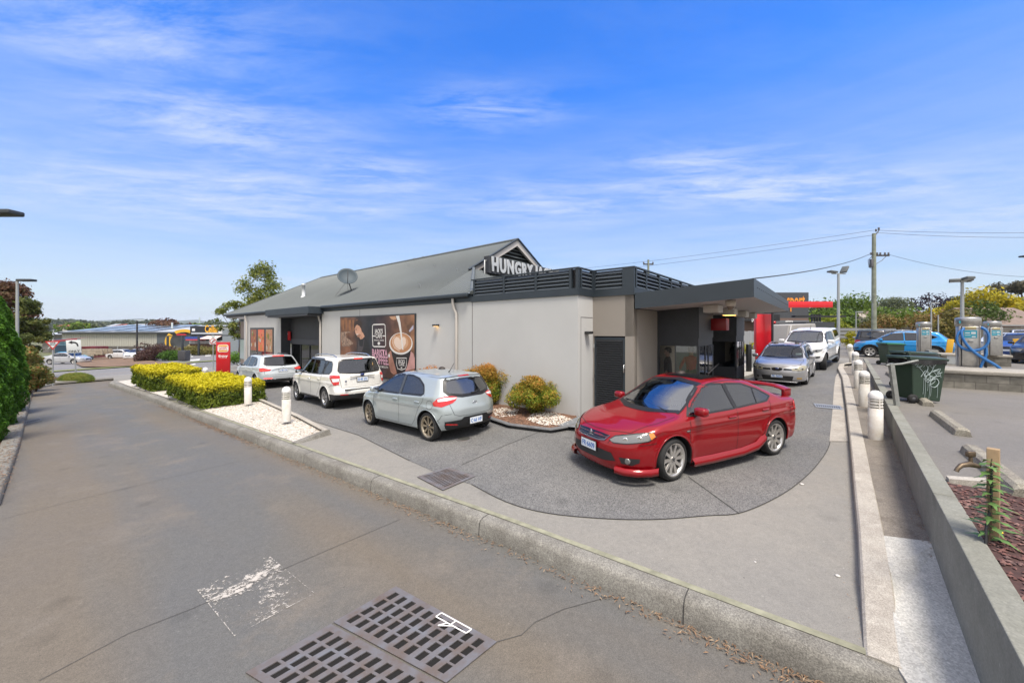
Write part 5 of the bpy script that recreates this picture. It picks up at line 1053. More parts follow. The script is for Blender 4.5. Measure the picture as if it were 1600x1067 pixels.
def plain_car(label, P, S, loc, rz, pitch=0, group=None, wagon=False, cat='car', h=.045, tint=None, dark_rim=False):
    """car too far away to show its small trim"""
    c = Car('parked_car', label, cat, loc, rz, S, P, pitch, group, h)
    b = S['belt'][-1][1]; zt = smooth_curve(S['zt']); bl = smooth_curve(S['belt'])
    rf = lambda x: float(zt(x))-.08
    cow = [x for x, z in S['zt'] if x > .9][0]; zc = float(zt(cow)); top = max(z for x, z in S['zt'])
    front = [(-.66, zc), (.66, zc), (.56, top-.09), (0, top-.05), (-.56, top-.09)]
    sd = [[(cow-.12, b+.04), (-.14, b+.06), (-.12, rf(-.12)), (.3, rf(.3)-.03)], [(-.2, b+.06), (-1.02, b+.08), (-1.02, rf(-1.02)-.02), (-.18, rf(-.18))]]
    xe = min(x for x, z in S['zt'] if z > top-.16)
    if xe < -1.4: sd.append([(-1.08, b+.08), (xe+.02, b+.12), (xe+.16, rf(xe+.16)-.03), (-1.08, rf(-1.08)-.02)])
    xr_ = S['xr'][-2][1]
    lo = b+.12; rear = [(-.58, lo+.02), (.58, lo+.02), (.50, top-.14), (-.50, top-.14)]
    c.glaze(front, rear, sd, G_SIDE, G_TINT, tint or G_SIDE, .045); c.body()
    c.seams([(SIDE, True, [(.95, 1, b), (.95, 1, .35), (-.16, 1, .35), (-.16, 1, b)]), (SIDE, True, [(-.18, 1, .35), (-.7, 1, .36), (-1.0, 1, b)])], .014)
    nx = S['xf'][-3][1]; nz = S['xf'][-3][0]-.06; tx = S['xr'][-3][1]
    for sg in (1, -1):
        c.patch('headlight', [(nx, .46*sg, nz+.05), (nx, .50*sg, nz-.06), (nx-.15, .78*sg, nz-.03), (nx-.28, .84*sg, nz+.07)], R(30)*sg, LENS, .008, .06)
        zt_ = b-.05; c.patch('tail_lamp', [(tx, .55*sg, zt_), (tx, .60*sg, zt_-.14), (tx+.2, .86*sg, zt_-.14), (tx+.2, .86*sg, zt_+.02)], R(140)*sg, TAIL, .008, .06)
    c.patch('grille', [(nx, -.38, nz+.02), (nx, -.32, nz-.12), (nx, .32, nz-.12), (nx, .38, nz+.02)], 0.0, GLOSSBLK, .006, .06)
    x0 = c.hit([(0, .45)], 0.0)[0][0]; MB().box(x0, x0+.02, -.18, .18, .42, .53).build('number_plate', mat('plate_white', (.72, .76, .8), .4), c.root)
    x0 = c.hit([(0, b-.2)], math.pi)[0][0]; MB().box(x0-.02, x0, -.18, .18, b-.25, b-.14).build('number_plate', mat('plate_white', (.72, .76, .8), .4), c.root)
    c.mirror(.80, .86, b+.08, P); c.wheels((7, .03, .03, 0), DARKRIM if dark_rim else SILVER_RIM, .64, tw=.21); c.interior(); return c
CARS = {}
CARS['red'] = red_sedan(G(1053, 752), G(1213, 711))
CARS['hatch'] = silver_hatch(G(574, 663), G(671, 690)); 
pr = G(507, 638); CARS['wagon'] = white_wagon(pr+Vector((-.735, .678, -.02)).normalized()*2.64, pr)
pr = G(399, 607.5); CARS['suv'] = white_suv(pr+Vector((-.768, .64, -.02)).normalized()*2.6, pr)
CARS['silver'] = silver_wagon(G(1262.5, 600.5), G(1271.8, 588.7))
CARS['pickup'] = white_pickup(Vector((14.95, 18.3, .48)), Vector((17.35, 20.45, .70)))
CARS['blue'] = blue_suv(Vector((22.0, 23.6, .73)), Vector((23.95, 21.8, .73)))
RENDER = mat('beige_render', (.53, .53, .515), .9, var=.07, vscale=.45, bump=.06, bscale=60)
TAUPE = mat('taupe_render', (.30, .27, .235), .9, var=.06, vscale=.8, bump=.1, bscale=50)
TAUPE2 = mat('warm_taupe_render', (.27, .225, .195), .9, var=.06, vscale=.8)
CHAR = mat('charcoal_steel', (.034, .046, .058), .5, .15, var=.12, vscale=2)
CHARD = mat('charcoal_cladding', (.040, .043, .050), .6, var=.2, vscale=3)
ROOFM = mat('roof_steel', (.130, .146, .148), .6, .2, var=.08, vscale=.5)
SOFF = mat('soffit_grey', (.42, .40, .39), .8)
PIPE = mat('pipe_beige', (.46, .43, .39), .5)
B = E('restaurant_building', 'low beige and charcoal restaurant with a grey metal roof and a drive-through canopy', 'building', tuple(K0), BRZ)
def bb(name, m, b0, b1, s0, s1, z0, z1, bevel=0, parent=None): return MB().box(min(b0, b1), max(b0, b1), min(s0, s1), max(s0, s1), z0, z1).build(name, m, parent or B, bevel)
S1 = 3.99; SB0 = bs(503); SB1 = bs(438.6); SE = bs(384); SEV = 32.2; RB = 5.22; ZE = 3.62; ZR = 6.66
bb('wall', RENDER, 0, .25, 0, S1-.008, -.3, 3.33); bb('wall', RENDER, 0, .25, S1+.008, SB0, -1, 3.5); bb('wall', RENDER, 0, .25, SB1, SE, -1.3, 3.5)
s = bs(562.2); MB().box(-.004, .0, s-.01, s+.01, 2.98, 3.45).build('panel_joint', mat('joint_grey', (.16, .15, .145), .9), B)
mb = MB(); mb.box(-.004, 0, S1-.012, S1+.012, -.3, 3.3); mb.build('panel_joint', mat('joint_grey', (.16, .15, .145), .9), B)
bb('dark_wall', CHARD, .55, .8, SB0, SB1, 1.55, 3.5); bb('dark_wall', CHARD, .02, .55, SB1-.03, SB1+.0, -1, 3.4)
bb('wall_band', mat('charcoal_band', (.06, .065, .075), .6), .50, .55, SB0, SB1, 1.55, 1.85)
bb('window_reveal', BLK, .60, .66, SB0, SB1, -1, 1.55)
wg = bb('pickup_window', glass_mat('shop_glass', (.12, .14, .15), .08), .56, .58, SB0+.3, SB1-.3, -.1, 1.52)
for k in range(5): s = SB0+.3+(SB1-SB0-.6)*k/4; bb('window_frame', mat('frame_dark', (.03, .035, .04), .4), .52, .57, s-.03, s+.03, -.1, 1.52)
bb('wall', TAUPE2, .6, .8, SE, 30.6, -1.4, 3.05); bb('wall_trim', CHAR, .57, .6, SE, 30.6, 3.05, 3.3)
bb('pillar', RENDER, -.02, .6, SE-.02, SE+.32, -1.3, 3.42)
o = bb('window', mat('frosted_pane', (.40, .50, .50), .15, coat=.5), .58, .595, bs(385, .6)+.1, bs(375.6, .6), .15, 1.65); bb('frame', mat('frame_dark', (0, 0, 0)), .575, .6, bs(375.6, .6), bs(375.6, .6)+.1, .05, 1.75); bb('frame', mat('frame_dark', (0, 0, 0)), .575, .6, bs(385, .6), bs(375.6, .6)+.1, 1.65, 1.75)
w0, w1 = bs(428), bs(391.5); ztop = 2.38-(511-516)/600*26; zt_ = 2.55; zb_ = .25
wf = bb('window_frame', mat('frame_dark', (0, 0, 0)), -.03, 0, w0, w1, zb_, zt_)
wid = (w1-w0)/3
for k, (c1, c2) in enumerate((((.30, .08, .05), (.45, .38, .20)), ((.55, .03, .03), (.55, .32, .12)), ((.16, .05, .04), (.40, .16, .07)))):
    a = w0+k*wid+.12; b = a+wid-.36
    pm2 = mat('window_poster_%d' % (3-k), c1, .5, var=1, vscale=7, dark=c2)
    MB().box(-.04, -.03, a+.05, b+.05, zb_+.75*(1), zt_-.12).build('window_poster', pm2, wf); MB().box(-.036, -.03, a, b+.1, zb_+.1, zb_+.72).build('glass_pane', mat('dark_pane', (.03, .028, .028), .1, coat=.6), wf)
rgp = random.Random(4)
for ch in [c for c in wf.children if c.name.startswith('window_poster')]:
    v = [q.co for q in ch.data.vertices]; a, b = min(q.y for q in v), max(q.y for q in v); z0, z1 = min(q.z for q in v), max(q.z for q in v)
    for k in range(9):
        cy = rgp.uniform(a+.12, b-.12); cz = rgp.uniform(z0+.15, z1-.15); MB().lathe([(rgp.uniform(.06, .17), 0), (0, .002)], 9, 0, Matrix.Translation((-.0425-.0012*k, cy, cz)) @ Matrix.Rotation(R(-90), 4, 'Y') @ Matrix.Diagonal((1.3, .8, 1, 1))).build('food_print', mat('food_%d' % (k % 4+1), [(.55, .50, .42), (.50, .26, .06), (.30, .04, .03), (.20, .22, .05)][k % 4], .6), ch)
o = bb('flat_fascia', CHAR, -.75, .5, SB0-.2, SB1+.25, 3.22, 3.58, .01); bb('soffit_strip', mat('charcoal_band', (0, 0, 0)), -.72, .5, SB0, SB1, 3.12, 3.21)
def gut(name, b, s0, s1, z): return MB().bbox(b-.16, b, s0, s1, z-.14, z, .03).build(name, CHAR, B)
gut('gutter', -.02, S1+.1, SB0-.2, ZE); gut('gutter', -.02, SB1+.2, SEV, ZE); bb('fascia', CHAR, -.03, .1, S1, SB0, 3.33, 3.56); bb('fascia', mat('charcoal_band', (0, 0, 0)), -.03, .1, SB1, SEV-.3, 3.38, 3.52)
bb('eave_soffit', SOFF, 0, .6, SE, SEV-.3, 3.34, 3.38); bb('eave_bracket', SOFF, -.05, .3, SE-.1, SE+1.6, 3.2, 3.34); bb('eave_bracket', SOFF, -.05, .2, SB1-.35, SB1+.55, 3.18, 3.32)
def dpipe(s, b, ztop, name='downpipe', jog=.12):
    return MB().tube([(b-.10, s, ztop), (b-.10, s, ztop-.15), (b-.07, s-.03, ztop-.35), (b-.055, s-jog, ztop-.5), (b-.055, s-jog, 1.5), (b-.055, s-jog, -.8)], .05, 10).build(name, PIPE, B)
dpipe(bs(711), 0, 3.46); dpipe(bs(500.5), 0, 3.3); dpipe(bs(387), -.05, 3.4)
rs1 = S1-.05; g0 = 2.18
P_ = lambda b, s, z: (b, s, z)
def zr_(b): return ZE+(ZR-ZE)*b/RB
W2 = 2*RB
def ribs(mb, a, b, c, d, n, r=.022):
    """raised roof ribs on the quad a-b (eave) to d-c (ridge)"""
    for i in range(n+1):
        t = i/n; p = Vector(a).lerp(Vector(b), t); q = Vector(d).lerp(Vector(c), t)
        if (q-p).length < .3: continue
        nrm = Vector((0, 0, 1)); mb.tube([p+nrm*.008, q+nrm*.008], r, 4, caps=False)
rf = MB()
sg_ = 6.31; hz = zr_(g0)
rf.add([P_(-.1, rs1, ZE-.03), P_(-.1, SEV, ZE-.03), P_(RB, SEV-RB, ZR), P_(RB, sg_, ZR), P_(g0, sg_, hz), P_(g0, rs1+g0, hz)], [(0, 5, 4, 3, 2, 1)])
rf.add([P_(W2+.1, rs1, ZE-.03), P_(W2+.1, SEV, ZE-.03), P_(RB, SEV-RB, ZR), P_(RB, sg_, ZR), P_(W2-g0, sg_, hz), P_(W2-g0, rs1+g0, hz)], [(0, 1, 2, 3, 4, 5)])
rf.add([P_(-.1, SEV, ZE-.03), P_(W2+.1, SEV, ZE-.03), P_(RB, SEV-RB, ZR)], [(0, 1, 2)])
rf.add([P_(-.1, rs1, ZE-.03), P_(W2+.1, rs1, ZE-.03), P_(W2-g0, rs1+g0, hz), P_(g0, rs1+g0, hz)], [(0, 1, 2, 3)])
rf.tube([(-.08, rs1, ZE), (g0, rs1+g0+.02, hz+.03)], .07, 5)
step = .19; s = rs1+.1
while s < SEV-.1:      # pressed ribs up the slope
    if s < rs1+g0: top = s-rs1
    elif s < SEV-RB: top = RB if s > sg_ else g0
    else: top = SEV-s
    if top > .2: rf.add([(-.1, s-.018, ZE-.03), (-.1, s+.018, ZE-.03), (-.1, s, ZE+.015), (top, s-.018, zr_(top)), (top, s+.018, zr_(top)), (top, s, zr_(top)+.028)], [(0, 2, 5, 3), (2, 1, 4, 5)])
    s += step
b_ = .1
while b_ < W2:         # ribs on the low hip
    top = min(b_, W2-b_, g0); rf.add([(b_-.018, rs1, ZE-.03), (b_+.018, rs1, ZE-.03), (b_, rs1, ZE+.01), (b_-.018, rs1+top, zr_(top)), (b_+.018, rs1+top, zr_(top)), (b_, rs1+top, zr_(top)+.028)], [(0, 2, 5, 3), (2, 1, 4, 5)]); b_ += step
roof = rf.build('roof', ROOFM, B)
MB().tube([(RB, sg_-.05, ZR+.02), (RB, SEV-RB, ZR+.02)], .07, 6).build('ridge_cap', ROOFM, roof); MB().tube([(RB, SEV-RB, ZR+.02), (-.05, SEV, ZE)], .05, 6).build('hip_cap', ROOFM, roof)
bb('ceiling', SOFF, .1, W2, S1+.1, SEV-.2, 3.36, 3.40)
gb_ = MB(); gb_.add([(g0, sg_+.35, hz), (W2-g0, sg_+.35, hz), (RB, sg_+.35, ZR-.12)], [(0, 1, 2)]); gb_.build('gable_backing', BLK, B)
lv = MB(); z = hz+.12
while z < ZR-.45:
    h_ = (z-ZE)/(ZR-ZE)*RB+.12; lv.add([(h_, sg_+.12, z), (W2-h_, sg_+.12, z), (W2-h_-.0, sg_+.26, z+.11), (h_, sg_+.26, z+.11)], [(0, 1, 2, 3)]); z += .165
lv.build('gable_louvres', mat('louvre_green_grey', (.13, .15, .155), .5), B)
for sg2 in (1, -1):
    X = lambda b: b if sg2 > 0 else W2-b
    MB().add([(X(g0-.1), sg_-.02, hz-.06), (X(RB), sg_-.02, ZR), (X(RB), sg_-.02, ZR-.28), (X(g0+.28), sg_-.02, hz-.06), (X(g0-.1), sg_+.1, hz-.06), (X(RB), sg_+.1, ZR), (X(RB), sg_+.1, ZR-.28), (X(g0+.28), sg_+.1, hz-.06)], [(0, 1, 2, 3) if sg2 < 0 else (3, 2, 1, 0), (3, 2, 6, 7), (0, 4, 5, 1)]).build('barge_board', mat('barge_beige', (.52, .49, .46), .6), B)
    MB().tube([(X(g0-.15), sg_-.05, hz-.02), (X(RB), sg_-.05, ZR+.05)], .05, 4).build('barge_capping', CHAR, B)
for px, s, b in ((1, 8.0, .9), (1, 9.8, 3.1), (1, 13.5, 4.2), (1, 6.9, 2.0)): z = zr_(b); MB().tube([(b, s, z), (b-.02, s, z+.14), (b-.10, s, z+.16)], .014, 5).build('roof_anchor', mat('galvanised', (0, 0, 0)), roof)
z = zr_(1.55); s = 21.2; MB().lathe([(.16, z-.1), (.16, z+.05), (.10, z+.1), (.10, z+.75), (.13, z+.76), (.13, z+.85), (0, z+.88)], 16, 0, None, (1.55, s)).build('roof_vent', mat('vent_white', (.6, .62, .63), .4), roof)
for s in (14.0, 14.9): MB().lathe([(.11, ZR), (.11, ZR+.16), (.16, ZR+.17), (0, ZR+.24)], 12, 0, None, (RB+.4, s)).build('roof_vent', BLK, roof)
PATH = [(0, S1), (0, 0), (.82, 0), (.82, -1.183), (15.5, -1.183)]
def wallb(b0, b1, s0, s1, z0, z1, m, name='wall'): return bb(name, m, b0, b1, s0, s1, z0, z1)
wallb(.25, .82, 0, .25, -.3, 3.33, RENDER); mb = MB(); mb.add([(.14, -.003, -.3), (.16, -.003, -.3), (.16, -.003, 2.72), (.80, -.003, 2.72), (.80, -.003, 2.74), (.14, -.003, 2.74)], [(0, 1, 2, 5), (5, 2, 3, 4)]); mb.build('panel_joint', mat('joint_grey', (0, 0, 0)), B)
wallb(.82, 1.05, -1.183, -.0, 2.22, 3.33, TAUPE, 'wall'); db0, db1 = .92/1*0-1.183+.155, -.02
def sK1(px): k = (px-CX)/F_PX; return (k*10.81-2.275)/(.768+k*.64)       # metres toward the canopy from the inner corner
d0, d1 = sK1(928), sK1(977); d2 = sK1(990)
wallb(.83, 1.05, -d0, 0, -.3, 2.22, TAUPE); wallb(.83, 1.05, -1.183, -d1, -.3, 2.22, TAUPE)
dr = bb('louvred_door', CHAR, .84, .95, -d1, -d0, .02, 2.19, .01)
lv = MB(); z = .12
while z < 2.08: lv.add([(.835, -d1+.09, z), (.835, -d0-.09, z), (.80, -d0-.09, z+.045), (.80, -d1+.09, z+.045), (.835, -d0-.09, z+.05), (.835, -d1+.09, z+.05)], [(1, 0, 3, 2), (3, 5, 4, 2)][::1]); z += .062
lv.build('door_slats', mat('slat_dark', (.05, .055, .062), .5), dr); bb('door_backing', BLK, .836, .839, -d1+.07, -d0-.07, .06, 2.12, 0, dr)
for z in (.25, 1.1, 1.95): MB().cyl((.79, -d0-.02, z-.05), (.79, -d0-.02, z+.05), .012).build('hinge', CHROME, dr)
MB().bbox(.79, .83, -d1+.02, -d1+.05, 1.25, 1.45, .008).build('handle', CHROME, dr)
wallb(.82, 2.6, -1.183, -.95, -.3, 3.33, TAUPE)
wallb(2.6, 15.5, -1.183, -.95, 0, 3.33, CHARD)
cap = MB(); sl = MB(); fr = MB(); bk = MB()
def screen(p, q, posts, nsl=5, z0=3.31, zb=3.50, zt=4.06):
    p = Vector((*p, 0)); q = Vector((*q, 0)); d = (q-p).normalized(); n = Vector((d.y, -d.x, 0)) if False else Vector((-d.y, d.x, 0))
    L_ = (q-p).length; M = Matrix.Translation(p) @ Matrix(((d.x, n.x, 0, 0), (d.y, n.y, 0, 0), (0, 0, 1, 0), (0, 0, 0, 1)))
    fr.box(-.03, L_+.0, -.035, .03, z0, zb, 0, M); fr.box(-.03, L_+.0, -.035, .04, zt-.04, zt, 0, M)
    for i, t in enumerate(posts): fr.box(t-.035, t+.035, -.033, .05, zb-.004, zt-.036, 0, M)
    for a, b in zip(posts, posts[1:]):
        for j in range(nsl):
            z = zb+.015+(zt-zb-.06)*j/nsl; h = (zt-zb-.06)/nsl
            sl.add([(a+.03, -.025, z), (b-.03, -.025, z), (b-.03, .05, z+h*.82), (a+.03, .05, z+h*.82), (a+.03, -.02, z-.01), (b-.03, -.02, z-.01)], [(0, 1, 2, 3), (4, 5, 1, 0)], 0, False, M)
    bk.box(.0, L_-.0, .07, .08, z0+.1, zt-.045, 0, M)
ss = [S1-bs(p) for p in (743.6, 788, 838, 893)]
screen((0, S1), (0, 0), [.1]+[S1-bs(p) for p in (788, 838)]+[S1-.22]); screen((0, 0), (.82, 0), [.13, .77]); screen((.82, 0), (.82, -1.183), [.06, .92], 5); screen((.82, -1.183), (15.5, -1.183), [.12, .85, 1.9, 3.0, 4.1, 5.2, 6.3, 7.4, 8.5, 9.6, 10.7, 11.8, 12.9])
fr.box(-.02, .06, -.02, .06, 3.5, 4.03); fr.box(.79, .84, -1.21, -.93, 3.5, 4.03)
scr = fr.build('plant_screen', CHAR, B); sl.build('screen_slats', mat('louvre_steel', (.075, .09, .105), .5), scr); bk.build('screen_gap_shade', BLK, scr)  # black sheet added behind the slats so their gaps look shaded
bb('annex_roof', ROOFM, .1, 15.5, .1, S1-.1, 3.4, 3.45); bb('annex_roof', ROOFM, .95, 15.5, -1.0, .1, 3.4, 3.45)
KB = [(2.6, 4.26), (8.08, 9.8)]; SO = -2.33
for kbi, (b0, b1) in enumerate(KB):
    bb('bay_upper', CHARD, b0, b1, SO, -1.183, 2.16, 3.05); bb('bay_band', CHARD, b0+.02, b1-.02, SO+.02, -1.183, 1.93, 2.16)
    bb('bay_lower', CHARD, b0, b1, SO, -1.183, 0, .95 if kbi else .80)
    for (x, y) in ((b0, SO), (b1-.06, SO), (b0, -1.243)): bb('bay_post', mat('frame_dark', (0, 0, 0)), x, x+.06, y, y+.06, .8, 1.93)
    (bb('bay_lining', mat('room_cream', (.55, .45, .33), .8), b0+.02, b1-.08, -1.20, -1.186, .84, 1.93) if kbi == 0 else None); bb('bay_floor', mat('frame_dark', (0, 0, 0)), b0+.03, b1-.03, SO+.03, -1.19, .80, .84)
    gk_ = glass_mat('kiosk_glass', (.80, .83, .84), .04)
    bb('bay_window', gk_ if kbi == 0 else glass_mat('kiosk_glass_dark', (.10, .16, .17), .10), b0+.005, b0+.015, SO+.06, -1.24, .84, 1.93); bb('bay_window', gk_, b0+.06, b1-.06, SO+.005, SO+.015, .84, 1.93)
    for x in (.4, .62): bb('sliding_frame', BLK, b0+(b1-b0)*x, b0+(b1-b0)*x+.05, SO-.01, SO+.02, .84, 1.93)
bb('pickup_room_wall', mat('room_cream', (.55, .45, .33), .8), 2.62, 5.2, .9, .95, 0, 2.6)
bb('canopy_post', CHARD, 9.9, 10.0, -1.9, -1.2, 0, 2.98)
def zc(s): return 3.35+(.16/2.69)*(-1.183-s)
cb0, cb1, cs0, cs1 = .82, 9.45, -1.215, -3.873
cn = MB(); v = [(b, s, zc(s)-h) for b, s in ((cb0, cs0), (cb1, cs0), (cb1, cs1), (cb0, cs1)) for h in (0, .41)]
cn.add(v, [(0, 2, 4, 6), (0, 6, 7, 1), (6, 4, 5, 7), (4, 2, 3, 5), (2, 0, 1, 3)][::1]); can = cn.build('canopy', mat('canopy_steel', (.036, .047, .058), .45, .2, var=.08, vscale=1.5), B)
MB().add([(b, s, zc(s)-.39) for b, s in ((cb0+.03, cs0), (cb1-.03, cs0), (cb1-.03, cs1+.03), (cb0+.03, cs1+.03))], [(0, 1, 2, 3)]).build('canopy_soffit', mat('soffit_light', (.50, .46, .45), .7), can)
rv = MB()
for i in range(26): b = cb0+.5+i*.32; rv.cyl((b, cs1-.001, zc(cs1)-.17), (b, cs1-.008, zc(cs1)-.17), .014, None, 6)
rv.build('canopy_rivets', mat('rivet_dark', (.03, .03, .035), .6), can)
for i, (b, s) in enumerate(((2.3, -2.75), (4.4, -2.75), (6.5, -2.75), (8.4, -2.75))):
    o = MB().bbox(b-.28, b+.28, s-.18, s+.18, zc(s)-.60, zc(s)-.40, .015).build('soffit_light', mat('light_box', (.50, .47, .43), .6), can)
    MB().box(b-.24, b+.24, s-.14, s+.14, zc(s)-.612, zc(s)-.601).build('diffuser', mat('lit_diffuser', (.9, .6, .2), .5, emit=((1, .55, .15), 1.5)) if i == 1 else mat('diffuser_off', (.30, .27, .24), .4), o)
def wall_light(b, s, z, d, label):
    o = E('wall_light', label, 'light', tuple(bw(b, s, z)), BRZ, 'small black wall lights')
    x = Vector(d); M = Matrix.Translation((0, 0, 0))
    if d[0]: MB().bbox(-.16, -.0, -.11, .11, -.02, .05, .012).build('housing', BLK, o); MB().box(-.13, -.03, -.08, .08, -.024, -.018).build('lamp', mat('warm_lamp', (1, .7, .4), .5, emit=((1, .6, .25), 3)), o)
    else: MB().bbox(-.11, .11, -.16, 0, -.02, .05, .012).build('housing', BLK, o); MB().box(-.08, .08, -.13, -.03, -.024, -.018).build('lamp', mat('lamp_off', (.3, .3, .3), .5), o)
s = bs(683.5); t = bw(0, s).y; wall_light(0, s, zat(509, t), (1, 0), 'small black wall light glowing under it, beside the coffee poster')
wall_light(.45, 0, zat(520.5, bw(.45, 0).y), (0, 1), 'small black wall light above the corner beside the louvred door')
o = E('security_camera', 'beige dome security camera under the outer corner of the canopy', 'camera', tuple(bw(1.25, -3.35, zc(-3.35)-.41)), BRZ); MB().lathe([(0, 0), (.11, 0), (.11, -.10), (.09, -.13)], 20).build('housing', mat('camera_beige', (.42, .38, .32), .5), o); MB().lathe([(.085, -.125), (.07, -.18), (.035, -.21), (0, -.215)], 20).build('dome', mat('camera_dome', (.14, .11, .08), .15, coat=.6), o)
o = E('pickup_sign', 'small dark red box sign on the first drive-through bay under the canopy', 'sign', tuple(bw(4.15, SO, zat(516-0, 11))), BRZ); z0 = 2.38-.02; zz = zat(507.5, 11.6)
o.location.z = zz; MB().bbox(-.20, .22, -.42, 0, -.17, .19, .01).build('sign_box', mat('sign_dark_red', (.22, .006, .008), .4), o); MB().tube([(0, 0, .1), (0, .05, .1)], .02, 6).build('bracket', BLK, o)
s = bs(450, .5); o = E('pickup_sign', 'bright red box sign with white words on the dark wall above the white SUV', 'sign', tuple(bw(.5, s, zat(524.5, bw(.5, s).y))), BRZ); RED = mat('sign_red', (.50, .006, .010), .4, coat=.3)
MB().bbox(-.12, 0, -.50, .50, -.27, .27, .02).build('sign_box', RED, o); WHT = mat('letter_white', (.80, .80, .78), .5)
Fm = lambda x, y, z: frame_matrix((x, y, z), (0, -1, 0), (0, 0, 1))
text('lettering', 'Pick up', .22, WHT, Fm(-.126, 0, .13), o, bold=.008); text('lettering', 'Here!', .22, WHT, Fm(-.126, 0, -.04), o, bold=.008); MB().cyl((-.12, 0, -.19), (-.128, 0, -.19), .045).build('round_mark', mat('sign_yellow', (.75, .38, .03), .5), o)
sgn_s = 5.62; o = E('rooftop_sign', 'white block letters HUNGRY JACK\'S on a dark board in front of the louvred gable', 'sign', tuple(bw(2.60, sgn_s, 5.10)), BRZ)
wds = 5.25
bd = MB(); bd.box(-.05, wds, .02, .30, -.36, .34); bd.build('board', CHARD, o)
for x in (.1, wds-.15): MB().tube([(x-.25, .16, -.65), (x-.25, .16, .15), (x, .16, .15)], .03, 8).build('bracket', mat('galvanised', (0, 0, 0)), o)
Mt = frame_matrix((wds/2, -.02, -.01), (1, 0, 0), (0, 0, 1))
text('letters', "HUNGRY JACK'S", .80, mat('letter_faces', (.46, .48, .50), .5), Mt, o, extrude=.02, bold=.035, width=wds-.15, space=1.16)
sd = bs(545, 1.3); P0 = bw(1.3, sd, zr_(1.3)); o = E('satellite_dish', 'grey satellite dish on a bent mast on the metal roof', 'satellite dish', tuple(P0), 0)
Md = Matrix.Translation((-.05, -.05, .85)) @ Matrix.Rotation(R(25), 4, 'Z') @ Matrix.Rotation(R(62), 4, 'X')
df = mat('dish_grey', (.04, .06, .075), .6, .1); MB().lathe([(0, 0), (.15, .006), (.3, .035), (.42, .075), (.50, .115), (.505, .10), (.42, .055), (.3, .015), (0, -.02)], 32, 0, Md).build('reflector', df, o)
MB().tube([(.15, .1, .0), (.08, .02, .3), (-.02, .02, .62), (-.05, .05, .8)], .03, 8).build('mast', mat('mast_dark', (.07, .07, .07), .5), o); MB().tube([Md @ Vector((0, -.48, .1)), Md @ Vector((0, -.25, .6)), Md @ Vector((0, -.05, .62))], .018, 6).build('feed_arm', mat('mast_dark', (0, 0, 0)), o)
mb = MB(); mb.tube([(-.55, -.4, -.2), (-.1, .0, .65)], .008, 4); mb.build('stay', mat('mast_dark', (0, 0, 0)), o); MB().tube([(-.25, .5, .1), (-.08, .03, .6)], .008, 4).build('stay', mat('mast_dark', (0, 0, 0)), o)

def cw_(x, y, off):                     # crop pixel -> building coordinates on the wall
    px = 530+x/8.892; py = 480+y/8.892; s = bs(px); t = bw(0, s).y; return (-off, s, zat(py, t))
PO = E('wall_poster', 'large brown and black coffee poster with a smiling barista and a cup being filled', 'poster', tuple(K0), BRZ)
sL, sR = bs(533.9), bs(649.3)
zT, zB = 2.975, .42
MB().box(-.05, -.0, sR-.05, sL+.05, zB-.05, zT+.05).build('frame', mat('frame_dark', (0, 0, 0)), PO)
def layer(name, pts, off, m):
    P = [cw_(x, y, off) for x, y in pts]; n = len(P); V, fs = cdt([(p[1], p[2]) for p in P], 9, dens=False, grid=False)
    mb = MB().add([(-off, a, b) for a, b in V], [f[::-1] for f in fs]); return mb.build(name, m, PO)
pbg = bpy.data.materials.new('poster_print'); pbg.use_nodes = True; nt = pbg.node_tree; N = nt.nodes; L = nt.links; g = N.new('ShaderNodeTexCoord'); sx = N.new('ShaderNodeSeparateXYZ'); L.new(g.outputs['Object'], sx.inputs[0])
r_ = N.new('ShaderNodeMapRange'); r_.inputs['From Min'].default_value = sL; r_.inputs['From Max'].default_value = sR; L.new(sx.outputs['Y'], r_.inputs['Value'])
cr = N.new('ShaderNodeValToRGB'); el = cr.color_ramp.elements; cols_ = [(0, (.20, .085, .04)), (.16, (.15, .065, .035)), (.30, (.03, .022, .022)), (.45, (.016, .019, .025)), (.62, (.04, .022, .026)), (.78, (.11, .05, .03)), (1, (.25, .12, .06))]
while len(el) < len(cols_): el.new(.5)
for e, (p, c) in zip(el, cols_): e.position = p; e.color = (*c, 1)
L.new(r_.outputs[0], cr.inputs[0]); n1 = N.new('ShaderNodeTexNoise'); n1.inputs['Scale'].default_value = 1.8; n1.inputs['Detail'].default_value = 4; L.new(g.outputs['Object'], n1.inputs['Vector']); r2 = N.new('ShaderNodeMapRange'); L.new(n1.outputs['Fac'], r2.inputs['Value']); r2.inputs['From Min'].default_value = .35; r2.inputs['From Max'].default_value = .7; r2.inputs['To Min'].default_value = .55; r2.inputs['To Max'].default_value = 1.7
s_ = N.new('ShaderNodeVectorMath'); s_.operation = 'SCALE'; L.new(cr.outputs[0], s_.inputs[0]); L.new(r2.outputs[0], s_.inputs['Scale']); L.new(s_.outputs[0], N['Principled BSDF'].inputs['Base Color']); N['Principled BSDF'].inputs['Roughness'].default_value = .5
MB().box(-.056, -.05, sR, sL, zB, zT).build('print', pbg, PO)
C1 = mat('print_skin', (.66, .38, .26), .5, var=.2, vscale=3, dark=(.45, .22, .13)); HAIR = mat('print_hair', (.035, .018, .012), .5); SHIRT = mat('print_black', (.012, .012, .014), .5); CRM = mat('print_cream', (.72, .70, .66), .5)
PINK = mat('print_pink', (.62, .34, .42), .5); LAT = mat('print_latte', (.46, .22, .10), .5); LATL = mat('print_foam', (.74, .58, .47), .5); CUPB = mat('print_cup', (.02, .016, .018), .4); STEEL = mat('print_steel', (.35, .24, .17), .5, var=.8, vscale=9, dark=(.05, .025, .02)); HAND = mat('print_hand', (.42, .20, .14), .5, var=.3, vscale=2.5)
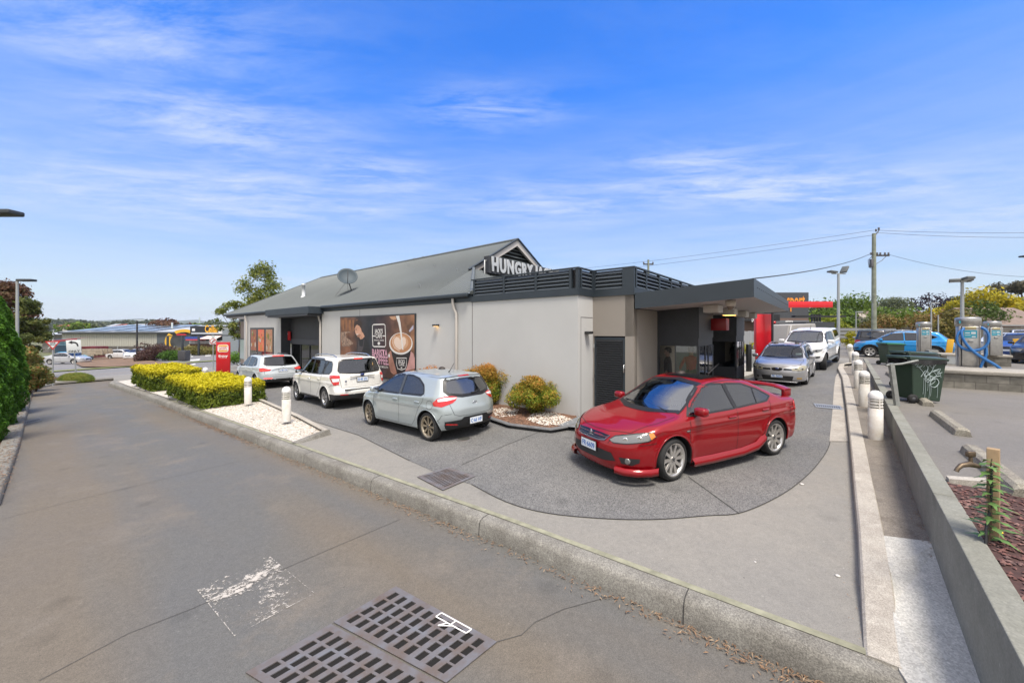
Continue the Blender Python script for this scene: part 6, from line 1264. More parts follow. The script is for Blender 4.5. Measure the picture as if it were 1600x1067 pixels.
for i, (x, w_) in enumerate(((60, 26), (105, 22), (150, 30), (200, 24), (255, 18))): layer('shelf_light', [(x, 175), (x+w_, 175), (x+w_-4, 330), (x+4, 330)], .0590, mat('print_wood', (.30, .13, .05), .5, var=.4, vscale=5))
layer('coffee_machine', [(45, 345), (170, 335), (175, 352), (110, 362), (118, 420), (190, 470), (215, 500), (160, 540), (60, 545), (45, 450)], .0595, STEEL)
layer('barista_shirt', [(275, 470), (310, 445), (345, 430), (375, 415), (410, 470), (432, 560), (436, 625), (265, 612), (262, 530)], .060, SHIRT)
layer('barista_apron', [(280, 470), (290, 460), (300, 540), (345, 545), (360, 440), (368, 445), (352, 560), (330, 620), (270, 612)], .0605, mat('print_apron', (.06, .05, .055), .5))
layer('barista_neck', [(300, 395), (345, 350), (372, 405), (345, 435), (315, 448), (300, 425)], .0606, C1)
layer('barista_face', [(252, 255), (270, 245), (300, 262), (318, 285), (330, 330), (345, 362), (325, 395), (300, 412), (280, 418), (268, 408), (264, 388), (250, 372), (242, 350), (238, 330), (240, 318), (230, 305), (238, 290)], .061, C1)
layer('barista_hair', [(222, 265), (228, 225), (255, 190), (290, 178), (322, 190), (338, 225), (330, 262), (318, 292), (300, 262), (290, 240), (270, 238), (250, 250), (238, 275)], .0615, HAIR)
layer('barista_ear', [(298, 285), (312, 280), (316, 300), (306, 322), (298, 310)], .0618, C1); layer('barista_eye', [(243, 318), (262, 312), (264, 317), (246, 322)], .0620, HAIR); layer('barista_brow', [(240, 303), (262, 296), (264, 300), (242, 308)], .0620, HAIR); layer('barista_mouth', [(252, 378), (282, 368), (286, 374), (262, 386)], .0620, CRM)
layer('barista_stubble', [(262, 392), (300, 372), (322, 385), (300, 412), (280, 418), (268, 408)], .0616, mat('print_stubble', (.32, .16, .10), .5))
def outline(pts, w, off, name, m, closed=True):
    q = [Vector(cw_(x, y, off)[1:]) for x, y in pts]; q = q+[q[0]] if closed else q; a = offset_line(q, w/2); b = offset_line(q, -w/2)
    if closed: a[-1] = a[0]; b[-1] = b[0]
    k = len(q); MB().add([(-off, p.x, p.y) for p in a]+[(-off, p.x, p.y) for p in b], [(i, i+1, k+i+1, k+i) for i in range(k-1)]).build(name, m, PO)
outline([(495, 242), (640, 237), (655, 250), (662, 400), (664, 530), (650, 548), (500, 545), (486, 532), (480, 400), (480, 258)], .05, .060, 'logo_border', CRM)
outline([(482, 400), (520, 400)], .045, .060, 'logo_bar', CRM, False); outline([(620, 399), (660, 399)], .045, .060, 'logo_bar', CRM, False)
def ptext(s, x, y, size, m, wpx=None, name='lettering', off=.060, bold=.004):
    c = cw_(x, y, off); M = frame_matrix(c, (0, -1, 0), (0, 0, 1)); wd = None
    if wpx: wd = abs(cw_(x-wpx/2, y, 0)[1]-cw_(x+wpx/2, y, 0)[1])
    return text(name, s, size, m, M, PO, width=wd, bold=bold)
ptext("JACK'S", 568, 335, .25, CRM, 112, bold=.006); ptext('CAFE', 568, 402, .25, CRM, 88, bold=.006); ptext('BARISTA COFFEE', 569, 460, .085, CRM, 136, bold=.001); ptext('BARISTA', 578, 637, .39, PINK, 215, bold=.012); ptext('COFFEE.', 592, 742, .47, PINK, 222, bold=.012); ptext('BEST IN SMOOTH', 610, 828, .12, CRM, 170, bold=.002)
def ell(cx, cy, a, b, n=28, t0=0, t1=2*math.pi): return [(cx+a*math.cos(t), cy+b*math.sin(t)) for t in np.linspace(t0, t1, n, endpoint=(t1 < 6))]
layer('logo_bean', ell(569, 502, 17, 22, 14), .060, CRM)
layer('hand', [(700, 640), (735, 600), (760, 640), (790, 760), (820, 870), (815, 925), (770, 930), (735, 900), (710, 800)], .0592, HAND); layer('hand', [(1010, 610), (1050, 640), (1068, 700), (1070, 850), (1000, 870), (930, 888), (950, 830), (990, 720)], .0592, mat('print_hand_pale', (.55, .30, .27), .5, var=.3, vscale=2.5)); layer('thumb_nail', ell(712, 672, 13, 26, 12), .0600, CRM)
layer('cup', [(735, 560), (1012, 590), (1008, 650), (960, 830), (930, 890), (820, 915), (790, 800), (750, 660)], .0602, CUPB)
layer('cup_rim', ell(876, 505, 163, 152), .0608, CRM); layer('coffee_crema', ell(877, 495, 148, 136), .0612, LAT); layer('milk_foam', ell(868, 492, 112, 100), .0616, mat('print_latte_mid', (.58, .34, .20), .5))
layer('latte_heart', [(858, 592), (800, 545), (778, 490), (785, 440), (815, 412), (850, 425), (866, 460), (885, 425), (920, 412), (945, 445), (945, 500), (915, 555)], .0620, LATL); outline([(858, 610), (785, 560), (758, 490), (765, 435), (800, 398)], .03, .0622, 'foam_ring', LATL, False)
layer('milk_stream', [(806, 122), (852, 116), (872, 220), (888, 340), (898, 480), (912, 590), (896, 590), (882, 470), (866, 350), (842, 230)], .0628, CRM); layer('milk_jug', [(715, 130), (800, 126), (812, 170), (770, 178), (735, 160)], .0600, mat('print_jug', (.50, .28, .16), .5)); layer('highlight', [(1050, 245), (1050, 300), (1000, 345), (985, 330), (1020, 280)], .0600, mat('print_highlight', (.42, .40, .48), .5))
outline([(815, 705), (955, 705), (952, 800), (940, 850), (885, 868), (830, 850), (815, 790)], .035, .0612, 'cup_logo_border', CRM); ptext("JACK'S", 885, 752, .17, CRM, 92, off=.0612); ptext('CAFE', 885, 795, .17, CRM, 76, off=.0612); layer('cup_bean', ell(884, 840, 12, 12, 10), .0612, CRM)
WB = mat('bollard_white', (.68, .67, .64), .5, var=.10, vscale=6, dark=(.55, .50, .42)); WBC = mat('bollard_cap', (.74, .73, .71), .5)
def bollard_proto():
    o = E('bollard', 'x', 'bollard'); MB().lathe([(.112, 0), (.112, .60), (.105, .605)], 28).build('post', WB, o)
    MB().lathe([(.090, .60), (.090, .80)], 24).build('lens', mat('bollard_lens', (.50, .49, .42), .3, coat=.5), o)
    mb = MB()
    for k in range(3): mb.lathe([(.095, .625+k*.06), (.111, .63+k*.06), (.111, .645+k*.06), (.095, .65+k*.06)], 24)
    for k in range(4): a = math.pi/2*k+.4; mb.box(.092, .111, -.012, .012, .60, .80, 0, Matrix.Rotation(a, 4, 'Z'))
    mb.build('cage', WB, o); MB().lathe([(.112, .79), (.114, .82), (.108, .86), (.088, .905), (.046, .935), (0, .945)], 28).build('cap', WBC, o); return o
bp_ = bollard_proto(); used_ = [False]
def bollard(loc, label, group, tilt=0):
    o = bp_ if not used_[0] else copy_tree(bp_); used_[0] = True; o.location = loc; o.rotation_euler = (0, tilt, random.uniform(0, 3)); tag(o, label, 'bollard', group); return o
gA = 'white lighting bollards along the retaining wall'
bollard(G(1368, 686, .12), 'white round-topped bollard nearest the camera on the dirt strip by the wall', gA)
bollard(G(1350.5, 635, .12), 'second white bollard along the dirt strip by the wall', gA); bollard(G(1341, 607, .12), 'third white bollard on the dirt strip, with open slots under its cap', gA); bollard(G(1336.6, 586, .12), 'fourth white bollard on the dirt strip, just before the leaning one', gA)
o = bollard(G(1332, 566.5, .12), 'leaning white bollard at the end of the strip by the pickup rear wheel', gA, R(-10)); o.rotation_euler = (R(2), R(-11), 0)
gB = 'white lighting bollards on the gravel island'
bollard(G(447.5, 658, .10), 'white bollard standing on the pebbles near the tip of the island', gB); bollard(G(387.5, 631, .10), 'white bollard at the right end of the nearer yellow hedge', gB)
for px, py, lb in ((275, 571.5, 'white bollard rising between the two yellow hedges'), (321, 573.5, 'white bollard behind the hedges in line with the red totem sign'), (243, 569.5, 'white bollard cap showing over the farther yellow hedge')):
    t = (CZ-1.05-0)/(.032*(px-CX)/F_PX+(py-CY)/F_PX); x = at(px, t); bollard((x, t, T(x)+.09), lb, gB)
GRN = mat('bin_green', (.022, .045, .028), .5, var=.15, vscale=5); GRL = mat('bin_lid_green', (.03, .055, .04), .45)
def bin_(label, loc, rz, graffiti=False, liner=True, lidm=None):
    o = E('wheelie_bin', label, 'bin', loc, rz, 'dark green wheelie bins')
    v = [(-.30, -.24, .08), (.28, -.24, .03), (.28, .24, .03), (-.30, .24, .08), (-.36, -.29, .98), (.37, -.29, .98), (.37, .29, .98), (-.36, .29, .98)]
    mb = MB().add(v, [(3, 2, 1, 0), (0, 1, 5, 4), (1, 2, 6, 5), (2, 3, 7, 6), (3, 0, 4, 7), (4, 5, 6, 7)]); mb.build('body', GRN, o, .02)
    MB().bbox(-.40, .40, -.31, .31, .945, .99, .012).build('rim', GRN, o)
    ld = MB(); ld.add([(-.42, -.31, 1.06), (.40, -.32, 1.0), (.43, 0, 1.035), (.40, .32, 1.0), (-.42, .31, 1.06), (-.42, -.31, 1.0), (.40, -.32, .975), (.43, 0, .98), (.40, .32, .975), (-.42, .31, 1.0)], [(0, 1, 2), (0, 2, 4), (2, 3, 4), (0, 5, 6, 1), (1, 6, 7, 2), (2, 7, 8, 3), (3, 8, 9, 4), (4, 9, 5, 0)]); ld.build('lid', lidm or GRL, o, .01)
    if liner:
        n = 44; r0 = []; r1 = []
        for i in range(n):
            a = 2*math.pi*i/n; c, s = math.cos(a), math.sin(a); q = (abs(c)**6+abs(s)**6)**(-1/6)
            r0.append((.425*c*q, .335*s*q, .985)); k = random.uniform(.97, 1.04); r1.append((.43*c*q*k, .34*s*q*k, .90-random.uniform(0, .04)+.02*math.sin(5*a)))
        MB().add(r0+r1, [(i, n+i, n+(i+1) % n, (i+1) % n) for i in range(n)], 0, True).build('bin_liner', mat('bin_liner', (.012, .012, .014), .25), o)
    MB().tube([(-.44, -.24, 1.0), (-.47, -.22, 1.02), (-.47, .22, 1.02), (-.44, .24, 1.0)], .016, 8).build('handle', GRL, o)
    for sy in (-.27, .27):
        w = MB().lathe([(.04, -.03), (.095, -.03), (.10, -.02), (.10, .02), (.095, .03), (.04, .03)], 20, 0, Matrix.Translation((-.33, sy, .10)) @ Matrix.Rotation(R(90), 4, 'X')).build('wheel', mat('tyre_rubber', (0, 0, 0)), o)
        MB().lathe([(0, .025), (.05, .03), (.052, -.03), (0, -.025)], 16, 0, Matrix.Translation((-.33, sy, .10)) @ Matrix.Rotation(R(90), 4, 'X')).build('hub', mat('hub_grey', (.08, .08, .085), .5), w)
    if graffiti:
        rg = random.Random(5); gm = MB(); yy = lambda z: -.24-.05*(z-.05)/.93-.006
        def stroke(p, w=.006):
            q = [Vector(a) for a in p]; 
            cr_ = []
            for i in range(len(q)-1):
                p0 = q[max(i-1, 0)]; p1 = q[i]; p2 = q[i+1]; p3 = q[min(i+2, len(q)-1)]
                for k in range(6): t = k/6; cr_.append(.5*((2*p1)+(p2-p0)*t+(2*p0-5*p1+4*p2-p3)*t*t+(3*p1-p0-3*p2+p3)*t**3))
            cr_.append(q[-1]); gm.tube([(a.x, yy(a.y), a.y) for a in cr_], w, 4, caps=False)
        stroke([(-.20, .80), (-.10, .88), (-.02, .78), (-.10, .62), (.02, .66), (.10, .84), (.02, .88), (-.04, .70), (.08, .58)]); stroke([(.04, .50), (.16, .56), (.22, .46), (.14, .36), (.04, .42), (.10, .58), (.24, .62)], .008)
        stroke([(-.16, .60), (-.06, .74), (.04, .60), (.0, .48), (-.08, .55), (.05, .70), (.2, .76)]); stroke([(-.24, .84), (-.12, .70), (-.04, .52), (.06, .62), (.14, .50), (.02, .40)], .005)
        stroke([(.10, .74), (.24, .78), (.18, .66), (.28, .70)], .005); stroke([(-.30, .86), (-.22, .90), (-.26, .82), (-.16, .84)], .004)
        stroke([(-.12, .82), (-.02, .92), (.06, .80), (.16, .90)], .005); stroke([(-.08, .66), (.0, .52), (.16, .62), (.10, .72), (.22, .70), (.26, .58)], .006)
        for x, z0, z1 in ((-.06, .52, .12), (-.10, .58, .2), (.03, .46, .10), (.06, .40, .16), (.20, .42, .12), (-.01, .5, .28)): stroke([(x, z0), (x+.006, (z0+z1)/2), (x, z1)], .0035)
        gm.build('graffiti', mat('graffiti_pale', (.42, .50, .50), .6), o)
    return o
P = G(1431, 632, flat=.73); bin_('dark green bin with pale scribbled graffiti on its side, nearest bin', (P.x+.46, P.y+.42, .73), R(-4), True)
t = 10.9; bin_('middle dark green bin with its black liner hanging over, behind the graffiti bin', (at(1429, t), t, .73), R(-6))
t = 18.3; bin_('smallest looking dark green bin, farthest, in front of the blue SUV', (at(1392, t), t, .73), R(-5), liner=False, lidm=mat('lid_bright_green', (.02, .16, .07), .5))
GAL = mat('galvanised', (0, 0, 0))
t = 8.35; x = at(1396, t); o = E('steel_post', 'leaning galvanised steel post with a bar on top left of the graffiti bin', 'post', (x+.08, t, .72))
mb = MB(); mb.box(-.045, .045, -.03, .03, 0, .95, 0, Matrix.Rotation(R(-8), 4, 'Y')); mb.build('post', mat('galvanised_dull', (.30, .31, .29), .6, .4, var=.3, vscale=10), o); MB().tube([(-.24, 0, .90), (.1, 0, .93), (.50, .05, 1.0)], .022, 8).build('bar', mat('galvanised_dull', (0, 0, 0)), o)
t = 11.6; x = at(1459.5, t); o = E('steel_post', 'short galvanised post standing right of the middle bin', 'post', (x, t, .72)); MB().box(-.05, .05, -.05, .05, 0, 1.05).build('post', mat('galvanised_dull', (0, 0, 0)), o); MB().box(-.22, .06, -.06, .06, 1.0, 1.06).build('bar', mat('galvanised_dull', (0, 0, 0)), o)
WS = asphalt('wheel_stop_concrete', (.27, .25, .20), (.20, .18, .15), (.33, .31, .26), 2.2, .95, 110, .5, .3)
far_p = Vector((8.2, 7.43)); dr_ = Vector((8.2-7.05, 7.43-6.0)).normalized()
lbs = ['concrete wheel stop beside the timber stake and tap', 'concrete wheel stop right of the graffiti bin', 'concrete wheel stop behind the graffiti bin', 'concrete wheel stop in front of the middle bin', 'concrete wheel stop near the far end of the retaining wall']
a0 = Vector((6.2, 5.2)); stops = [a0-dr_*1.84, Vector((7.05, 6.0)), Vector((9.05, 8.35)), Vector((11.0, 10.7)), Vector((13.0, 13.0))]
for p, lb in zip(stops, lbs):
    mb = MB(); L_ = 1.84; sec = [(-.10, 0), (-.08, .09), (-.045, .12), (.045, .12), (.08, .09), (.10, 0)]
    v = [(y, x, z) for x in (0, .06, L_-.06, L_) for y, z in [(a*(1 if 0 < x < L_ else .93), b*(1 if 0 < x < L_ else .75)) for a, b in sec]]
    mb.add(v, [(i*6+j, (i+1)*6+j, (i+1)*6+j+1, i*6+j+1) for i in range(3) for j in range(5)]+[(0, 1, 2, 3, 4, 5), (23, 22, 21, 20, 19, 18)]); o = mb.build('wheel_stop', WS); o.location = (p.x, p.y, .727); o.rotation_euler = (0, 0, math.atan2(dr_.y, dr_.x)-R(90)); tag(o, lb, 'wheel stop', 'concrete wheel stops')
BLKW = bpy.data.materials.new('concrete_blocks'); BLKW.use_nodes = True; nt = BLKW.node_tree; N = nt.nodes; L = nt.links; tc = N.new('ShaderNodeTexCoord'); mp = N.new('ShaderNodeMapping'); mp.inputs['Rotation'].default_value = (R(90), 0, 0); L.new(tc.outputs['Object'], mp.inputs[0])
br = N.new('ShaderNodeTexBrick'); br.inputs['Scale'].default_value = 1; br.inputs['Brick Width'].default_value = .40; br.inputs['Row Height'].default_value = .20; br.inputs['Mortar Size'].default_value = .006; br.inputs['Color1'].default_value = (.24, .225, .19, 1); br.inputs['Color2'].default_value = (.17, .16, .135, 1); br.inputs['Mortar'].default_value = (.09, .08, .07, 1); L.new(mp.outputs[0], br.inputs['Vector'])
nn = N.new('ShaderNodeTexNoise'); nn.inputs['Scale'].default_value = 5; nn.inputs['Detail'].default_value = 8; L.new(tc.outputs['Object'], nn.inputs['Vector']); mr_ = N.new('ShaderNodeMapRange'); mr_.inputs['From Min'].default_value = .3; mr_.inputs['From Max'].default_value = .7; mr_.inputs['To Min'].default_value = .7; mr_.inputs['To Max'].default_value = 1.25; L.new(nn.outputs['Fac'], mr_.inputs['Value']); sc_ = N.new('ShaderNodeVectorMath'); sc_.operation = 'SCALE'; L.new(br.outputs['Color'], sc_.inputs[0]); L.new(mr_.outputs[0], sc_.inputs['Scale']); L.new(sc_.outputs[0], N['Principled BSDF'].inputs['Base Color']); N['Principled BSDF'].inputs['Roughness'].default_value = .95
IRZ = math.atan2(-.64, .768)
def island(label, p, L_, D_, panel0, panel1):
    o = E('vacuum_island', label, 'island', (p[0], p[1], .72), IRZ, 'raised block islands in the car park')
    MB().box(0, L_, 0, D_, 0, .42).build('block_wall', BLKW, o); MB().bbox(-.04, L_+.04, -.04, D_+.04, .42, .52, .012).build('slab', asphalt('island_slab', (.36, .33, .28), (.30, .28, .24), (.42, .39, .34), 1.5, .9, 120, .3, .2) if 'island_slab' not in MATS else MATS['island_slab'], o)
    pm_ = MB(); pm_.box(panel0, panel1, -.012, -.002, .03, .42)
    pf = bpy.data.materials.get('chequer_plate') or mat('chequer_plate', (.48, .50, .50), .4, .4)
    pn = pm_.build('chequer_plate', pf, o); ck = MB(); i = 0
    x = panel0+.04
    while x < panel1-.03:
        z = .06+(.02 if i % 2 else 0)
        while z < .40: ck.add([(x-.014, -.0125, z), (x, -.018, z+.006), (x+.014, -.0125, z), (x, -.0125, z-.006)], [(0, 3, 2, 1)]); z += .04
        x += .04; i += 1
    ck.build('tread_marks', mat('tread_dark', (.30, .32, .32), .4, .4), pn)
    return o
island('long block island in the car park carrying the vacuum with the blue hose', (12.35, 11.25), 4.6, 1.55, 1.78, 3.1)
island('block island farther back carrying the two other vacuum machines', (20.2, 19.35), 3.1, 1.3, 1.15, 1.75)
STN = mat('brushed_steel', (.42, .41, .39), .38, .85, var=.18, vscale=7); TEAL = mat('decal_teal', (.03, .28, .38), .5); LCD = mat('decal_white', (.55, .6, .6), .5)
def vacuum(label, loc, rz, hose=False):
    o = E('vacuum_machine', label, 'vacuum', loc, rz, 'stainless steel car vacuums'); o.scale = (.70, .70, 1)
    MB().lathe([(.36, 0), (.36, 1.28), (.35, 1.285)], 32).build('drum', STN, o); MB().lathe([(.37, 1.27), (.40, 1.275), (.40, 1.50), (.385, 1.53), (.30, 1.55), (0, 1.56)], 32).build('lid', STN, o)
    MB().bbox(-.25, .25, -.46, -.25, .0, 1.26, .02).build('front_panel', STN, o)
    for x in (-.29, .29): MB().bbox(x-.025, x+.025, -.40, -.20, 0, 1.27, .01).build('side_rail', STN, o)
    d = MB(); d.box(-.19, .19, -.466, -.461, .90, 1.14); dd = d.build('instruction_decal', TEAL, o); e = MB(); e.box(-.16, -.02, -.469, -.467, 1.04, 1.07); e.box(.02, .15, -.469, -.467, 1.02, 1.09); e.box(-.16, .0, -.469, -.467, .98, .995); e.box(.04, .15, -.469, -.467, .92, .96); e.build('decal_print', LCD, dd)
    c = MB(); c.bbox(-.17, .17, -.475, -.455, 1.17, 1.25, .008); c.build('brass_plate', mat('brass_plate', (.40, .34, .18), .4, .5), o); c = MB(); c.bbox(-.08, .08, -.50, -.455, .76, .84, .012); c.build('coin_slot', mat('slot_steel', (.28, .28, .27), .4, .7), o)
    b = MB(); b.box(-.40*0-.404, -.30, -.20, -.19, 1.36, 1.44, 0, Matrix.Rotation(R(20), 4, 'Z')); b.build('lid_badge', TEAL, o); MB().box(-.385, -.378, -.15, -.10, .3, .95).build('side_decal', mat('brass_plate', (0, 0, 0)), o)
    if hose:
        H = [(-.22, -.50, 1.16), (-.36, -.56, 1.05), (-.42, -.60, .88), (-.38, -.62, .70), (-.24, -.64, .58), (-.04, -.64, .52), (.20, -.64, .54), (.38, -.64, .64), (.48, -.63, .82), (.48, -.60, 1.02), (.40, -.56, 1.16), (.30, -.50, 1.22)]
        def spl(q, k=8):
            q = [Vector(a) for a in q]; out = []
            for i in range(len(q)-1):
                p0 = q[max(i-1, 0)]; p1 = q[i]; p2 = q[i+1]; p3 = q[min(i+2, len(q)-1)]
                for j in range(k): t = j/k; out.append(.5*((2*p1)+(p2-p0)*t+(2*p0-5*p1+4*p2-p3)*t*t+(3*p1-p0-3*p2+p3)*t**3))
            return out+[q[-1]]
        blue = mat('hose_blue', (.02, .13, .36), .45)
        H2 = [(-.20, -.50, 1.20), (-.28, -.60, 1.08), (-.26, -.66, .90), (-.12, -.68, .66), (.08, -.69, .46), (.34, -.69, .28), (.62, -.68, .12), (.80, -.67, -.02), (.82, -.66, -.13), (.68, -.66, -.21), (.46, -.66, -.22), (.30, -.66, -.14), (.26, -.66, .02), (.34, -.65, .22), (.42, -.62, .42), (.42, -.56, .60), (.42, -.50, .40), (.44, -.44, .18)]
        ho = MB().tube(spl(H), .044, 10); ho.tube(spl(H2), .044, 10); ho.build('vacuum_hose', blue, o); MB().tube([(.44, -.44, .30), (.44, -.44, .05), (.43, -.44, -.0)], [.045, .05, .04], 10).build('nozzle', BLK, o)
        return o
    return o
t = 12.15; vacuum('stainless steel vacuum machine with a coiled blue hose, nearest of the three', (at(1512, t), t, 1.24), R(-40), True)
t = 19.3; vacuum('stainless steel vacuum machine in front of the blue SUV', (at(1443, t), t, 1.24), R(-35))
t = 17.6; vacuum('stainless steel vacuum machine partly hidden behind the one with the blue hose', (at(1550, t), t, 1.24), R(-30))
YEL = mat('post_yellow', (.72, .40, .03), .5, var=.08, vscale=6)
def ypost(label, px, t, tilt=0):
    o = MB().bbox(-.12, .12, -.05, .05, 0, 1.22, .01).build('yellow_post', YEL); o.location = (at(px, t), t, .70); o.rotation_euler = (0, tilt, -.7); tag(o, label, 'post', 'yellow guard posts')
ypost('yellow post at the right edge of the car park', 1588, 20.7); ypost('leaning yellow post between the two nearer vacuum machines', 1480, 20.2, R(6)); ypost('short yellow post far off beside the dark navy wagon', 1388, 30.5)
P = G(1552, 838, flat=.74); o = E('timber_stake', 'pale square timber stake in the red gravel', 'stake', (P.x, P.y, .70), R(35)); MB().bbox(-.033, .033, -.033, .033, -.02, .74, .004).build('stake', mat('pine_timber', (.36, .25, .14), .8, var=.25, vscale=12), o)
Q = Vector((P.x, P.y, .70)); o = E('garden_tap', 'weathered brass garden tap on a black hose tied to the timber stake', 'tap', (Q.x-.02, Q.y-.03, .70)); br_ = mat('old_brass', (.16, .12, .08), .5, .7, var=.3, vscale=30)
MB().tube([(.0, 0, .60), (-.10, -.01, .61), (-.19, -.02, .62)], .012, 8).build('spout_pipe', mat('galvanised', (0, 0, 0)), o); mb = MB(); mb.tube([(-.15, -.015, .615), (-.23, -.02, .635), (-.30, -.025, .625), (-.335, -.03, .60), (-.345, -.03, .58)], [.016, .024, .017, .014, .015], 10); mb.cyl((-.22, -.02, .64), (-.22, -.02, .69), .013, .011, 10); mb.build('tap_body', br_, o); MB().bbox(-.25, -.19, -.035, -.005, .69, .735, .008).build('tap_handle', br_, o)
MB().tube([(-.06, -.02, .60), (-.07, -.03, .45), (-.09, -.04, .30), (-.16, -.07, .15), (-.20, -.10, .0)], .009, 8).build('supply_hose', mat('black_hose', (.02, .02, .02), .5), o)
P = G(1547, 836, flat=.74); o = E('weed', 'tall spindly green thistle weed growing in front of the stake', 'weed', (P.x-.13, P.y-.10, .735))
o.scale = (1.3, 1.3, 1.05); st_ = MB(); st_.tube([(0, 0, 0), (.01, 0, .2), (.0, .01, .4), (.015, 0, .62)], [.007, .006, .005, .003], 6); lf = MB(); rg = random.Random(3)
for k in range(46):
    z = .02+.60*(k/46)**.9; a = k*2.4; L_ = .15*(1-.5*z/.6)*rg.uniform(.6, 1.1); up = rg.uniform(.1, .5); d = Vector((math.cos(a), math.sin(a), up)).normalized(); sd = Vector((-math.sin(a), math.cos(a), 0)); b0 = Vector((.008, 0, z)); n = 6
    v = []; 
    for i in range(n+1): t = i/n; w_ = .016*math.sin(math.pi*min(1, t*1.05+.05))*(1.5 if i % 2 else .6); c = b0+d*L_*t+Vector((0, 0, -.05*t*t)); v += [c+sd*w_, c-sd*w_]
    lf.add(v, [(2*i, 2*i+1, 2*i+3, 2*i+2) for i in range(n)])
st_.build('stem', mat('weed_stem', (.14, .10, .06), .7), o); lf.build('leaves', mat('weed_leaf', (.10, .20, .045), .6, var=.4, vscale=25), o)
mb = MB(); mb.lathe([(0, 0), (.018, .004), (.014, .008), (0, .01)], 8); q = mb.build('flower', mat('yellow_flower', (.8, .6, .02), .6)); q.location = G(1563, 836, flat=.75)+Vector((0, 0, .02)); tag(q, 'tiny yellow flower in the red gravel beside the weed', 'flower')
for px, py, s in ((1253, 757, .03), (1309, 900, .022), (1180, 878, .012)):
    P = G(px, py); mb = MB(); mb.lathe([(0, 0), (.9*s, .1*s), (s, .35*s), (.6*s, .6*s), (0, .65*s)], 9); o = mb.build('pebble', mat('lone_pebble', (.55, .53, .50), .8)); o.location = (P.x, P.y, P.z); o.rotation_euler = (0, 0, px); tag(o, {1253: 'small white stone on the curved joint behind the red car', 1309: 'pale flat pebble on the smooth concrete near the outer kerb', 1180: 'tiny pale speck of stone on the smooth concrete, smallest of three'}[px], 'stone')
GP = mat('pole_galv', (.36, .38, .38), .5, .4); WOODP = mat('pole_wood', (.24, .26, .20), .9, var=.35, vscale=3); 
def pole(name, label, px, t, zbase, ztop, r, m, cat='lamp post', group=None):
    o = E(name, label, cat, (at(px, t), t, zbase), 0, group); MB().cyl((0, 0, 0), (0, 0, ztop-zbase), r*1.15, r*.8, 14).build('pole', m, o); return o
o = pole('utility_pole', 'tall grey wooden utility pole with wires behind the dark navy wagon', 1365.5, 33, .7, zat(365, 33), .17, WOODP, 'utility pole')
h = zat(365, 33)-.7; INS = mat('insulator', (.10, .10, .11), .4)
MB().tube([(0, 0, h-.3), (.35, 0, h+.15), (.42, 0, h+.25)], .04, 6).build('top_bracket', INS, o)
for dx, dz in ((.18, .28), (.42, .42)): MB().lathe([(.04, 0), (.09, .05), (.05, .12), (.09, .18), (0, .25)], 10, 0, Matrix.Translation((dx, 0, h+dz-.12))).build('insulator', INS, o)
arm = MB().box(-.1, 1.3, -.06, .06, h-1.95, h-1.83, 0, Matrix.Rotation(R(0), 4, 'Z')).build('crossarm', mat('arm_dark', (.05, .045, .04), .8), o)
for x in (-.25, .28, .55, .95, 1.25): MB().lathe([(.04, 0), (.09, .06), (.05, .12), (.08, .18), (0, .24)], 10, 0, Matrix.Translation((x, 0, h-1.84))).build('insulator', INS, o)
MB().bbox(-.32, -.12, -.12, .12, h-2.9, h-2.2, .04).build('fuse_box', INS, o); MB().tube([(-.12, 0, h-1.9), (-.5, 0, h-2.3), (-.42, 0, h-2.9), (-.2, 0, h-3.0)], .025, 6).build('cable_loop', INS, o); MB().tube([(1.2, 0, h-1.8), (.7, 0, h-2.3), (.2, 0, h-2.6)], .025, 6).build('cable_loop', INS, o)
MB().tube([(-.13, -.05, 0), (-.12, -.05, h*.4)], .05, 6).build('conduit', GP, o)
def wire(label, p, q, sag, r):
    p = Vector(p); q = Vector(q); pts = []
    for i in range(25): t = i/24; c = p.lerp(q, t); c.z -= sag*4*t*(1-t); pts.append(c)
    tag(MB().tube(pts, r, 5).build('overhead_wire', mat('wire_dark', (.03, .035, .035), .6)), label, 'wire', 'overhead wires')
PX, PT = at(1365.5, 33), 33; ztp = zat(360, 33)
wire('thick service cable from the utility pole down behind the canopy', (PX-.1, PT, zat(395, 33)), (at(1176, 13), 13, zat(435.5, 13)), .28, .022)
wire('upper thin wire running right from the top of the utility pole', (PX+.4, PT, ztp), (at(1800, 33), 28, zat(345, 28)), .5, .013); wire('lower thin wire running right from the top of the utility pole', (PX+.2, PT, ztp-.2), (at(1800, 33), 28.5, zat(351, 28)), .6, .013)
wire('thin wire running left from the top of the utility pole, upper one', (PX, PT, ztp), (at(560, 70), 70, zat(440, 70)), 1.2, .014); wire('thin wire running left from the top of the utility pole, lower one', (PX, PT, ztp-.4), (at(560, 70), 71, zat(446, 70)), 1.2, .014)
wire('slack wire sagging right from the crossarm of the utility pole', (PX+1.3, PT, zat(398, 33)), (at(1750, 36), 36, zat(425, 36)), 1.1, .014)
def flood(o, x, y, z, yaw, tilt, w=.42):
    M = Matrix.Translation((x, y, z)) @ Matrix.Rotation(yaw, 4, 'Z') @ Matrix.Rotation(tilt, 4, 'Y'); q = MB().bbox(-w/2, w/2, -.2, .2, -.06, .06, .02, 0, M).build('floodlight', mat('lamp_housing', (.09, .10, .10), .5), o); MB().box(-w/2+.04, w/2-.04, -.16, .16, -.066, -.058, 0, M).build('lens', mat('lamp_lens', (.45, .47, .46), .3), q)
o = pole('lamp_post', 'slim galvanised pole with two floodlights left of the utility pole', 1310, 27, .7, zat(428, 27), .09, GP); h = o.children[0].data.vertices[-1].co.z; h = zat(428, 27)-.7; MB().box(-.45, .5, -.04, .04, h-.02, h+.04).build('crossbar', GP, o); flood(o, -.42, 0, h+.14, 0, R(8), .5); flood(o, .42, 0, h+.30, .4, R(-52), .55)
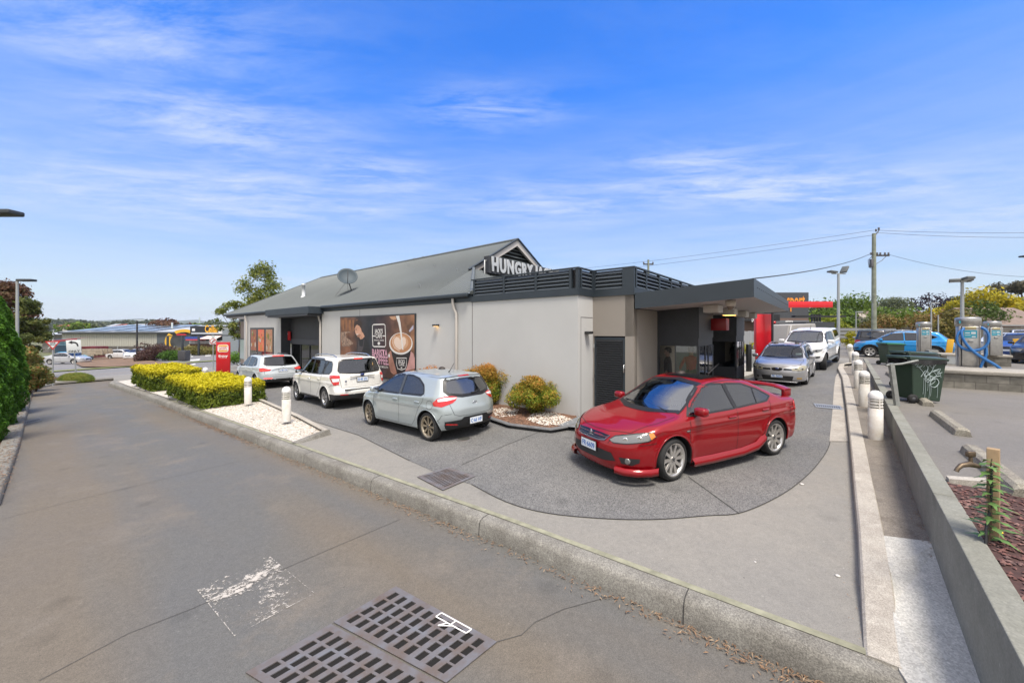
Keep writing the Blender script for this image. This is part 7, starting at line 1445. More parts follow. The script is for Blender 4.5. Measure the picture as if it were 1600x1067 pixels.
o = pole('lamp_post', 'galvanised pole with a cluster of floodlights behind the blue hose vacuum', 1503.5, 19.0, .7, zat(441, 19), .075, GP); h = zat(441, 19)-.7; MB().box(-.42, .42, -.04, .04, h, h+.05).build('crossbar', GP, o); flood(o, 0, -.15, h+.14, R(90), R(12), .5); flood(o, -.36, 0, h+.08, .8, R(20), .22); flood(o, .38, 0, h+.10, -.8, R(-20), .24)
for px, t, py, lb in ((1337.5, 46, 487, 'short thin lamp post right of the floodlight pole'), (1455, 37, 473, 'thin grey lamp post with a small arm behind the blue SUV'), (1466, 40, 492, 'thin grey post without an arm beside the blue SUV lamp post')):
    o = pole('lamp_post', lb, px, t, .7, zat(py, t), .06, GP)
    if px != 1466: h = zat(py, t)-.7; MB().bbox(0, .75, -.1, .1, h-.08, h+.02, .02).build('lamp_head', GP, o)
def shoebox(label, px, t, py, zb, r=.06, dx=1.0):
    o = pole('lamp_post', label, px, t, zb, zat(py, t), r, GP, group='lamp posts with flat heads along the left hedge'); h = zat(py, t)-zb; MB().box(0, dx*.2, -.03, .03, h-.05, h+.02).build('arm', BLK, o); MB().bbox(dx*.12, dx, -.17, .17, h-.06, h+.06, .03).build('lamp_head', mat('lamp_housing_dark', (.035, .04, .045), .5), o)
shoebox('galvanised lamp post with a flat dark head behind the tall hedge', 27, 21, 438, -.9, .07, .9); shoebox('lamp post at the left edge with only its flat dark head showing', -42, 9.5, 333, -.5, .07, 1.08)
o = pole('lamp_post', 'lamp head just showing at the right edge of the sky', 1612, 24, .7, zat(400, 24), .06, GP); MB().bbox(-.65, .1, -.15, .15, zat(400, 24)-.78, zat(400, 24)-.68, .02).build('lamp_head', mat('lamp_housing_dark', (0, 0, 0)), o)
o = pole('utility_pole', 'top of a wooden pole with a short crossarm above the restaurant roof', 1013, 42, .5, zat(406, 42), .13, WOODP, 'utility pole'); h = zat(406, 42)-.5; MB().box(-.55, .55, -.06, .06, h-.55, h-.42).build('crossarm', mat('arm_dark', (0, 0, 0)), o)
for x in (-.5, 0, .5): MB().lathe([(.05, 0), (.10, .08), (.05, .16), (0, .3)], 8, 0, Matrix.Translation((x, 0, h-.42))).build('insulator', INS, o)
ALU = mat('sign_aluminium', (.55, .60, .60), .5); SW = mat('sign_white', (.66, .70, .70), .5); SRED = mat('sign_road_red', (.50, .03, .025), .5); SBLK = mat('sign_black', (.02, .02, .022), .5)
def signpost(name, label, px, t, ztop, zb=None):
    x = at(px, t); zb = T(x)-.1 if zb is None else zb; o = E(name, label, 'sign', (x, t, zb), math.atan2(-x, t)*.9);  MB().cyl((0, .03, 0), (0, .03, ztop-zb), .035, None, 10).build('post', GP, o); return o, ztop-zb
o, h = signpost('give_way_sign', 'red and white triangular give way sign on a grey post', 82.5, 23.3, 1.75)
c = h-.30
MB().prism([(-.31, .27), (.31, .27), (0, -.26)], -.004, .004, 0, frame_matrix((0, -.03, c), (1, 0, 0), (0, 0, 1))).build('sign_plate', SRED, o); MB().prism([(-.215, .21), (.215, .21), (0, -.155)], -.004, .008, 0, frame_matrix((0, -.03, c), (1, 0, 0), (0, 0, 1))).build('sign_face', SW, o)
text('lettering', 'GIVE', .10, SBLK, frame_matrix((0, -.042, c+.145), (1, 0, 0), (0, 0, 1)), o, bold=.004); text('lettering', 'WAY', .10, SBLK, frame_matrix((0, -.042, c+.045), (1, 0, 0), (0, 0, 1)), o, bold=.004)
o, h = signpost('turn_left_sign', 'white square sign with a bent black arrow and the word ONLY', 119.5, 26.6, 1.72); o.rotation_euler.y = R(-3)
c = h-.46; MB().bbox(-.34, .34, -.035, -.02, c-.45, c+.45, .005).build('sign_plate', SW, o)
ar = [(.28, -.06), (.24, .12), (.12, .22), (-.08, .25)]; r = resample(ar, .03); a1 = offset_line(r, .055); b1 = offset_line(r, -.055); k = len(r)
M = frame_matrix((0, -.041, c+.06), (1, 0, 0), (0, 0, 1)) @ Matrix.Diagonal((.68, .95, 1, 1)); MB().add([(p.x, p.y, 0) for p in a1]+[(p.x, p.y, 0) for p in b1]+[(-.08, .38, 0), (-.36, .25, 0), (-.08, .12, 0)], [(i, k+i, k+i+1, i+1) for i in range(k-1)]+[(2*k, 2*k+1, 2*k+2)], 0, False, M).build('arrow', SBLK, o)
text('lettering', 'ONLY', .22, SBLK, frame_matrix((0, -.041, c-.34), (1, 0, 0), (0, 0, 1)), o, width=.52, bold=.004)
o, h = signpost('no_right_turn_sign', 'round no right turn sign on a grey post beside the red totem', 333, 30.5, 2.0); c = h-.50; MB().bbox(-.22, .22, -.03, -.015, c-.25, c+.25, .004).build('sign_plate', SW, o)
M = frame_matrix((0, -.033, c), (1, 0, 0), (0, 0, 1)) @ Matrix.Diagonal((.68, .76, 1, 1)); rg_ = []
for a in np.linspace(0, 2*math.pi, 33): rg_ += [(.31*math.cos(a), .31*math.sin(a), 0), (.25*math.cos(a), .25*math.sin(a), 0)]
MB().add(rg_, [(2*i+1, 2*i, 2*i+2, 2*i+3) for i in range(32)], 0, False, M).build('ring', SRED, o); MB().add([(-.06, -.18, .001), (.0, -.18, .001), (0, .02, .001), (.05, .05, .001), (.05, -.02, .001), (.19, .08, .001), (.05, .18, .001), (.05, .11, .001), (-.03, .09, .001), (-.06, .04, .001)], [(0, 1, 2, 9), (9, 2, 3, 8), (8, 3, 7), (4, 5, 6)], 0, False, M).build('arrow', SBLK, o); MB().add([(-.20, -.16, .003), (-.16, -.20, .003), (.20, .16, .003), (.16, .20, .003)], [(0, 1, 2, 3)], 0, False, M).build('slash', SRED, o)
MB().bbox(-.11, .11, -.03, -.015, c+.28, c+.46, .004).build('blank_plate', ALU, o)
t = 26.4; x = at(349, t); o = E('totem_sign', 'red rectangular totem with a burger badge and the word Enjoy', 'sign', (x, t, T(x)-.02), R(28)); zz = 2.22
MB().bbox(-.39, .39, -.10, .10, 0, zz, .015).build('panel', RED, o); YO = mat('sign_yellow', (.75, .38, .03), .5)
def rrect(w, h, r, n=6): return [(sx*(w/2-r)+r*math.cos(a), sy*(h/2-r)+r*math.sin(a)) for sx, sy, a0 in ((1, 1, 0), (-1, 1, 90), (-1, -1, 180), (1, -1, 270)) for a in [R(a0+90*i/n) for i in range(n+1)]]
Mf = lambda x, z, d: frame_matrix((x, -.10-d, z), (1, 0, 0), (0, 0, 1))
MB().prism(rrect(.60, .52, .14), 0, .006, 0, Mf(0, 1.80, .006)).build('badge_border', WHT, o); MB().prism(rrect(.54, .46, .13), 0, .004, 0, Mf(0, 1.80, .011)).build('badge_bun', YO, o); MB().prism(rrect(.56, .25, .03), 0, .004, 0, Mf(0, 1.80, .016)).build('badge_band', WHT, o)
text('lettering', 'HUNGRY', .14, SRED, Mf(0, 1.855, .021), o, width=.50, bold=.004); text('lettering', "JACK'S", .14, SRED, Mf(0, 1.745, .021), o, width=.44, bold=.004); text('lettering', 'Enjoy', .20, WHT, Mf(0, 1.27, .002), o, width=.52, bold=.006); text('lettering', 'your meal today', .06, WHT, Mf(0, 1.13, .002), o, width=.42)
P = G(1192, 563); t = 22.5; x = at(1192, t); zb = T(x); o = E('clearance_gate', 'tall bright red panel beside the lane with a long red beam at its top', 'sign', (x, t, zb), 0); RB_ = mat('gate_red', (.60, .004, .012), .4, coat=.3)
MB().bbox(-.46, .46, -.12, .12, .18, zat(491, t)-zb, .01).build('panel', RB_, o); MB().box(-.38, .38, -.08, .08, 0, .19).build('plinth', BLK, o)
t2 = 22; o = E('red_beam', 'long red horizontal beam projecting beyond the end of the canopy', 'beam', (at(1200, t2), t2, zat(476, t2)), 0); MB().bbox(0, at(1298, t2)-at(1200, t2), -.15, .15, -.17, .17, .01, 0, Matrix.Rotation(R(0), 4, 'Z')).build('beam', RB_, o); MB().cyl((.25, 0, -.17), (.25, 0, T(at(1200, t2))-zat(476, t2)), .06).build('support', BLK, o)
for px, t, py0, py1, lb, m_ in ((1170, 18.2, 538, 588, 'black steel post beside the second drive-through bay', BLK), (1175.5, 19.6, 546, 583, 'grey steel post behind the black one at the lane edge', GP)):
    P = at(px, t); tag(MB().bbox(-.09, .09, -.09, .09, 0, zat(py0, t)-T(P), .015).build('lane_post', m_), lb, 'post').location = (P, t, T(P))
struct(drape('paved_kerb', [(8.9, 15.6), (11.2, 17.6), (13.5, 20.5), (12.0, 23.5), (8, 22), (7, 17)], .10, M_PALE, 2, skirt=.15))
def box_pts(L_, W_, H, n, r=.13, lump=.04):
    """points over the skin of a clipped hedge, with lumps"""
    A = [L_*H, L_*H, W_*H, W_*H, L_*W_]; A = np.array(A)/sum(A); f = RNG.choice(5, n, p=A); u = RNG.uniform(0, 1, n); v = RNG.uniform(0, 1, n)
    P = np.zeros((n, 3)); Nn = np.zeros((n, 3))
    for k in range(5):
        m = f == k
        if k < 2: P[m] = np.stack([u[m]*L_, np.full(m.sum(), 0 if k == 0 else W_), v[m]*H], 1); Nn[m] = (0, -1 if k == 0 else 1, 0)
        elif k < 4: P[m] = np.stack([np.full(m.sum(), 0 if k == 2 else L_), u[m]*W_, v[m]*H], 1); Nn[m] = (-1 if k == 2 else 1, 0, 0)
        else: P[m] = np.stack([u[m]*L_, v[m]*W_, np.full(m.sum(), H)], 1); Nn[m] = (0, 0, 1)
    C = np.clip(P, [r, r, -9], [L_-r, W_-r, H-r]); d = P-C; ln = np.linalg.norm(d, axis=1); k = ln > 1e-6; d[k] /= ln[k, None]; P[k] = C[k]+d[k]*np.minimum(ln[k], r)[:, None]; Nn[k] = (Nn[k]+d[k]); Nn /= np.linalg.norm(Nn, axis=1)[:, None]
    w = np.sin(P[:, 0]*4.1+P[:, 2]*3)*np.sin(P[:, 1]*4.7+1+P[:, 2]*5)+.6*np.sin(P[:, 0]*9+P[:, 1]*8+P[:, 2]*11); P += Nn*(lump*w+np.abs(RNG.normal(0, .04, n))-.05)[:, None]
    P -= Nn*(RNG.uniform(0, .12, n)**1.0*(RNG.uniform(0, 1, n) < .3))[:, None]; P[:, 2] = np.maximum(P[:, 2], .02); return P, Nn
YH = dict(cols=[(.035, .060, .008), (.075, .12, .012), (.15, .20, .02), (.26, .30, .03)], zcol=(.62, .54, .015))
def hedge(label, p, rz, L_, W_, H, n, leaf=.045):
    o = E('hedge', label, 'hedge', p, rz, 'yellow topped hedges on the gravel island')
    m = leaf_mat('hedge_leaf_%d' % int(H*100), YH['cols'], 2.5, YH['zcol'], H*.68, H*1.12)
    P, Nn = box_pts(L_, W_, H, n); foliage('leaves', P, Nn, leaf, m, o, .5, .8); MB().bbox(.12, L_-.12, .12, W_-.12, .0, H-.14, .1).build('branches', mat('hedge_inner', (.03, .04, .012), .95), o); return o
KRZ = math.atan2(.613, -.79)      # length axis runs back along the kerb
c1 = Vector((-10.55, KY(-10.55)))+KN*.26
hedge('clipped yellow topped green hedge nearer the camera on the gravel island', (c1.x+KN.x*1.9, c1.y+KN.y*1.9, T(c1.x)+.07), KRZ, 5.1, 1.95, .76, 30000, .040)
c2 = Vector((-17.0, KY(-17.0)))+KN*.28
hedge('clipped yellow topped green hedge farther along the island toward the street', (c2.x+KN.x*1.9, c2.y+KN.y*1.9, T(c2.x)+.07), KRZ, 4.6, 1.95, .95, 16000, .055)
OC = [(.06, .09, .012), (.12, .20, .02), (.24, .29, .03), (.40, .30, .04), (.50, .22, .07)]
def shrub(label, p, w, h, n, cols, leaf, seed, group=None, zc=None, z0=0, z1=1, name='shrub', rb=.22, flat=.85):
    o = E(name, label, 'shrub', p, seed, group); bl = crown_blobs(w, h, 0.02, 26, w*rb*.8, seed, dome=.8); bl = [(a, b, max(c, .16), d) for a, b, c, d in bl]+[(0, 0, h*.45, min(w, h)*.36)]*3
    P, Nn = ball_pts(bl, n, .6, flat); P[:, 2] = np.abs(P[:, 2])+.02; foliage('leaves', P, Nn, leaf, leaf_mat('leaf_shrub_'+str(seed), cols, 3.5, zc, z0, z1), o, .45, .8)
    mb = MB(); rg = random.Random(seed)
    for k in range(12): a = rg.uniform(0, 6.28); q = rg.choice(bl); mb.tube([(0, 0, -.05), (q[0]*.4, q[1]*.4, q[2]*.6), q[:3]], [.018, .012, .005], 5)
    mb.build('stems', mat('twig_brown', (.11, .07, .045), .9), o); return o
P = G(836, 646, .1); shrub('round shrub with orange tips nearest the beige wall corner', (P.x, P.y+.12, .07), 1.28, 1.02, 26000, OC, .028, 3, 'orange tipped shrubs', (.52, .22, .05), .75, 1.5)
P = G(764, 632, .1); shrub('round shrub with orange tips partly hidden by the silver hatchback', (P.x, P.y+.25, .06), 1.5, 1.22, 26000, OC, .028, 4, 'orange tipped shrubs', (.52, .22, .05), .75, 1.6)
p = bw(-.7, bs(672, -.7)); shrub('orange tips of a third shrub rising behind the silver hatchback roof', (p.x, p.y, .05), 1.2, 1.12, 7000, OC, .03, 6, 'orange tipped shrubs', (.52, .20, .05), .4, 1.3)
TH = [(.022, .055, .008), (.06, .15, .014), (.10, .25, .02), (.17, .34, .03)]
def conifer(label, x, y, w, h, n, seed, leaf=.055):
    o = E('conifer', label, 'tree', (x, y, T(x)-.15), seed, 'clipped conifers along the driveway'); z = RNG.uniform(0, 1, n)**.85; a = RNG.uniform(0, 2*math.pi, n)
    r = w/2*np.clip(1.05-(z**3.2)*1.0, 0, 1)**.6*(.82+.18*np.minimum(1, z*6)); lump = .06*np.sin(a*5+z*21+seed)+.05*np.sin(a*9-z*34)+.04*np.sin(a*17+z*60); r = r*(1+lump)-.12*RNG.uniform(0, 1, n)*(RNG.uniform(0, 1, n) < .35)
    P = np.stack([r*np.cos(a), r*np.sin(a), z*h], 1); Nn = np.stack([np.cos(a), np.sin(a), .35+z*.8], 1); Nn /= np.linalg.norm(Nn, axis=1)[:, None]
    foliage('crown', P, Nn, leaf, leaf_mat('conifer_leaf', TH, 2.5), o, .35, .7); mb = MB(); mb.tube([(0, 0, 0), (0, 0, h*.9)], [.09, .02], 8); k = w/2-.25
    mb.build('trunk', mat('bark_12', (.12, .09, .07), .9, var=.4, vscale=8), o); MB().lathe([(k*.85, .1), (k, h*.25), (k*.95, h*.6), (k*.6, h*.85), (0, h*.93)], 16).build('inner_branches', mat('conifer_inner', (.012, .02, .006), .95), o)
conifer('tall clipped green conifer nearest the camera at the left edge', -13.9, 9.75, 1.3, 3.1, 24000, 1); conifer('tallest clipped green conifer, with the domed top, second from the camera', -16.3, 11.75, 1.55, 4.45, 34000, 2)
conifer('clipped green conifer just behind the tallest one, in front of the red flowered bush', -19.0, 14.1, 1.5, 3.5, 22000, 3)
LT = [(.03, .045, .012), (.07, .095, .022), (.13, .15, .035), (.20, .17, .05)]; RT = [(.05, .03, .022), (.11, .055, .04), (.16, .085, .05), (.09, .09, .03)]
def bigtree(label, px, t, w, top_py, z0f, cols, seed, n=9000, leaf=.16, nb=30, group=None, zb=None, shell=.5, rb=None, name='tree', dome=1.0, flat=.75):
    x = at(px, t); zb = (T(x)-.1) if zb is None else zb; h = zat(top_py, t)-zb
    return tree(label, (x, t, zb), w, h, h*z0f, cols, seed, n=n, leaf=leaf, nb=nb, rb=rb, group=group, shell=shell, name=name, dome=dome, flat=flat)
bigtree('brownish red leaved tree behind the conifers at the left edge', 12, 27, 3.1, 436, .25, RT, 21, 9000, .10, 50, shell=.1, rb=.5)
bigtree('loose green tree between the conifers and the give way sign', 41, 25, 2.0, 462, .2, LT, 22, 9000, .09, 44, shell=.1, rb=.42)
RF = [(.05, .08, .02), (.11, .15, .03), (.20, .20, .05), (.30, .22, .07), (.42, .05, .04)]
x = at(46, 19.5); shrub('tall drooping bush with red flowers beside the conifers', (x, 19.5, T(x)-.2), 1.5, 2.75, 11000, RF, .075, 8, rb=.28)
x = at(56, 21.5); shrub('lower part of a green and red bush near the give way post', (x, 21.5, T(x)-.2), 1.2, 1.8, 5000, RF, .07, 9, rb=.28)
P = G(111, 596, -.1); o = E('grass_mound', 'low rounded mound of yellow green grass below the ONLY sign', 'grass', (P.x, P.y+.3, T(P.x)-.12), R(-12)); n = 9000; a = RNG.uniform(0, 6.28, n); r = RNG.uniform(0, 1, n)**.5
Pn = np.stack([1.35*r*np.cos(a), .62*r*np.sin(a), .50*np.sqrt(np.clip(1-r**2.4, 0, 1))+.03*RNG.normal(size=n)], 1); Nn = np.stack([np.cos(a)*r+.2, np.sin(a)*r, .7+0*a], 1); Nn /= np.linalg.norm(Nn, axis=1)[:, None]
foliage('blades', Pn, Nn, .085, leaf_mat('mound_grass', [(.05, .09, .012), (.12, .17, .025), (.22, .24, .04), (.30, .20, .07)], 1.4), o, .12, .9); MB().lathe([(1.2, 0), (1.0, .22), (.6, .38), (0, .43)], 20, 0, Matrix.Diagonal((1, .45, 1, 1))).build('soil', mat('hedge_inner', (0, 0, 0)), o)
BT = [(.06, .085, .015), (.14, .18, .03), (.24, .26, .05), (.33, .26, .07)]
bigtree('slender birch like tree rising behind the left end of the restaurant roof', 408, 43, 4.0, 408, .30, BT, 31, 8000, .13, 60, shell=.0, rb=.80, flat=1.1)
bigtree('smaller green tree at the left end of the restaurant eave', 371, 41, 3.6, 466, .35, BT, 32, 2600, .13, 30, shell=.0, rb=.5)
def bx(name, label, cat, px0, px1, t, z0, z1, depth, m, rz=0, bev=0):
    x0, x1 = at(px0, t), at(px1, t); o = E(name, label, cat, (x0, t, z0), rz); MB().box(0, x1-x0, 0, depth, 0, z1-z0).build('wall', m, o); return o, x1-x0, z1-z0
SHW = mat('shed_cream', (.42, .41, .36), .7, var=.05, vscale=.3); SHR = mat('shed_roof', (.42, .45, .47), .5, .2)
t = 84; o, w, h = bx('warehouse', 'long cream warehouse with solar panels along its roof', 'building', 97, 246, t, -2.6, zat(521.5, t), 30, SHW)
rb_ = MB(); 
for i in range(int(w/.5)): rb_.box(i*.5, i*.5+.06, -.05, -.001, 0, h)
rb_.build('wall_ribs', mat('shed_rib', (.38, .37, .33), .7), o)
MB().box(-.4, w+6.5, -.5, 0, h, h+.42).build('fascia', mat('shed_dark_fascia', (.05, .055, .06), .6), o)
rz0 = h+.42; rise = 1.75; dep = 16
MB().add([(-.4, -.5, rz0), (w+10, -.5, rz0), (w+4, dep, rz0+rise), (-.4, dep, rz0+rise), (w+10, 30, rz0), (-.4, 30, rz0)], [(0, 1, 2, 3), (3, 2, 4, 5), (1, 4, 2), (0, 3, 5)]).build('roof', SHR, o)
PVm = mat('solar_panel', (.20, .25, .30), .25, .3); pw = w/4.15
for k in range(4):
    a = .6+k*pw+.25; p_ = MB(); e = pw-1.1
    p_.add([(a, .1, rz0+.12+.07), (a+e, .1, rz0+.19), (a+e-1.2, dep-1, rz0+rise*.94+.15), (a-1.2, dep-1, rz0+rise*.94+.15)], [(0, 1, 2, 3)]); p_.build('solar_array', PVm, o)
MB().box(w, w+9.5, -.15, 8, h-3.1, h+.3).build('dark_cladding', mat('cladding_grey', (.09, .10, .11), .6), o); MB().box(w, w+9.5, -.12, 8, 0, h-3.1).build('wall', SHW, o)
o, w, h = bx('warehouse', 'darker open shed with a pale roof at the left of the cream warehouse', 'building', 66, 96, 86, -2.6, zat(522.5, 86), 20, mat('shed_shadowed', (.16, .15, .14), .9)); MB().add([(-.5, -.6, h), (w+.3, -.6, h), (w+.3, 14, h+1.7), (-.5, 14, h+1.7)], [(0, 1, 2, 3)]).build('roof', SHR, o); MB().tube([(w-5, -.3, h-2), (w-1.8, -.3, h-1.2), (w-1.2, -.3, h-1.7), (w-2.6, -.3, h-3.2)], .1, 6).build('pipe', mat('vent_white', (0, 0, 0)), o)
def fence(label, a, b, z0, h, m, post=2.6, pm=None, group=None):
    a = Vector(a); b = Vector(b); d = b-a; L_ = d.length; o = E('fence', label, 'fence', (a.x, a.y, z0), math.atan2(d.y, d.x), group); mb = MB(); n = int(L_/.16); rg = random.Random(1)
    for i in range(n): mb.box(i*.16, i*.16+.145, rg.uniform(-.01, .01), .02, 0, h+rg.uniform(-.02, .03))
    mb.build('palings', m, o); q = 0
    while q < L_ and post: MB().box(q-.06, q+.06, -.08, 0, 0, h+.05).build('post', pm or m, o); q += post
    return o
fence('grey paling fence with pale posts in front of the cream warehouse', (at(140, 76), 76), (at(330, 76), 76), -2.4, zat(541, 76)+2.4, mat('old_paling', (.12, .11, .10), .9, var=.3, vscale=1.5), 5.6, GP)
t = 72; o, w, h = bx('bottle_shop', 'black topped shop with yellow and white CELLAR lettering beyond the street', 'building', 297, 375, t, -2.5, zat(509.5, t), 14, mat('shop_black', (.022, .026, .032), .6))
text('lettering', 'Cellar', 1.9, mat('letter_yellow', (.80, .42, .03), .5), frame_matrix((at(331, t)-at(297, t), -.06, zat(514.5, t)+2.5), (1, 0, 0), (0, 0, 1)), o, width=at(342, t)-at(320.5, t), bold=.05); text('lettering', 'b', 1.9, WHT, frame_matrix((at(345, t)-at(297, t), -.06, zat(514.5, t)+2.5), (1, 0, 0), (0, 0, 1)), o, bold=.05); text('lettering', 'rations', 1.9, WHT, frame_matrix((at(356, t)-at(297, t), -.06, zat(514.5, t)+2.5), (1, 0, 0), (0, 0, 1)), o, width=at(365, t)-at(347.5, t), bold=.04)
MB().box(at(300.5, t)-at(297, t), at(305, t)-at(297, t), -.07, -.01, zat(517.2, t)+2.5, zat(513.3, t)+2.5).build('white_panel', WHT, o)
MB().box(.3, w-.2, -.1, -.02, zat(522, t)+2.5, zat(519.6, t)+2.5).build('pale_band', mat('band_pale', (.45, .48, .50), .6), o); MB().box(0, w, -.12, -.03, 0, zat(535, t)+2.5).build('brick_base', mat('brick_brown', (.12, .055, .035), .9, var=.3, vscale=3), o)
MB().box(.3, at(322, t)-at(297, t), -1.5, -.2, zat(529.5, t)+2.5, zat(526, t)+2.5).build('blue_awning', mat('awning_blue', (.03, .07, .28), .6), o); MB().box(at(301, t)-at(297, t), at(323, t)-at(297, t), -1.55, -.2, zat(531.5, t)+2.5, zat(529.7, t)+2.5).build('red_awning', mat('awning_red', (.55, .06, .08), .6), o)
MB().box(.1, w, -.3, -.12, zat(537, t)+2.5, zat(531.8, t)+2.5).build('window_band', mat('window_pale', (.40, .42, .42), .3, var=.5, vscale=2), o); MB().add([(at(322, t)-at(297, t), -2, zat(529.3, t)+2.5), (at(350, t)-at(297, t), -2, zat(529.3, t)+2.5), (at(347, t)-at(297, t), 0, zat(524.5, t)+2.5), (at(324, t)-at(297, t), 0, zat(524.5, t)+2.5)], [(0, 1, 2, 3)]).build('pale_awning', mat('awning_pink', (.62, .50, .48), .6), o)
t = 58; o, w, h = bx('shop_annex', 'plain grey building block just left of the restaurant eave', 'building', 347.5, 372, t, -2.2, zat(513.5, t), 10, mat('annex_grey', (.22, .25, .27), .7)); MB().box(0, w, -.05, 0, zat(524, t)+2.2, zat(523.3, t)+2.2).build('joint', mat('shed_dark_fascia', (0, 0, 0)), o)
t = 66; o = E('ring_sign', 'large broken yellow ring on the front of the dark and cream shop wall', 'sign', (at(289, 83), 83.2, zat(534, 83)), 0)
rgm = MB(); rr1 = 3.6
def arc(a0, a1, r0, r1, n=20, z=0):
    v = []; 
    for a in np.linspace(R(a0), R(a1), n): v += [(r0*math.cos(a), -.3, r0*.78*math.sin(a)), (r1*math.cos(a), -.3, r1*.78*math.sin(a)), (r0*math.cos(a), -.15, r0*.78*math.sin(a)), (r1*math.cos(a), -.15, r1*.78*math.sin(a))]
    rgm.add(v, [(4*i, 4*i+1, 4*i+5, 4*i+4) for i in range(n-1)]+[(4*i+1, 4*i+3, 4*i+7, 4*i+5) for i in range(n-1)])
o.location.x = at(288, 83); arc(5, 125, 1.25, 1.62); arc(142, 235, 1.3, 1.8)
for v in range(len(rgm.v)): x_, y_, z_ = rgm.v[v]; rgm.v[v] = (x_*2.3, y_, z_*2.15)
rgm.build('ring', mat('ring_yellow', (.75, .44, .03), .5), o); sm_ = MB(); v = []
for a in np.linspace(0, 2*math.pi, 17): v += [(3.9*0+1.2+.42*math.cos(a), -.3, -1.2+.42*math.sin(a)), (1.2+.60*math.cos(a), -.3, -1.2+.60*math.sin(a))]
sm_.add(v, [(2*i, 2*i+1, 2*i+3, 2*i+2) for i in range(16)]).build('small_ring', mat('ring_cream', (.62, .52, .25), .5), o)
o = E('sign_frame', 'three dark posts joined at the top with a small red board', 'sign', (at(262, 62), 62, -2.1), 0); zf = zat(524.5, 62)+2.1
for px in (262, 285, 310.5): q = at(px, 62)-at(262, 62); MB().bbox(q-.12, q+.12, -.12, .12, 0, zf, .02).build('post', mat('frame_dark', (0, 0, 0)), o)
MB().box(-.1, at(300, 62)-at(262, 62), -.08, .08, zf-.15, zf).build('beam', mat('frame_dark', (0, 0, 0)), o); MB().box(at(277, 62)-at(262, 62), at(292, 62)-at(262, 62), -.16, -.09, zf+.05, zf+.30).build('red_board', mat('board_red', (.45, .02, .03), .5), o)
o = pole('lamp_post', 'tall thin black lamp post standing in the mulch behind the white wagon', 214.2, 55, -1.9, zat(500, 55), .11, BLK); h = zat(500, 55)+1.9; MB().bbox(0, .95, -.1, .1, h-.10, h, .02).build('lamp_head', ALU, o); MB().box(-.7, .35, -.03, .03, h*.5-.05, h*.5).build('bracket', GP, o)
o = pole('lamp_post', 'thin grey pole standing left of the cream warehouse', 83.5, 70, -2.3, zat(515, 70), .09, GP)
t = 60; o, w, h = bx('kiosk_shop', 'small shop with a sky blue sign and a sloping dark red canopy', 'building', 86, 112, t, -2.2, zat(530, t), 1.2, mat('kiosk_dark', (.03, .10, .16), .5)); MB().box(.2, w, -.12, -.0, zat(539.5, t)+2.2, zat(531.5, t)+2.2).build('sky_sign', mat('sky_print', (.30, .62, .75), .5, var=.3, vscale=1), o); MB().box(.9, w-.3, -.15, -.12, zat(537.6, t)+2.2, zat(537, t)+2.2).build('blue_stripe', mat('awning_blue', (0, 0, 0)), o)
MB().add([(-.8, -1.2, h-.35), (w+2.2, -1.2, h+.15), (w+2.2, 1, h+.35), (-.8, 1, h-.1), (-.8, -1.2, h-.55), (w+2.2, -1.2, h-.15)], [(0, 1, 2, 3), (4, 5, 1, 0)]).build('canopy', mat('canopy_red', (.26, .045, .05), .6), o)
o = tag(MB().box(0, at(149, 62)-at(127, 62), 0, 2, -2, zat(541.5, 62)).build('red_container', mat('container_red', (.18, .03, .035), .6)), 'dark red low container behind the timber stack', 'container'); o.location = (at(127, 62), 62, 0)
for k, (px0, px1, zz_) in enumerate(((126, 147, 0), (127, 160, 1), (126, 160, 2), (128, 159, 3))):
    q = MB(); y0 = 56; L_ = at(px1, y0)-at(px0, y0); n = 3
    for j in range(n): q.box(0, L_, j*.7, j*.7+.12, .0, .22)
    for j in range(int(L_/.6)): q.box(j*.6, j*.6+.12, 0, 1.5, .22, .28)
    ob = q.build('timber_pallet', mat('pallet_wood', (.38, .32, .24), .9, var=.4, vscale=2)); ob.location = (at(px0, y0), y0, zat(556.2-(zz_)*2.7, y0)); tag(ob, ['topmost short', 'second', 'third', 'bottom'][::-1][k]+' layer of the pale timber stack beside the silver sedan', 'pallet', 'pale timber stack')
def shrub_far(label, px, t, w, top, cols, seed, n=2500, leaf=.12, zb=None): x = at(px, t); zb = T(x) if zb is None else zb; return shrub(label, (x, t, zb-.05), w, zat(top, t)-zb, n, cols, leaf, seed)
PUR = [(.035, .018, .018), (.075, .035, .035), (.12, .065, .055), (.09, .08, .03)]
shrub_far('dark purple brown bush right of the black lamp post', 241, 50, 4.0, 535, PUR, 41, 5000, .11); shrub_far('bright green low bush right of the purple bush', 272, 49, 3.0, 549.5, [(.03, .07, .01), (.07, .15, .02), (.12, .24, .03)], 42, 3000, .10)
shrub_far('small dull bush at the left foot of the purple bush', 225, 48.5, 2.0, 555, PUR, 43, 1500, .09); shrub_far('greenish bush between the white car and the purple bush', 226, 50.5, 2.2, 549, [(.06, .08, .02), (.13, .15, .04), (.20, .17, .07)], 44, 1600, .1)
YG = [(.10, .12, .03), (.22, .20, .06), (.32, .24, .10)]
for i, (px, w_) in enumerate(((285, 3.0), (300, 3.4), (309, 3.2), (318, 2.8), (335, 3.2))): shrub_far(['yellow green bush left of the middle dark sign post', 'tawny grass clump right of the middle dark sign post', 'second tawny grass clump along the shop front', 'pale round grass clump in front of the brick base', 'greener clump below the no right turn sign'][i], px, 64, w_, 541+(i % 2)*1.5, YG, 50+i, 900, .14)
shrub_far('small bright green bush between the totem and the restaurant wall', 366, 38, 1.6, 549, [(.05, .12, .01), (.12, .26, .02), (.2, .34, .04)], 57, 1500, .07)
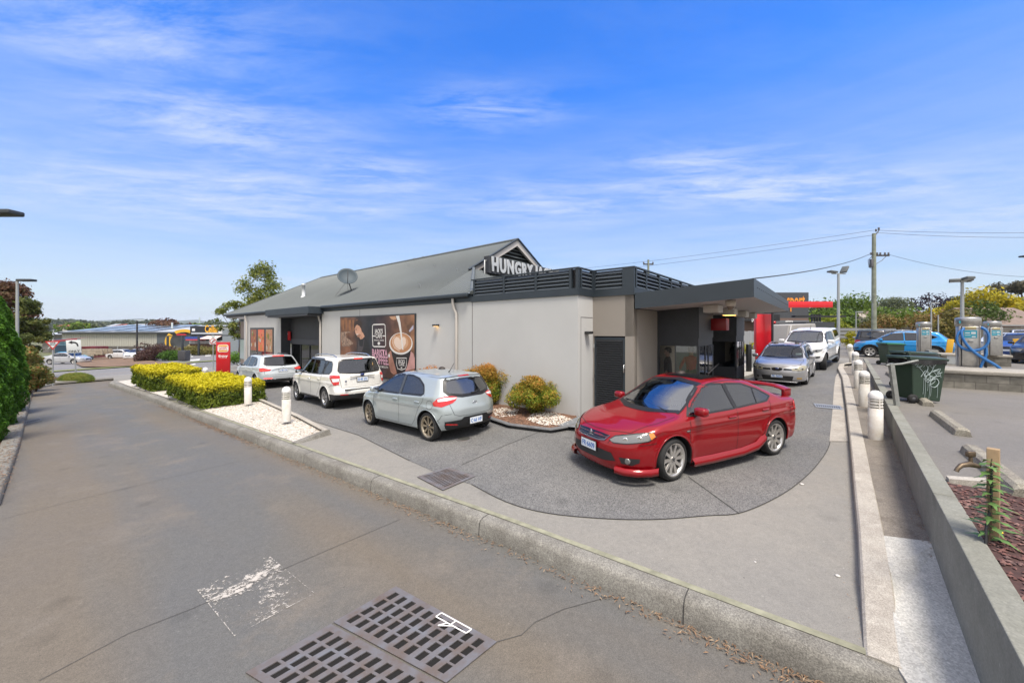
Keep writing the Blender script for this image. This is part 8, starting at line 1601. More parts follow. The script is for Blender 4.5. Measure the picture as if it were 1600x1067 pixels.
o = tag(MB().bbox(-.45, .45, -.4, .4, 0, 1.25, .05).build('rubbish_bin', mat('bin_charcoal', (.05, .05, .055), .7)), 'dark square rubbish bin right of the green bush', 'bin'); t = 47; o.location = (at(287.5, t), t, T(at(287.5, t))-.05)
for px, lb in ((267, 'short yellow post left behind the green bush'), (278.5, 'short yellow post right behind the green bush')): o = tag(MB().bbox(-.09, .09, -.09, .09, 0, 1.1, .01).build('yellow_post', YEL), lb, 'post', 'yellow posts beyond the street'); o.location = (at(px, 60), 60, -2.0)
def car_side(label, px, t, S, P, face, **k):
    x = at(px, t); plain_car(label, P, S, (x, t, T(x)-.1), face, **k)
car_side('silver sedan side on behind the two road signs', 107, 49.5, LANCER, paint('silver_far', (.50, .51, .52), .4), R(8)); car_side('white station wagon side on in front of the paling fence', 193.5, 60, IMPREZA, paint('white_far', (.74, .75, .76), 0), R(2), dark_rim=False)
car_side('white sedan facing the mulch bed right of the white wagon', 216, 58, LANCER, paint('white_far2', (.72, .74, .76), 0), R(-75)); car_side('light blue car roof showing behind the silver sedan', 116, 56, RIO, paint('sky_blue_far', (.05, .35, .60), .2), R(12))
WF = mat('weathered_fence', (.20, .19, .17), .9, var=.3, vscale=1.2)
fence('long weathered paling fence behind the right hand car park', (at(1300, 56), 56), (at(1760, 40), 40), .6, zat(511.5, 48)-.6, WF, 0)
o = E('guard_rail', 'low grey metal rails in front of the fence left of the dark navy wagon', 'rail', (at(1325, 44), 44, .6)); 
for k in range(3): MB().box(-9, 5.5, 0, .08, 1.2+k*.42-.3, 1.45+k*.42-.3).build('rail', mat('rail_grey', (.26, .27, .28), .6, .3), o)
fence('grey slatted fence behind the red panel', (at(1150, 36), 36), (at(1232, 36), 36), .6, 1.7, mat('slat_grey', (.30, .31, .32), .7), 0)
DP = mat('paint_dark_suv', (.02, .024, .035), .35, .2, coat=1)
def rcar(label, px, t, S, P, rz, **k): plain_car(label, P, S, (at(px, t), t, .73), rz, **k)
rcar('dark navy wagon seen from behind, in front of the utility pole', 1362, 27.5, FORESTER, paint('dark_navy', (.018, .022, .035), .3), R(47), tint=G_TINT)
rcar('blue sedan behind the right hand vacuum, half out of frame', 1600, 23.5, LANCER, paint('deep_blue', (.02, .07, .28), .3), R(-160)); rcar('black sedan with a chrome grille at the right edge behind the yellow post', 1632, 19.6, LANCER, paint('black_car', (.012, .012, .014), .2), R(-150))
rcar('silver car behind the blue SUV windscreen', 1420, 31, IMPREZA, paint('silver_row', (.50, .52, .54), .4), R(-140)); rcar('dark grey wagon in the far row left of the vacuum machine', 1418, 35, FORESTER, paint('grey_row', (.10, .11, .12), .3), R(-35))
for i, (px, t) in enumerate(((1560, 33), (1592, 30), (1630, 27.5), (1600, 36))): rcar(['white car in the far row seen between the vacuums', 'silver white car in the row at the right edge', 'pale silver hatchback partly outside the right edge', 'white wagon farthest back at the right edge'][i], px, t, [IMPREZA, LANCER, RIO, FORESTER][i], paint('row_%d' % (i*13+7), [(.66, .68, .70), (.60, .62, .64), (.50, .54, .56), (.72, .72, .72)][i], .2), R(-150+i*4), group='pale cars in the far row')
o = E('canopy_truck', 'grey canvas backed truck parked behind the silver wagon', 'truck', (at(1228, 25), 25, .66), R(20)); CAN = mat('canvas_grey', (.33, .32, .30), .9, var=.1, vscale=1.5)
MB().add([(-1.5, -1, .75), (1.6, -1, .75), (1.6, 1, .75), (-1.5, 1, .75), (-1.1, -.95, 2.05), (1.35, -.95, 2.15), (1.35, .95, 2.15), (-1.1, .95, 2.05)], [(0, 1, 5, 4), (1, 2, 6, 5), (2, 3, 7, 6), (3, 0, 4, 7), (4, 5, 6, 7)]).build('canvas_cover', CAN, o, .05)
MB().bbox(-1.7, 2.0, -1, 1, .5, .76, .03).build('tray', mat('tray_alu', (.40, .41, .42), .4, .6), o); MB().bbox(1.7, 3.4, -.9, .9, .45, 1.75, .15).build('cab', paint('truck_cab', (.5, .5, .5), 0), o); MB().box(-1.72, -1.70, -.9, -.6, .55, .68).build('tail_lamp', TAIL, o); MB().box(-1.72, -1.70, .6, .9, .55, .68).build('tail_lamp', TAIL, o)
for x in (-.7, 2.5):
    for y in (-.85, .85): MB().lathe([(0, -.11), (.2, -.12), (.36, -.10), (.37, .1), (.2, .12), (0, .11)], 20, 0, Matrix.Translation((x, y, .33)) @ Matrix.Rotation(R(90), 4, 'X')).build('wheel', mat('tyre_rubber', (0, 0, 0)), o)
MB().tube([(-1.35, -1.02, .8), (-1.0, -1.0, 2.0)], .03, 6).build('strap', WHT, o)
YS = [(.12, .14, .01), (.35, .33, .02), (.60, .50, .03)]
x = at(1180, 27); shrub('yellow flowering bush left of the red panel', (x, 27, .6), 1.7, .95, 2500, YS, .06, 61); x = at(1213, 27); shrub('yellow flowering bush right of the red panel', (x, 27, .6), 1.0, 1.0, 1600, YS, .06, 62); x = at(1333, 33); shrub('yellow bush left of the dark navy wagon', (x, 33, .6), 1.6, 1.7, 2000, YS, .08, 63)
t = 52; o, w, h = bx('sports_store', 'dark grey store block with cut off orange lettering above the red beam', 'building', 1180, 1263.5, t, .4, zat(457, t), 12, mat('store_grey', (.055, .06, .068), .7))
text('lettering', 'sport', 2.6, mat('letter_orange', (.80, .28, .03), .5), frame_matrix((at(1243, t)-at(1180, t), -.06, zat(470.5, t)-.4), (1, 0, 0), (0, 0, 1)), o, width=at(1256, t)-at(1228, t), bold=.05)
t = 46; o, w, h = bx('shop_row', 'low brown and grey shop front with a small white entrance sign', 'building', 1150, 1263, t, .3, zat(497, t), 4, mat('shop_brown', (.17, .11, .085), .8, var=.1, vscale=1))
g_ = lambda px: at(px, t)-at(1150, t)
MB().box(g_(1200), w, -.15, 0, zat(505, t)-.3, zat(500.5, t)-.3).build('grey_band', mat('band_grey', (.16, .17, .18), .7), o); MB().box(g_(1200), g_(1214), -.1, 0, 0, zat(500, t)-.3).build('grey_wall', mat('band_grey', (0, 0, 0)), o)
text('lettering', 'entrance', .6, WHT, frame_matrix((g_(1231.5), -.17, zat(502.5, t)-.3), (1, 0, 0), (0, 0, 1)), o, width=at(1237.5, t)-at(1226, t), bold=.02)
MB().box(g_(1215), g_(1236), -.06, 0, 0, zat(505.5, t)-.3).build('shopfront_glass', mat('shop_window_dark', (.06, .07, .08), .1, coat=.5), o); MB().box(g_(1216.5), g_(1224), -.1, -.06, 0, zat(506.5, t)-.3).build('white_door', mat('door_pale', (.45, .46, .47), .5), o); MB().add([(g_(1226), -.1, 0), (g_(1235), -.1, 0), (g_(1235), -.1, zat(506, t)-.3), (g_(1231), -.1, zat(506, t)-.3)], [(0, 1, 2, 3)]).build('orange_panel', mat('letter_orange', (0, 0, 0)), o); MB().box(g_(1216), g_(1222), -.11, -.1, zat(512, t)-.3, zat(510, t)-.3).build('door_sign', BLK, o)
MB().box(g_(1150), g_(1206), -1.4, -.2, zat(502, t)-.3, zat(492, t)-.3).build('dark_awning', BLK, o); text('lettering', 'EXTRAS', .9, WHT, frame_matrix((g_(1168.5), -1.42, zat(499.5, t)-.3), (1, 0, 0), (0, 0, 1)), o, width=at(1174, t)-at(1163, t), bold=.02); MB().lathe([(0, 0), (.16, 0), (.16, .05), (0, .05)], 12, 0, Matrix.Translation((g_(1208.5), -.18, zat(504, t)-.3)) @ Matrix.Rotation(R(90), 4, 'X')).build('red_alarm', mat('gate_red', (0, 0, 0)), o)
for k in range(4): px = 1246.5+k*4; MB().box(g_(px), g_(px+1.6), -2.2, -2.0, 0, zat(492, t)-.3).build('black_post', BLK, o)
for k in range(4): px = 1245+k*4.2; MB().box(g_(px), g_(px+1.4), -2.5, -2.3, 0, zat(503, t)-.3).build('white_post', WHT, o)
MB().box(g_(1212), g_(1286), -3.2, -2.6, zat(497, t)-.3, zat(494.5, t)-.3).build('pergola_beam', BLK, o)
o = tag(MB().box(0, at(1304, 40)-at(1259, 40), 0, 3, 0, zat(503, 40)-.5).build('shed_block', mat('shed_slate', (.045, .05, .055), .6)), 'dark slate block with horizontal ribs behind the white pickup roof', 'shed'); o.location = (at(1259, 40), 40, .5)
for k in range(5): q = MB().box(0, at(1304, 40)-at(1259, 40), -.06, 0, .3+k*.42, .36+k*.42).build('rib', mat('rib_slate', (.09, .10, .11), .5), o)
G1 = [(.035, .06, .012), (.075, .12, .02), (.13, .19, .03)]; G2 = [(.05, .09, .01), (.11, .18, .02), (.19, .27, .03)]; G3 = [(.07, .09, .045), (.13, .155, .08), (.20, .22, .12)]; DK = [(.018, .03, .012), (.04, .06, .02), (.07, .09, .03)]; YT = [(.16, .18, .015), (.42, .36, .02), (.68, .52, .02)]; PT_ = [(.012, .010, .016), (.03, .02, .035), (.06, .04, .055)]; OG = [(.10, .10, .025), (.2, .17, .04), (.25, .12, .05)]
gt = 'trees beyond the right hand fence'
rt = [('round dark evergreen behind the floodlight pole', 1318, 72, 7.5, 462, DK, .2, .24), ('bright green broad tree left of the utility pole', 1338, 66, 12, 467, G2, .1, .26), ('grey green tree left of the utility pole near the fence', 1345, 60, 8.5, 489, G3, .05, .2), ('green bushy tree above the dark slate block', 1276, 66, 12, 480, G1, .05, .26), ('low green tree between the red beam and the floodlight pole', 1296, 62, 9, 487, G2, .05, .22),
      ('dark green tree just behind the sports store', 1300, 80, 10, 478, DK, .1, .26), ('yellow green low bush above the dark slate block', 1290, 58, 6, 495, [(.12, .16, .02), (.26, .30, .03), (.40, .40, .04)], .05, .18), ('soft green tree right of the utility pole', 1390, 78, 9, 468, G3, .1, .24),
      ('bright green tree in front of the tiled houses', 1410, 55, 8.5, 478, G2, .1, .2), ('green and orange shrubby tree below the bright green one', 1422, 50, 8, 492, OG, .05, .18), ('olive bushy tree left behind the vacuum machine', 1385, 52, 6, 497, OG, .05, .16),
      ('very dark purple spreading tree behind the houses', 1450, 88, 14, 462, PT_, .15, .3), ('dark green tree right of the purple tree', 1486, 90, 10, 466, DK, .1, .28), ('bright yellow tree left of the floodlight cluster', 1500, 66, 5.5, 467, YT, .3, .22), ('large bright yellow tree right of the floodlight cluster', 1532, 62, 10.5, 459, YT, .3, .24), ('yellow tree right end of the yellow group', 1560, 60, 6.5, 463, YT, .3, .22),
      ('green tree in front of the yellow trees', 1515, 50, 8.2, 477, G1, .1, .2), ('bushy green tree right of the blue SUV lamp post', 1482, 48, 6.2, 486, OG, .1, .2), ('tall airy gum tree at the right edge', 1592, 78, 11, 437, [(.06, .055, .03), (.11, .10, .06), (.16, .14, .09)], .3, .34), ('dark spreading tree behind the yellow ones', 1552, 92, 12, 457, DK, .2, .3), ('second gum tree outside the right edge', 1630, 74, 10, 445, G3, .3, .3)]
for i, (lb, px, t, w_, py, c, z0_, lf_) in enumerate(rt):
    gum = 'gum' in lb
    bigtree(lb, px, t, w_, py, z0_, c, 100+i, 3200 if not gum else 2600, lf_, 22 if not gum else 16, gt, .5, shell=.45 if not gum else .2, rb=(w_*.14 if gum else None))
TILE = mat('roof_tile', (.20, .15, .125), .85, var=.2, vscale=2); TILE2 = mat('roof_tile_pale', (.30, .26, .22), .85, var=.15, vscale=2); BRK = mat('house_brick', (.30, .14, .09), .9, var=.2, vscale=3)
def house(label, px0, px1, t, z_e, z_r, roofm, wallm, gable=False, win=()):
    x0, x1 = at(px0, t), at(px1, t); o = E('brick_house', label, 'house', (x0, t, .5), 0); w = x1-x0; ze = z_e-.5; zr = z_r-.5; d = 9
    MB().box(.4, w-.4, .4, d, 0, ze).build('wall', wallm, o); ins = 0 if gable else min(w*.3, 3.5)
    MB().add([(0, -.1, ze), (w, -.1, ze), (w-ins, d/2, zr), (ins, d/2, zr), (0, d+.3, ze), (w, d+.3, ze)], [(0, 1, 2, 3), (3, 2, 5, 4), (0, 3, 4), (1, 5, 2)]).build('roof', roofm, o); MB().box(0, w, -.16, -.1, ze-.12, ze+.04).build('gutter', mat('gutter_grey', (.3, .3, .3), .6), o)
    for a, b, z0, z1 in win:
        q = MB().box(a-.06, b+.06, .36, .4, z0-.06, z1+.06).build('window', WHT, o); MB().box(a, b, .34, .36, z0, z1).build('pane', mat('pane_dark', (.03, .035, .04), .15), q)
    return o
house('house with a brown tiled roof and brick wall at the right edge', 1557, 1660, 46, 3.0, zat(480.5, 50), TILE, BRK, True, [(3.6, 5.2, 1.4, 2.3), (8, 9, 1.4, 2.3)]); house('long pale tiled house behind the utility pole', 1368, 1432, 60, 3.0, zat(486, 64), TILE, SHW); house('pale gabled roof right of the utility pole', 1372, 1398, 57, 2.6, zat(489, 60), TILE2, BRK)
house('house with a reddish roof between the utility pole and the lamp post', 1428, 1482, 62, 3.2, zat(486, 66), TILE, SHW); o = house('taller grey roofed house with a pale chimney behind the trees', 1371, 1404, 84, 5.0, zat(476, 88), mat('roof_slate', (.16, .165, .17), .8), SHW, True); MB().box(3.2, 4.4, 3, 4, 3, zat(473.5, 88)-.5).build('chimney', SHW, o)
house('small brown roof seen between the floodlight pole and the grey green tree', 1298, 1326, 66, 2.8, zat(490, 70), TILE, SHW)
def ridge(name, t, pts, cols, depth, lump=3, m=None):
    mb = MB(); n = len(pts); xs = np.linspace(pts[0][0], pts[-1][0], 140); zz = np.interp(xs, [p[0] for p in pts], [p[1] for p in pts]); rg = np.random.default_rng(int(t)); zz = zz+rg.normal(0, lump, 140)*.12
    v = []
    for i, (px, py) in enumerate(zip(xs, zz)): x = at(px, t); z = zat(py, t); v += [(x, t, -6), (x, t+depth*.25, z*.75), (x, t+depth*.6, z), (x*1.1, t+depth, -6)]
    mb.add(v, [(4*i+j, 4*(i+1)+j, 4*(i+1)+j+1, 4*i+j+1) for i in range(139) for j in range(3)], 0, True); return struct(mb.build(name, m))
ridge('hills', 2600, [(-200, 505), (40, 500), (78, 498), (92, 494.5), (103, 494), (112, 497), (124, 496.5), (132, 500), (170, 501), (180, 497.5), (186, 499), (205, 496), (220, 499), (245, 499), (260, 501), (400, 506)], None, 900, 1.5, mat('far_hill', (.05, .075, .05), 1, var=.15, vscale=.004))
ridge('hills', 1300, [(240, 515), (270, 508), (285, 502), (310, 497.5), (325, 493), (336, 491), (348, 491.5), (372, 496), (420, 500), (520, 508), (600, 515)], None, 500, 1.5, mat('mid_hill', (.045, .07, .04), 1, var=.3, vscale=.01))
n = 26000; pxs = RNG.uniform(-150, 420, n); tt = RNG.uniform(420, 620, n); prof = np.interp(pxs, [-150, 60, 80, 120, 145, 170, 185, 200, 215, 240, 262, 290, 320, 420], [500, 500, 499, 500, 502, 504, 501.5, 500, 502, 500, 503, 507, 506, 507])
zt_ = CZ+(CY-prof)/F_PX*tt; k = RNG.uniform(0, 1, n)**.7; zz = -4+(zt_+4)*k*(.9+.12*np.sin(pxs*.9)*np.sin(pxs*.31+tt*.05)); Pn = np.stack([(pxs-CX)/F_PX*tt, tt, zz], 1); Nn = RNG.normal(size=(n, 3)); Nn[:, 1] -= 1; Nn[:, 2] += .8; Nn /= np.linalg.norm(Nn, axis=1)[:, None]
o = foliage('far_woodland', Pn, Nn, 2.4, leaf_mat('far_wood', [(.03, .045, .03), (.055, .075, .045), (.085, .10, .055), (.10, .12, .07)], .03), None, .7, .6); tag(o, 'distant dark wooded ridge along the left horizon', 'woodland', kind='stuff')
n = 9000; pxs = RNG.uniform(60, 420, n); tt = RNG.uniform(150, 300, n); zz = RNG.uniform(-3, 1.0, n)+1.8*np.maximum(0, np.sin(pxs*.22))*RNG.uniform(0, 1, n); Pn = np.stack([(pxs-CX)/F_PX*tt, tt, zz], 1); Nn = RNG.normal(size=(n, 3)); Nn[:, 1] -= 1; Nn /= np.linalg.norm(Nn, axis=1)[:, None]
o = foliage('suburb_greenery', Pn, Nn, 1.0, leaf_mat('suburb_leaf', [(.04, .06, .02), (.08, .12, .03), (.13, .15, .05)], .08), None, .7, .6); tag(o, 'distant low garden trees just above the warehouse roof', 'woodland', kind='stuff')
rg = random.Random(12)
for i, (px, lb) in enumerate(((88, 'tiny red roofed house above the left end of the solar panels'), (166, 'tiny pale roofed house above the warehouse roof'), (176, 'tiny red roofed house above the middle of the warehouse'), (199, 'long tiny pale building above the warehouse roof'), (238, 'tiny cream house left of the brown tree'))):
    t = 190; w_ = (14, 8, 6, 12, 8)[i]; o = E('far_house', lb, 'house', (at(px, t), t, -2.5), 0, 'tiny houses beyond the warehouse'); hh = zat(509.8, t)+2.5; MB().box(0, w_, 0, 6, 0, hh).build('wall', SHW, o); MB().add([(-.3, -.3, hh), (w_+.3, -.3, hh), (w_-1.5, 3, hh+1.2), (1.5, 3, hh+1.2)], [(0, 1, 2, 3)]).build('roof', mat('far_roof_red', (.32, .10, .07), .8) if i in (0, 2) else SHR, o)
bigtree('brown flat crowned tree behind the dark shop end', 268, 100, 9.5, 497.5, .3, RT, 71, 1800, .42, 16, zb=-2.5, shell=.3); bigtree('rounded reddish tree left of the flat crowned one', 260, 105, 8, 502, .1, RT, 72, 1500, .42, 14, zb=-2.5); bigtree('green tree behind the bottle shop', 297, 104, 12, 503, .1, G1, 73, 2000, .45, 16, zb=-2.5); bigtree('olive tree right behind the bottle shop', 332, 100, 8, 503.5, .1, G3, 74, 1600, .42, 14, zb=-2.5)
bigtree('pale green round tree above the left of the warehouse', 145, 150, 6.5, 504, .1, G3, 75, 900, .5, 10, zb=-2.5); bigtree('green round tree above the left end of the solar panels', 115, 150, 12, 503.5, .1, G2, 76, 1200, .5, 12, zb=-2.5)
for px, t, py, lb in ((312, 150, 496, 'distant pale mast left of the palm like tree'), (346, 150, 497, 'distant pale mast right of the palm like tree')): pole('mast', lb, px, t, -2.5, zat(py, t), .22, mat('mast_pale', (.45, .52, .50), .6), 'mast')
o = E('street_tree', 'small street tree trunk with open crown above the warehouse', 'tree', (at(269, 90), 90, -2.5)); MB().cyl((0, 0, 0), (0, 0, zat(504, 90)+2.5), .25, .18, 8).build('trunk', ALU, o)
SKIN = mat('skin', (.48, .27, .19), .5); 
def person(label, loc, rz, pose, shirt, trousers, hair=(.03, .02, .015), cap=None, group=None):
    """one continuous skinned body; joints in metres, facing +x"""
    o = E('person', label, 'person', loc, rz, group); J = pose; names = []; V = []; Ed = []; Rd = []
    def j(p, r): V.append(p); Rd.append(r); return len(V)-1
    pel = j(J['pelvis'], (.155, .115)); sp = j(J['waist'], (.135, .10)); ch = j(J['chest'], (.165, .115)); nk0 = j(J['neck0'], (.075, .07)); nk = j(J['neck'], (.052, .052)); hd0 = j(J['head0'], (.07, .08)); hd = j(J['head'], (.078, .092)); ht = j(J['crown'], (.055, .065))
    Ed += [(pel, sp), (sp, ch), (ch, nk0), (nk0, nk), (nk, hd0), (hd0, hd), (hd, ht)]
    f = Vector(J.get('face', (1, 0, 0))); nose = j(tuple(Vector(J['head0'])+f*.105+Vector((0, 0, .035))), (.014, .014)); Ed.append((hd0, nose))
    for s, k in ((1, 'L'), (-1, 'R')):
        sh = j(J['sh'+k], (.062, .058)); el = j(J['el'+k], (.042, .042)); wr = j(J['wr'+k], (.028, .024)); d = (Vector(J['wr'+k])-Vector(J['el'+k])).normalized(); pm = j(tuple(Vector(J['wr'+k])+d*.06), (.038, .018)); Ed += [(ch, sh), (sh, el), (el, wr), (wr, pm)]
        side = d.cross(Vector((0, 0, 1))); side = side.normalized() if side.length > .1 else Vector((1, 0, 0)); dn = side.cross(d)
        for q, (off, L_) in enumerate(((-.028, .062), (-.010, .072), (.010, .068), (.028, .055))):
            b = Vector(J['wr'+k])+d*.09+side*off; m_ = b+d*L_*.55; e = m_+d*L_*.35-dn*.02; a1 = j(tuple(b), (.010, .010)); a2 = j(tuple(m_), (.009, .009)); a3 = j(tuple(e), (.008, .008)); Ed += [(pm, a1), (a1, a2), (a2, a3)]
        b = Vector(J['wr'+k])+d*.035+side*.04; e = b+(d+side*.7).normalized()*.045; a1 = j(tuple(b), (.011, .011)); a2 = j(tuple(e), (.009, .009)); Ed += [(wr, a1), (a1, a2)]
        if 'hip'+k in J:
            hp = j(J['hip'+k], (.095, .095)); kn = j(J['kn'+k], (.062, .062)); an = j(J['an'+k], (.042, .042)); to = j(tuple(Vector(J['an'+k])+Vector((.15, 0, -.045))), (.042, .03)); Ed += [(pel, hp), (hp, kn), (kn, an), (an, to)]
    me = bpy.data.meshes.new('body'); me.from_pydata(V, Ed, []); b = bpy.data.objects.new('tmp', me); col.objects.link(b)
    sk = b.modifiers.new('s', 'SKIN'); 
    for i, r in enumerate(Rd): me.skin_vertices[0].data[i].radius = r
    me.skin_vertices[0].data[0].use_root = True; b.modifiers.new('u', 'SUBSURF').levels = 2
    dg = bpy.context.evaluated_depsgraph_get(); m2 = bpy.data.meshes.new_from_object(b.evaluated_get(dg)); bpy.data.objects.remove(b)
    m2.materials.clear()
    for m in (SKIN, shirt, trousers): m2.materials.append(m)
    zn = J['neck0'][2]+.03; zw = J['waist'][2]-.05; ws = [Vector(J['wrL']), Vector(J['wrR'])]; es = [Vector(J['elL']), Vector(J['elR'])]; sl = J.get('sleeve', .0)
    for p in m2.polygons:
        c = p.center; k = 1
        if c.z > zn: k = 0
        for w, e in zip(ws, es):
            ax = (w-e).normalized(); t = (c-e).dot(ax)
            if (c-(e+ax*max(0, min(t, .3)))).length < .11 and t > sl*.25 and (c-w).length < .42 and c.z < zn: k = 0
        if k == 1 and c.z < zw: k = 2
        p.material_index = k; p.use_smooth = True
    link('body', m2, o)
    H = Vector(J['head']); hr = MB()
    prof = [(.0, .118), (.055, .108), (.088, .075), (.100, .03), (.100, -.02), (.092, -.06)]; fz = f
    M = Matrix.Translation(H-f*.012) @ Matrix.Diagonal((1.05, .92, 1, 1)); n = 20; vv = []
    for i in range(n):
        a = 2*math.pi*i/n; fr_ = math.cos(a-math.atan2(f.y, f.x)); 
        for q, (r, z) in enumerate(prof): vv.append((r*math.cos(a), r*math.sin(a), z if fr_ < .35 else max(z, .035+.02*(q == 3))))
    hr.add(vv, [(i*6+q, i*6+q+1, ((i+1) % n)*6+q+1, ((i+1) % n)*6+q) for i in range(n) for q in range(5)], 0, True, M); hr.build('cap' if cap else 'hair', cap or mat('hair_%d' % int(hair[0]*1000), hair, .6), o)
    if cap: MB().bbox(.06, .19, -.07, .07, .03, .045, .006, 0, Matrix.Translation(H) @ Matrix.Rotation(math.atan2(f.y, f.x), 4, 'Z')).build('cap_brim', cap, o)
    e = MB(); up = Vector((0, 0, 1)); sd = up.cross(f).normalized()
    for s in (-1, 1): c = Vector(J['head0'])+f*.082+sd*.032*s+up*.055; e.lathe([(0, .006), (.009, .003), (.011, -.004)], 8, 0, Matrix.Translation(c) @ f.to_track_quat('Z', 'Y').to_matrix().to_4x4())
    e.build('eyes', mat('eye_dark', (.02, .015, .012), .2), o)
    mo = MB(); c = Vector(J['head0'])+f*.088-up*.01; mo.bbox(-.004, .004, -.022, .022, -.005, .005, .003, 0, Matrix.Translation(c) @ Matrix.Rotation(math.atan2(f.y, f.x), 4, 'Z')); mo.build('mouth', mat('lips', (.32, .11, .10), .5), o)
    er = MB()
    for s in (-1, 1): c = Vector(J['head0'])+sd*.085*s+up*.035; er.bbox(-.016, .012, -.008, .008, -.028, .028, .007, 0, Matrix.Translation(c) @ Matrix.Rotation(math.atan2(f.y, f.x), 4, 'Z'))
    er.build('ears', SKIN, o)
    return o
def stand(face=(1, 0, 0), arms=((.05, .30, 1.12), (.18, .26, .98), (.05, -.30, 1.12), (.18, -.26, .98))):
    return dict(pelvis=(0, 0, .95), waist=(0, 0, 1.12), chest=(.0, 0, 1.34), neck0=(0, 0, 1.46), neck=(.01, 0, 1.52), head0=(.02, 0, 1.59), head=(.01, 0, 1.66), crown=(0, 0, 1.73), face=face,
        shL=(0, .19, 1.40), elL=arms[0], wrL=arms[1], shR=(0, -.19, 1.40), elR=arms[2], wrR=arms[3], hipL=(0, .10, .90), knL=(.01, .11, .50), anL=(-.02, .12, .09), hipR=(0, -.10, .90), knR=(.02, -.11, .50), anR=(.02, -.12, .09), sleeve=.2)
def seated(face=(1, 0, 0)):
    return dict(pelvis=(0, 0, .12), waist=(-.06, 0, .30), chest=(-.12, 0, .50), neck0=(-.13, 0, .62), neck=(-.12, 0, .68), head0=(-.09, 0, .75), head=(-.10, 0, .82), crown=(-.11, 0, .89), face=face,
        shL=(-.12, .19, .56), elL=(.08, .24, .36), wrL=(.32, .16, .44), shR=(-.12, -.19, .56), elR=(.08, -.24, .36), wrR=(.32, -.16, .44), hipL=(.05, .1, .10), knL=(.42, .12, .16), anL=(.62, .12, -.18), hipR=(.05, -.1, .10), knR=(.42, -.12, .16), anR=(.62, -.12, -.18), sleeve=1)
REDS = mat('shirt_red', (.42, .02, .03), .8); DRK = mat('cloth_dark', (.02, .022, .028), .85); GRY = mat('cloth_grey', (.16, .17, .18), .85); WHC = mat('cloth_white', (.62, .60, .58), .85)
p = bw(3.35, -1.93, .0); p.z = .14; person('staff member in a red shirt and dark cap inside the first drive-through window', tuple(p), BRZ+R(35), stand(), REDS, DRK, cap=mat('cap_dark', (.02, .02, .022), .7))
p = bw(2.95, -1.38, .10); person('second staff member in black at the left edge of the first window', tuple(p), BRZ+R(120), stand(), DRK, DRK, hair=(.02, .015, .01))
x, t = at(1260.5, 25.5), 25.5; zz = zat(512.5, t)-1.74; person('person standing beyond the white pickup with only the head showing', (x, t, max(.6, zz)), R(-120), stand((1, 0, 0)), GRY, DRK, hair=(.20, .07, .03))
def put_driver(car, label, y=-.36, dz=0, **k):
    M = car.root.matrix_world.copy() if False else Matrix.Translation(car.root.location) @ car.root.rotation_euler.to_matrix().to_4x4(); q = M @ Vector((-.16, y, car.S.get('floor', .38)+.20+dz)); return person(label, tuple(q), car.root.rotation_euler.z, seated(k.get('face', (1, 0, 0))), k.get('shirt', GRY), DRK, hair=k.get('hair', (.03, .02, .015)))
put_driver(CARS['silver'], 'driver of the silver wagon with hands on the steering wheel', shirt=DRK); put_driver(CARS['silver'], 'passenger in the silver wagon', y=.36, shirt=DRK); put_driver(CARS['red'], 'driver of the red sedan seen dimly through the windscreen', shirt=WHC); put_driver(CARS['pickup'], 'driver of the white pickup', shirt=DRK)
put_driver(CARS['hatch'], 'driver of the silver hatchback', shirt=mat('shirt_maroon', (.25, .05, .05), .8))
EL, AZ = 66, 162      # sun height; compass bearing the light comes from, clockwise from +y
w = bpy.data.worlds.new('World'); sc.world = w; w.use_nodes = True; nt = w.node_tree; N = nt.nodes; L = nt.links; bg = N['Background']
sk = N.new('ShaderNodeTexSky'); sk.sky_type = 'NISHITA'; sk.sun_disc = False; sk.sun_elevation = R(EL); sk.sun_rotation = R(AZ); sk.air_density = 1.0; sk.dust_density = .6; sk.ozone_density = 2.0
tc = N.new('ShaderNodeTexCoord'); sep = N.new('ShaderNodeSeparateXYZ'); L.new(tc.outputs['Generated'], sep.inputs[0])
def M_(op, a, b=None, c=None, cl=False):
    m = N.new('ShaderNodeMath'); m.operation = op; m.use_clamp = cl
    for i, v in enumerate((a, b, c)):
        if v is None: continue
        if isinstance(v, (int, float)): m.inputs[i].default_value = v
        else: L.new(v, m.inputs[i])
    return m.outputs[0]
def MR(x, a, b, c=0, d=1):
    r = N.new('ShaderNodeMapRange'); L.new(x, r.inputs['Value']); r.inputs[1].default_value = a; r.inputs[2].default_value = b; r.inputs[3].default_value = c; r.inputs[4].default_value = d; return r.outputs[0]
hs = N.new('ShaderNodeHueSaturation'); hs.inputs['Saturation'].default_value = 1.42; hs.inputs['Value'].default_value = 1.22; hs.inputs['Hue'].default_value = .516; L.new(sk.outputs[0], hs.inputs['Color'])
zc_ = M_('MAXIMUM', sep.outputs['Z'], .03); u = M_('DIVIDE', sep.outputs['X'], zc_); v = M_('DIVIDE', sep.outputs['Y'], zc_)
cmb = N.new('ShaderNodeCombineXYZ'); L.new(M_('MULTIPLY', u, .75), cmb.inputs[0]); L.new(M_('MULTIPLY', v, 2.0), cmb.inputs[1]); cmb.inputs[2].default_value = 3.3
rot = N.new('ShaderNodeMapping'); rot.inputs['Rotation'].default_value = (0, 0, R(-24)); rot.inputs['Location'].default_value = (3.1, 1.7, 0); L.new(cmb.outputs[0], rot.inputs[0])
def noi(sc_, det, r, dist=0, vec=None):
    n = N.new('ShaderNodeTexNoise'); n.inputs['Scale'].default_value = sc_; n.inputs['Detail'].default_value = det; n.inputs['Roughness'].default_value = r; n.inputs['Distortion'].default_value = dist; L.new(vec or rot.outputs[0], n.inputs['Vector']); return n.outputs['Fac']
gb = None
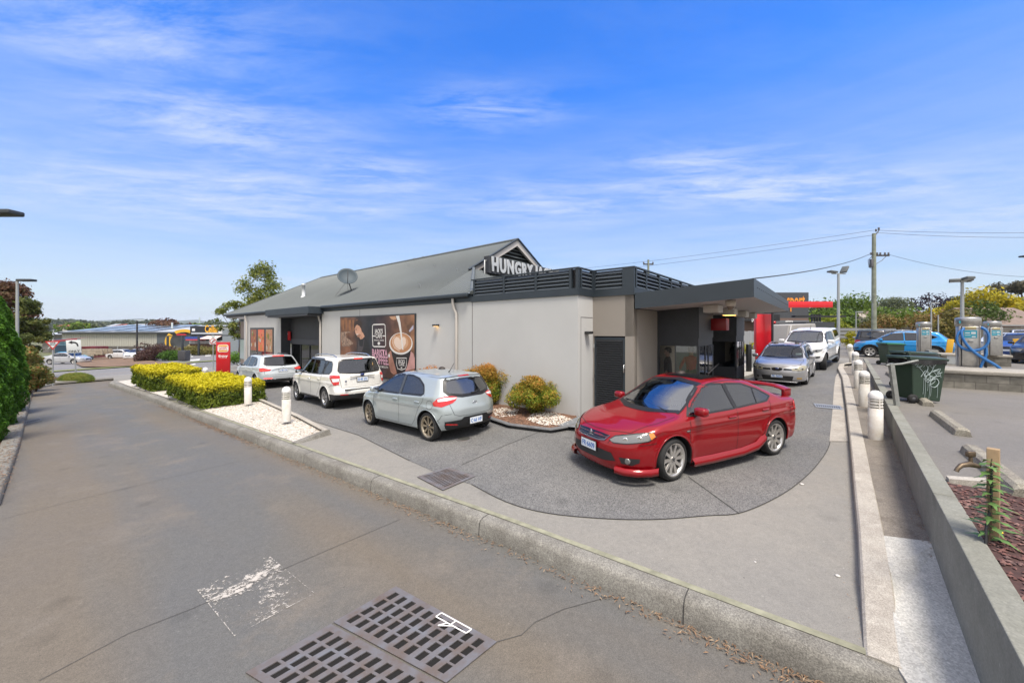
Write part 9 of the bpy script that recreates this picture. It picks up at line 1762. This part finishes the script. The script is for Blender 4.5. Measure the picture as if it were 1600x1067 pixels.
for u0, v0, a_, b_, k_ in ((1.9, 2.75, 1.3, .42, 1.0), (1.15, 2.35, .5, .25, .8), (-2.3, 2.9, 1.6, .7, .85), (-1.45, 1.9, .55, .35, .75), (-.12, 1.75, .30, .16, .7), (.25, 3.1, .8, .5, .7), (-1.3, 1.25, .5, .3, .6), (4.2, 3.6, 1.6, .8, .7), (-.9, 2.5, .4, .4, .7)):
    e_ = M_('ADD', M_('POWER', M_('DIVIDE', M_('SUBTRACT', u, u0), a_), 2), M_('POWER', M_('DIVIDE', M_('SUBTRACT', v, v0), b_), 2)); g_ = M_('MULTIPLY', M_('EXPONENT', M_('MULTIPLY', e_, -1)), k_); gb = g_ if gb is None else M_('MAXIMUM', gb, g_)
big = M_('ADD', gb, .05); wisp = MR(noi(2.1, 12, .70, .35), .40, .78)
cl = M_('MULTIPLY', big, wisp); cl = M_('MULTIPLY', cl, 2.0, None, True); back = MR(sep.outputs['Y'], .47, .02, 0, .97); back = M_('MAXIMUM', back, MR(sep.outputs['Z'], .68, .80, 0, .95)); added_cloud = M_('MULTIPLY', back, MR(noi(1.1, 6, .6, .3), .12, .42)); cl = M_('MAXIMUM', cl, added_cloud)  # unseen cloud added behind and overhead to neutralise ambient light and reflections
low = MR(sep.outputs['Z'], .0, .52, 1, 0); low = M_('POWER', low, 1.1); str_ = N.new('ShaderNodeCombineXYZ'); L.new(M_('MULTIPLY', sep.outputs['X'], 2.0), str_.inputs[0]); L.new(M_('MULTIPLY', sep.outputs['Z'], 22), str_.inputs[1])
veil = MR(noi(1.4, 6, .55, .5, str_.outputs[0]), .32, .68, .55, 1.0); lowc = M_('MULTIPLY', low, veil, None, True)
tot = M_('SUBTRACT', 1, M_('MULTIPLY', M_('SUBTRACT', 1, M_('MULTIPLY', cl, .82)), M_('SUBTRACT', 1, M_('MULTIPLY', lowc, .97))), None, True)
mx = N.new('ShaderNodeMix'); mx.data_type = 'RGBA'; L.new(tot, mx.inputs[0]); dm = N.new('ShaderNodeVectorMath'); dm.operation = 'SCALE'; L.new(hs.outputs[0], dm.inputs[0]); L.new(MR(sep.outputs['Z'], 0, .5, .45, 1.12), dm.inputs['Scale']); L.new(dm.outputs[0], mx.inputs[6]); mx.inputs[7].default_value = (2.95, 3.4, 4.2, 1); bm2 = N.new('ShaderNodeMix'); bm2.data_type = 'RGBA'; L.new(back, bm2.inputs[0]); bm2.inputs[6].default_value = (2.95, 3.4, 4.2, 1); bm2.inputs[7].default_value = (5.3, 5.1, 4.75, 1); L.new(bm2.outputs[2], mx.inputs[7])  # the added out-of-frame cloud is brighter and warmer than the visible one
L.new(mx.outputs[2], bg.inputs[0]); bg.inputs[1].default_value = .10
sl = bpy.data.lights.new('sun', 'SUN'); sl.energy = 2.2; sl.angle = R(18); sl.color = (1, .92, .82); so = bpy.data.objects.new('sun', sl); col.objects.link(so)
d = Vector((math.sin(R(AZ))*math.cos(R(EL)), math.cos(R(AZ))*math.cos(R(EL)), math.sin(R(EL)))); so.rotation_euler = d.to_track_quat('Z', 'Y').to_euler(); so.location = d*60
cam = bpy.data.cameras.new('camera'); co = bpy.data.objects.new('camera', cam); col.objects.link(co); co.location = (0, 0, CZ); co.rotation_euler = (R(90), 0, 0); cam.sensor_width = 36; cam.lens = 36*F_PX/1600; cam.shift_y = -(533.5-CY)/1600; cam.clip_end = 8000; cam.clip_start = .05; sc.camera = co
sc.view_settings.view_transform = 'Standard'; sc.view_settings.look = 'None'; sc.view_settings.gamma = 1; sc.view_settings.exposure = 1.22
sc.cycles.max_bounces = 8; sc.cycles.transparent_max_bounces = 12; sc.cycles.diffuse_bounces = 3; sc.cycles.glossy_bounces = 3; sc.cycles.caustics_reflective = False; sc.cycles.caustics_refractive = False

hz = MB().box(-3600, 3600, -120, 4200, -9.5, 130).build('haze', bpy.data.materials.new('haze_air')); tag(hz, kind='stuff', label='thin pale air haze over the whole scene', cat='haze')
hm = hz.data.materials[0]; hm.use_nodes = True; hn = hm.node_tree; hn.nodes.clear(); ho = hn.nodes.new('ShaderNodeOutputMaterial'); hv = hn.nodes.new('ShaderNodeVolumePrincipled'); hv.inputs['Color'].default_value = (.82, .90, 1, 1); hv.inputs['Density'].default_value = .00012; hn.links.new(hv.outputs[0], ho.inputs['Volume'])
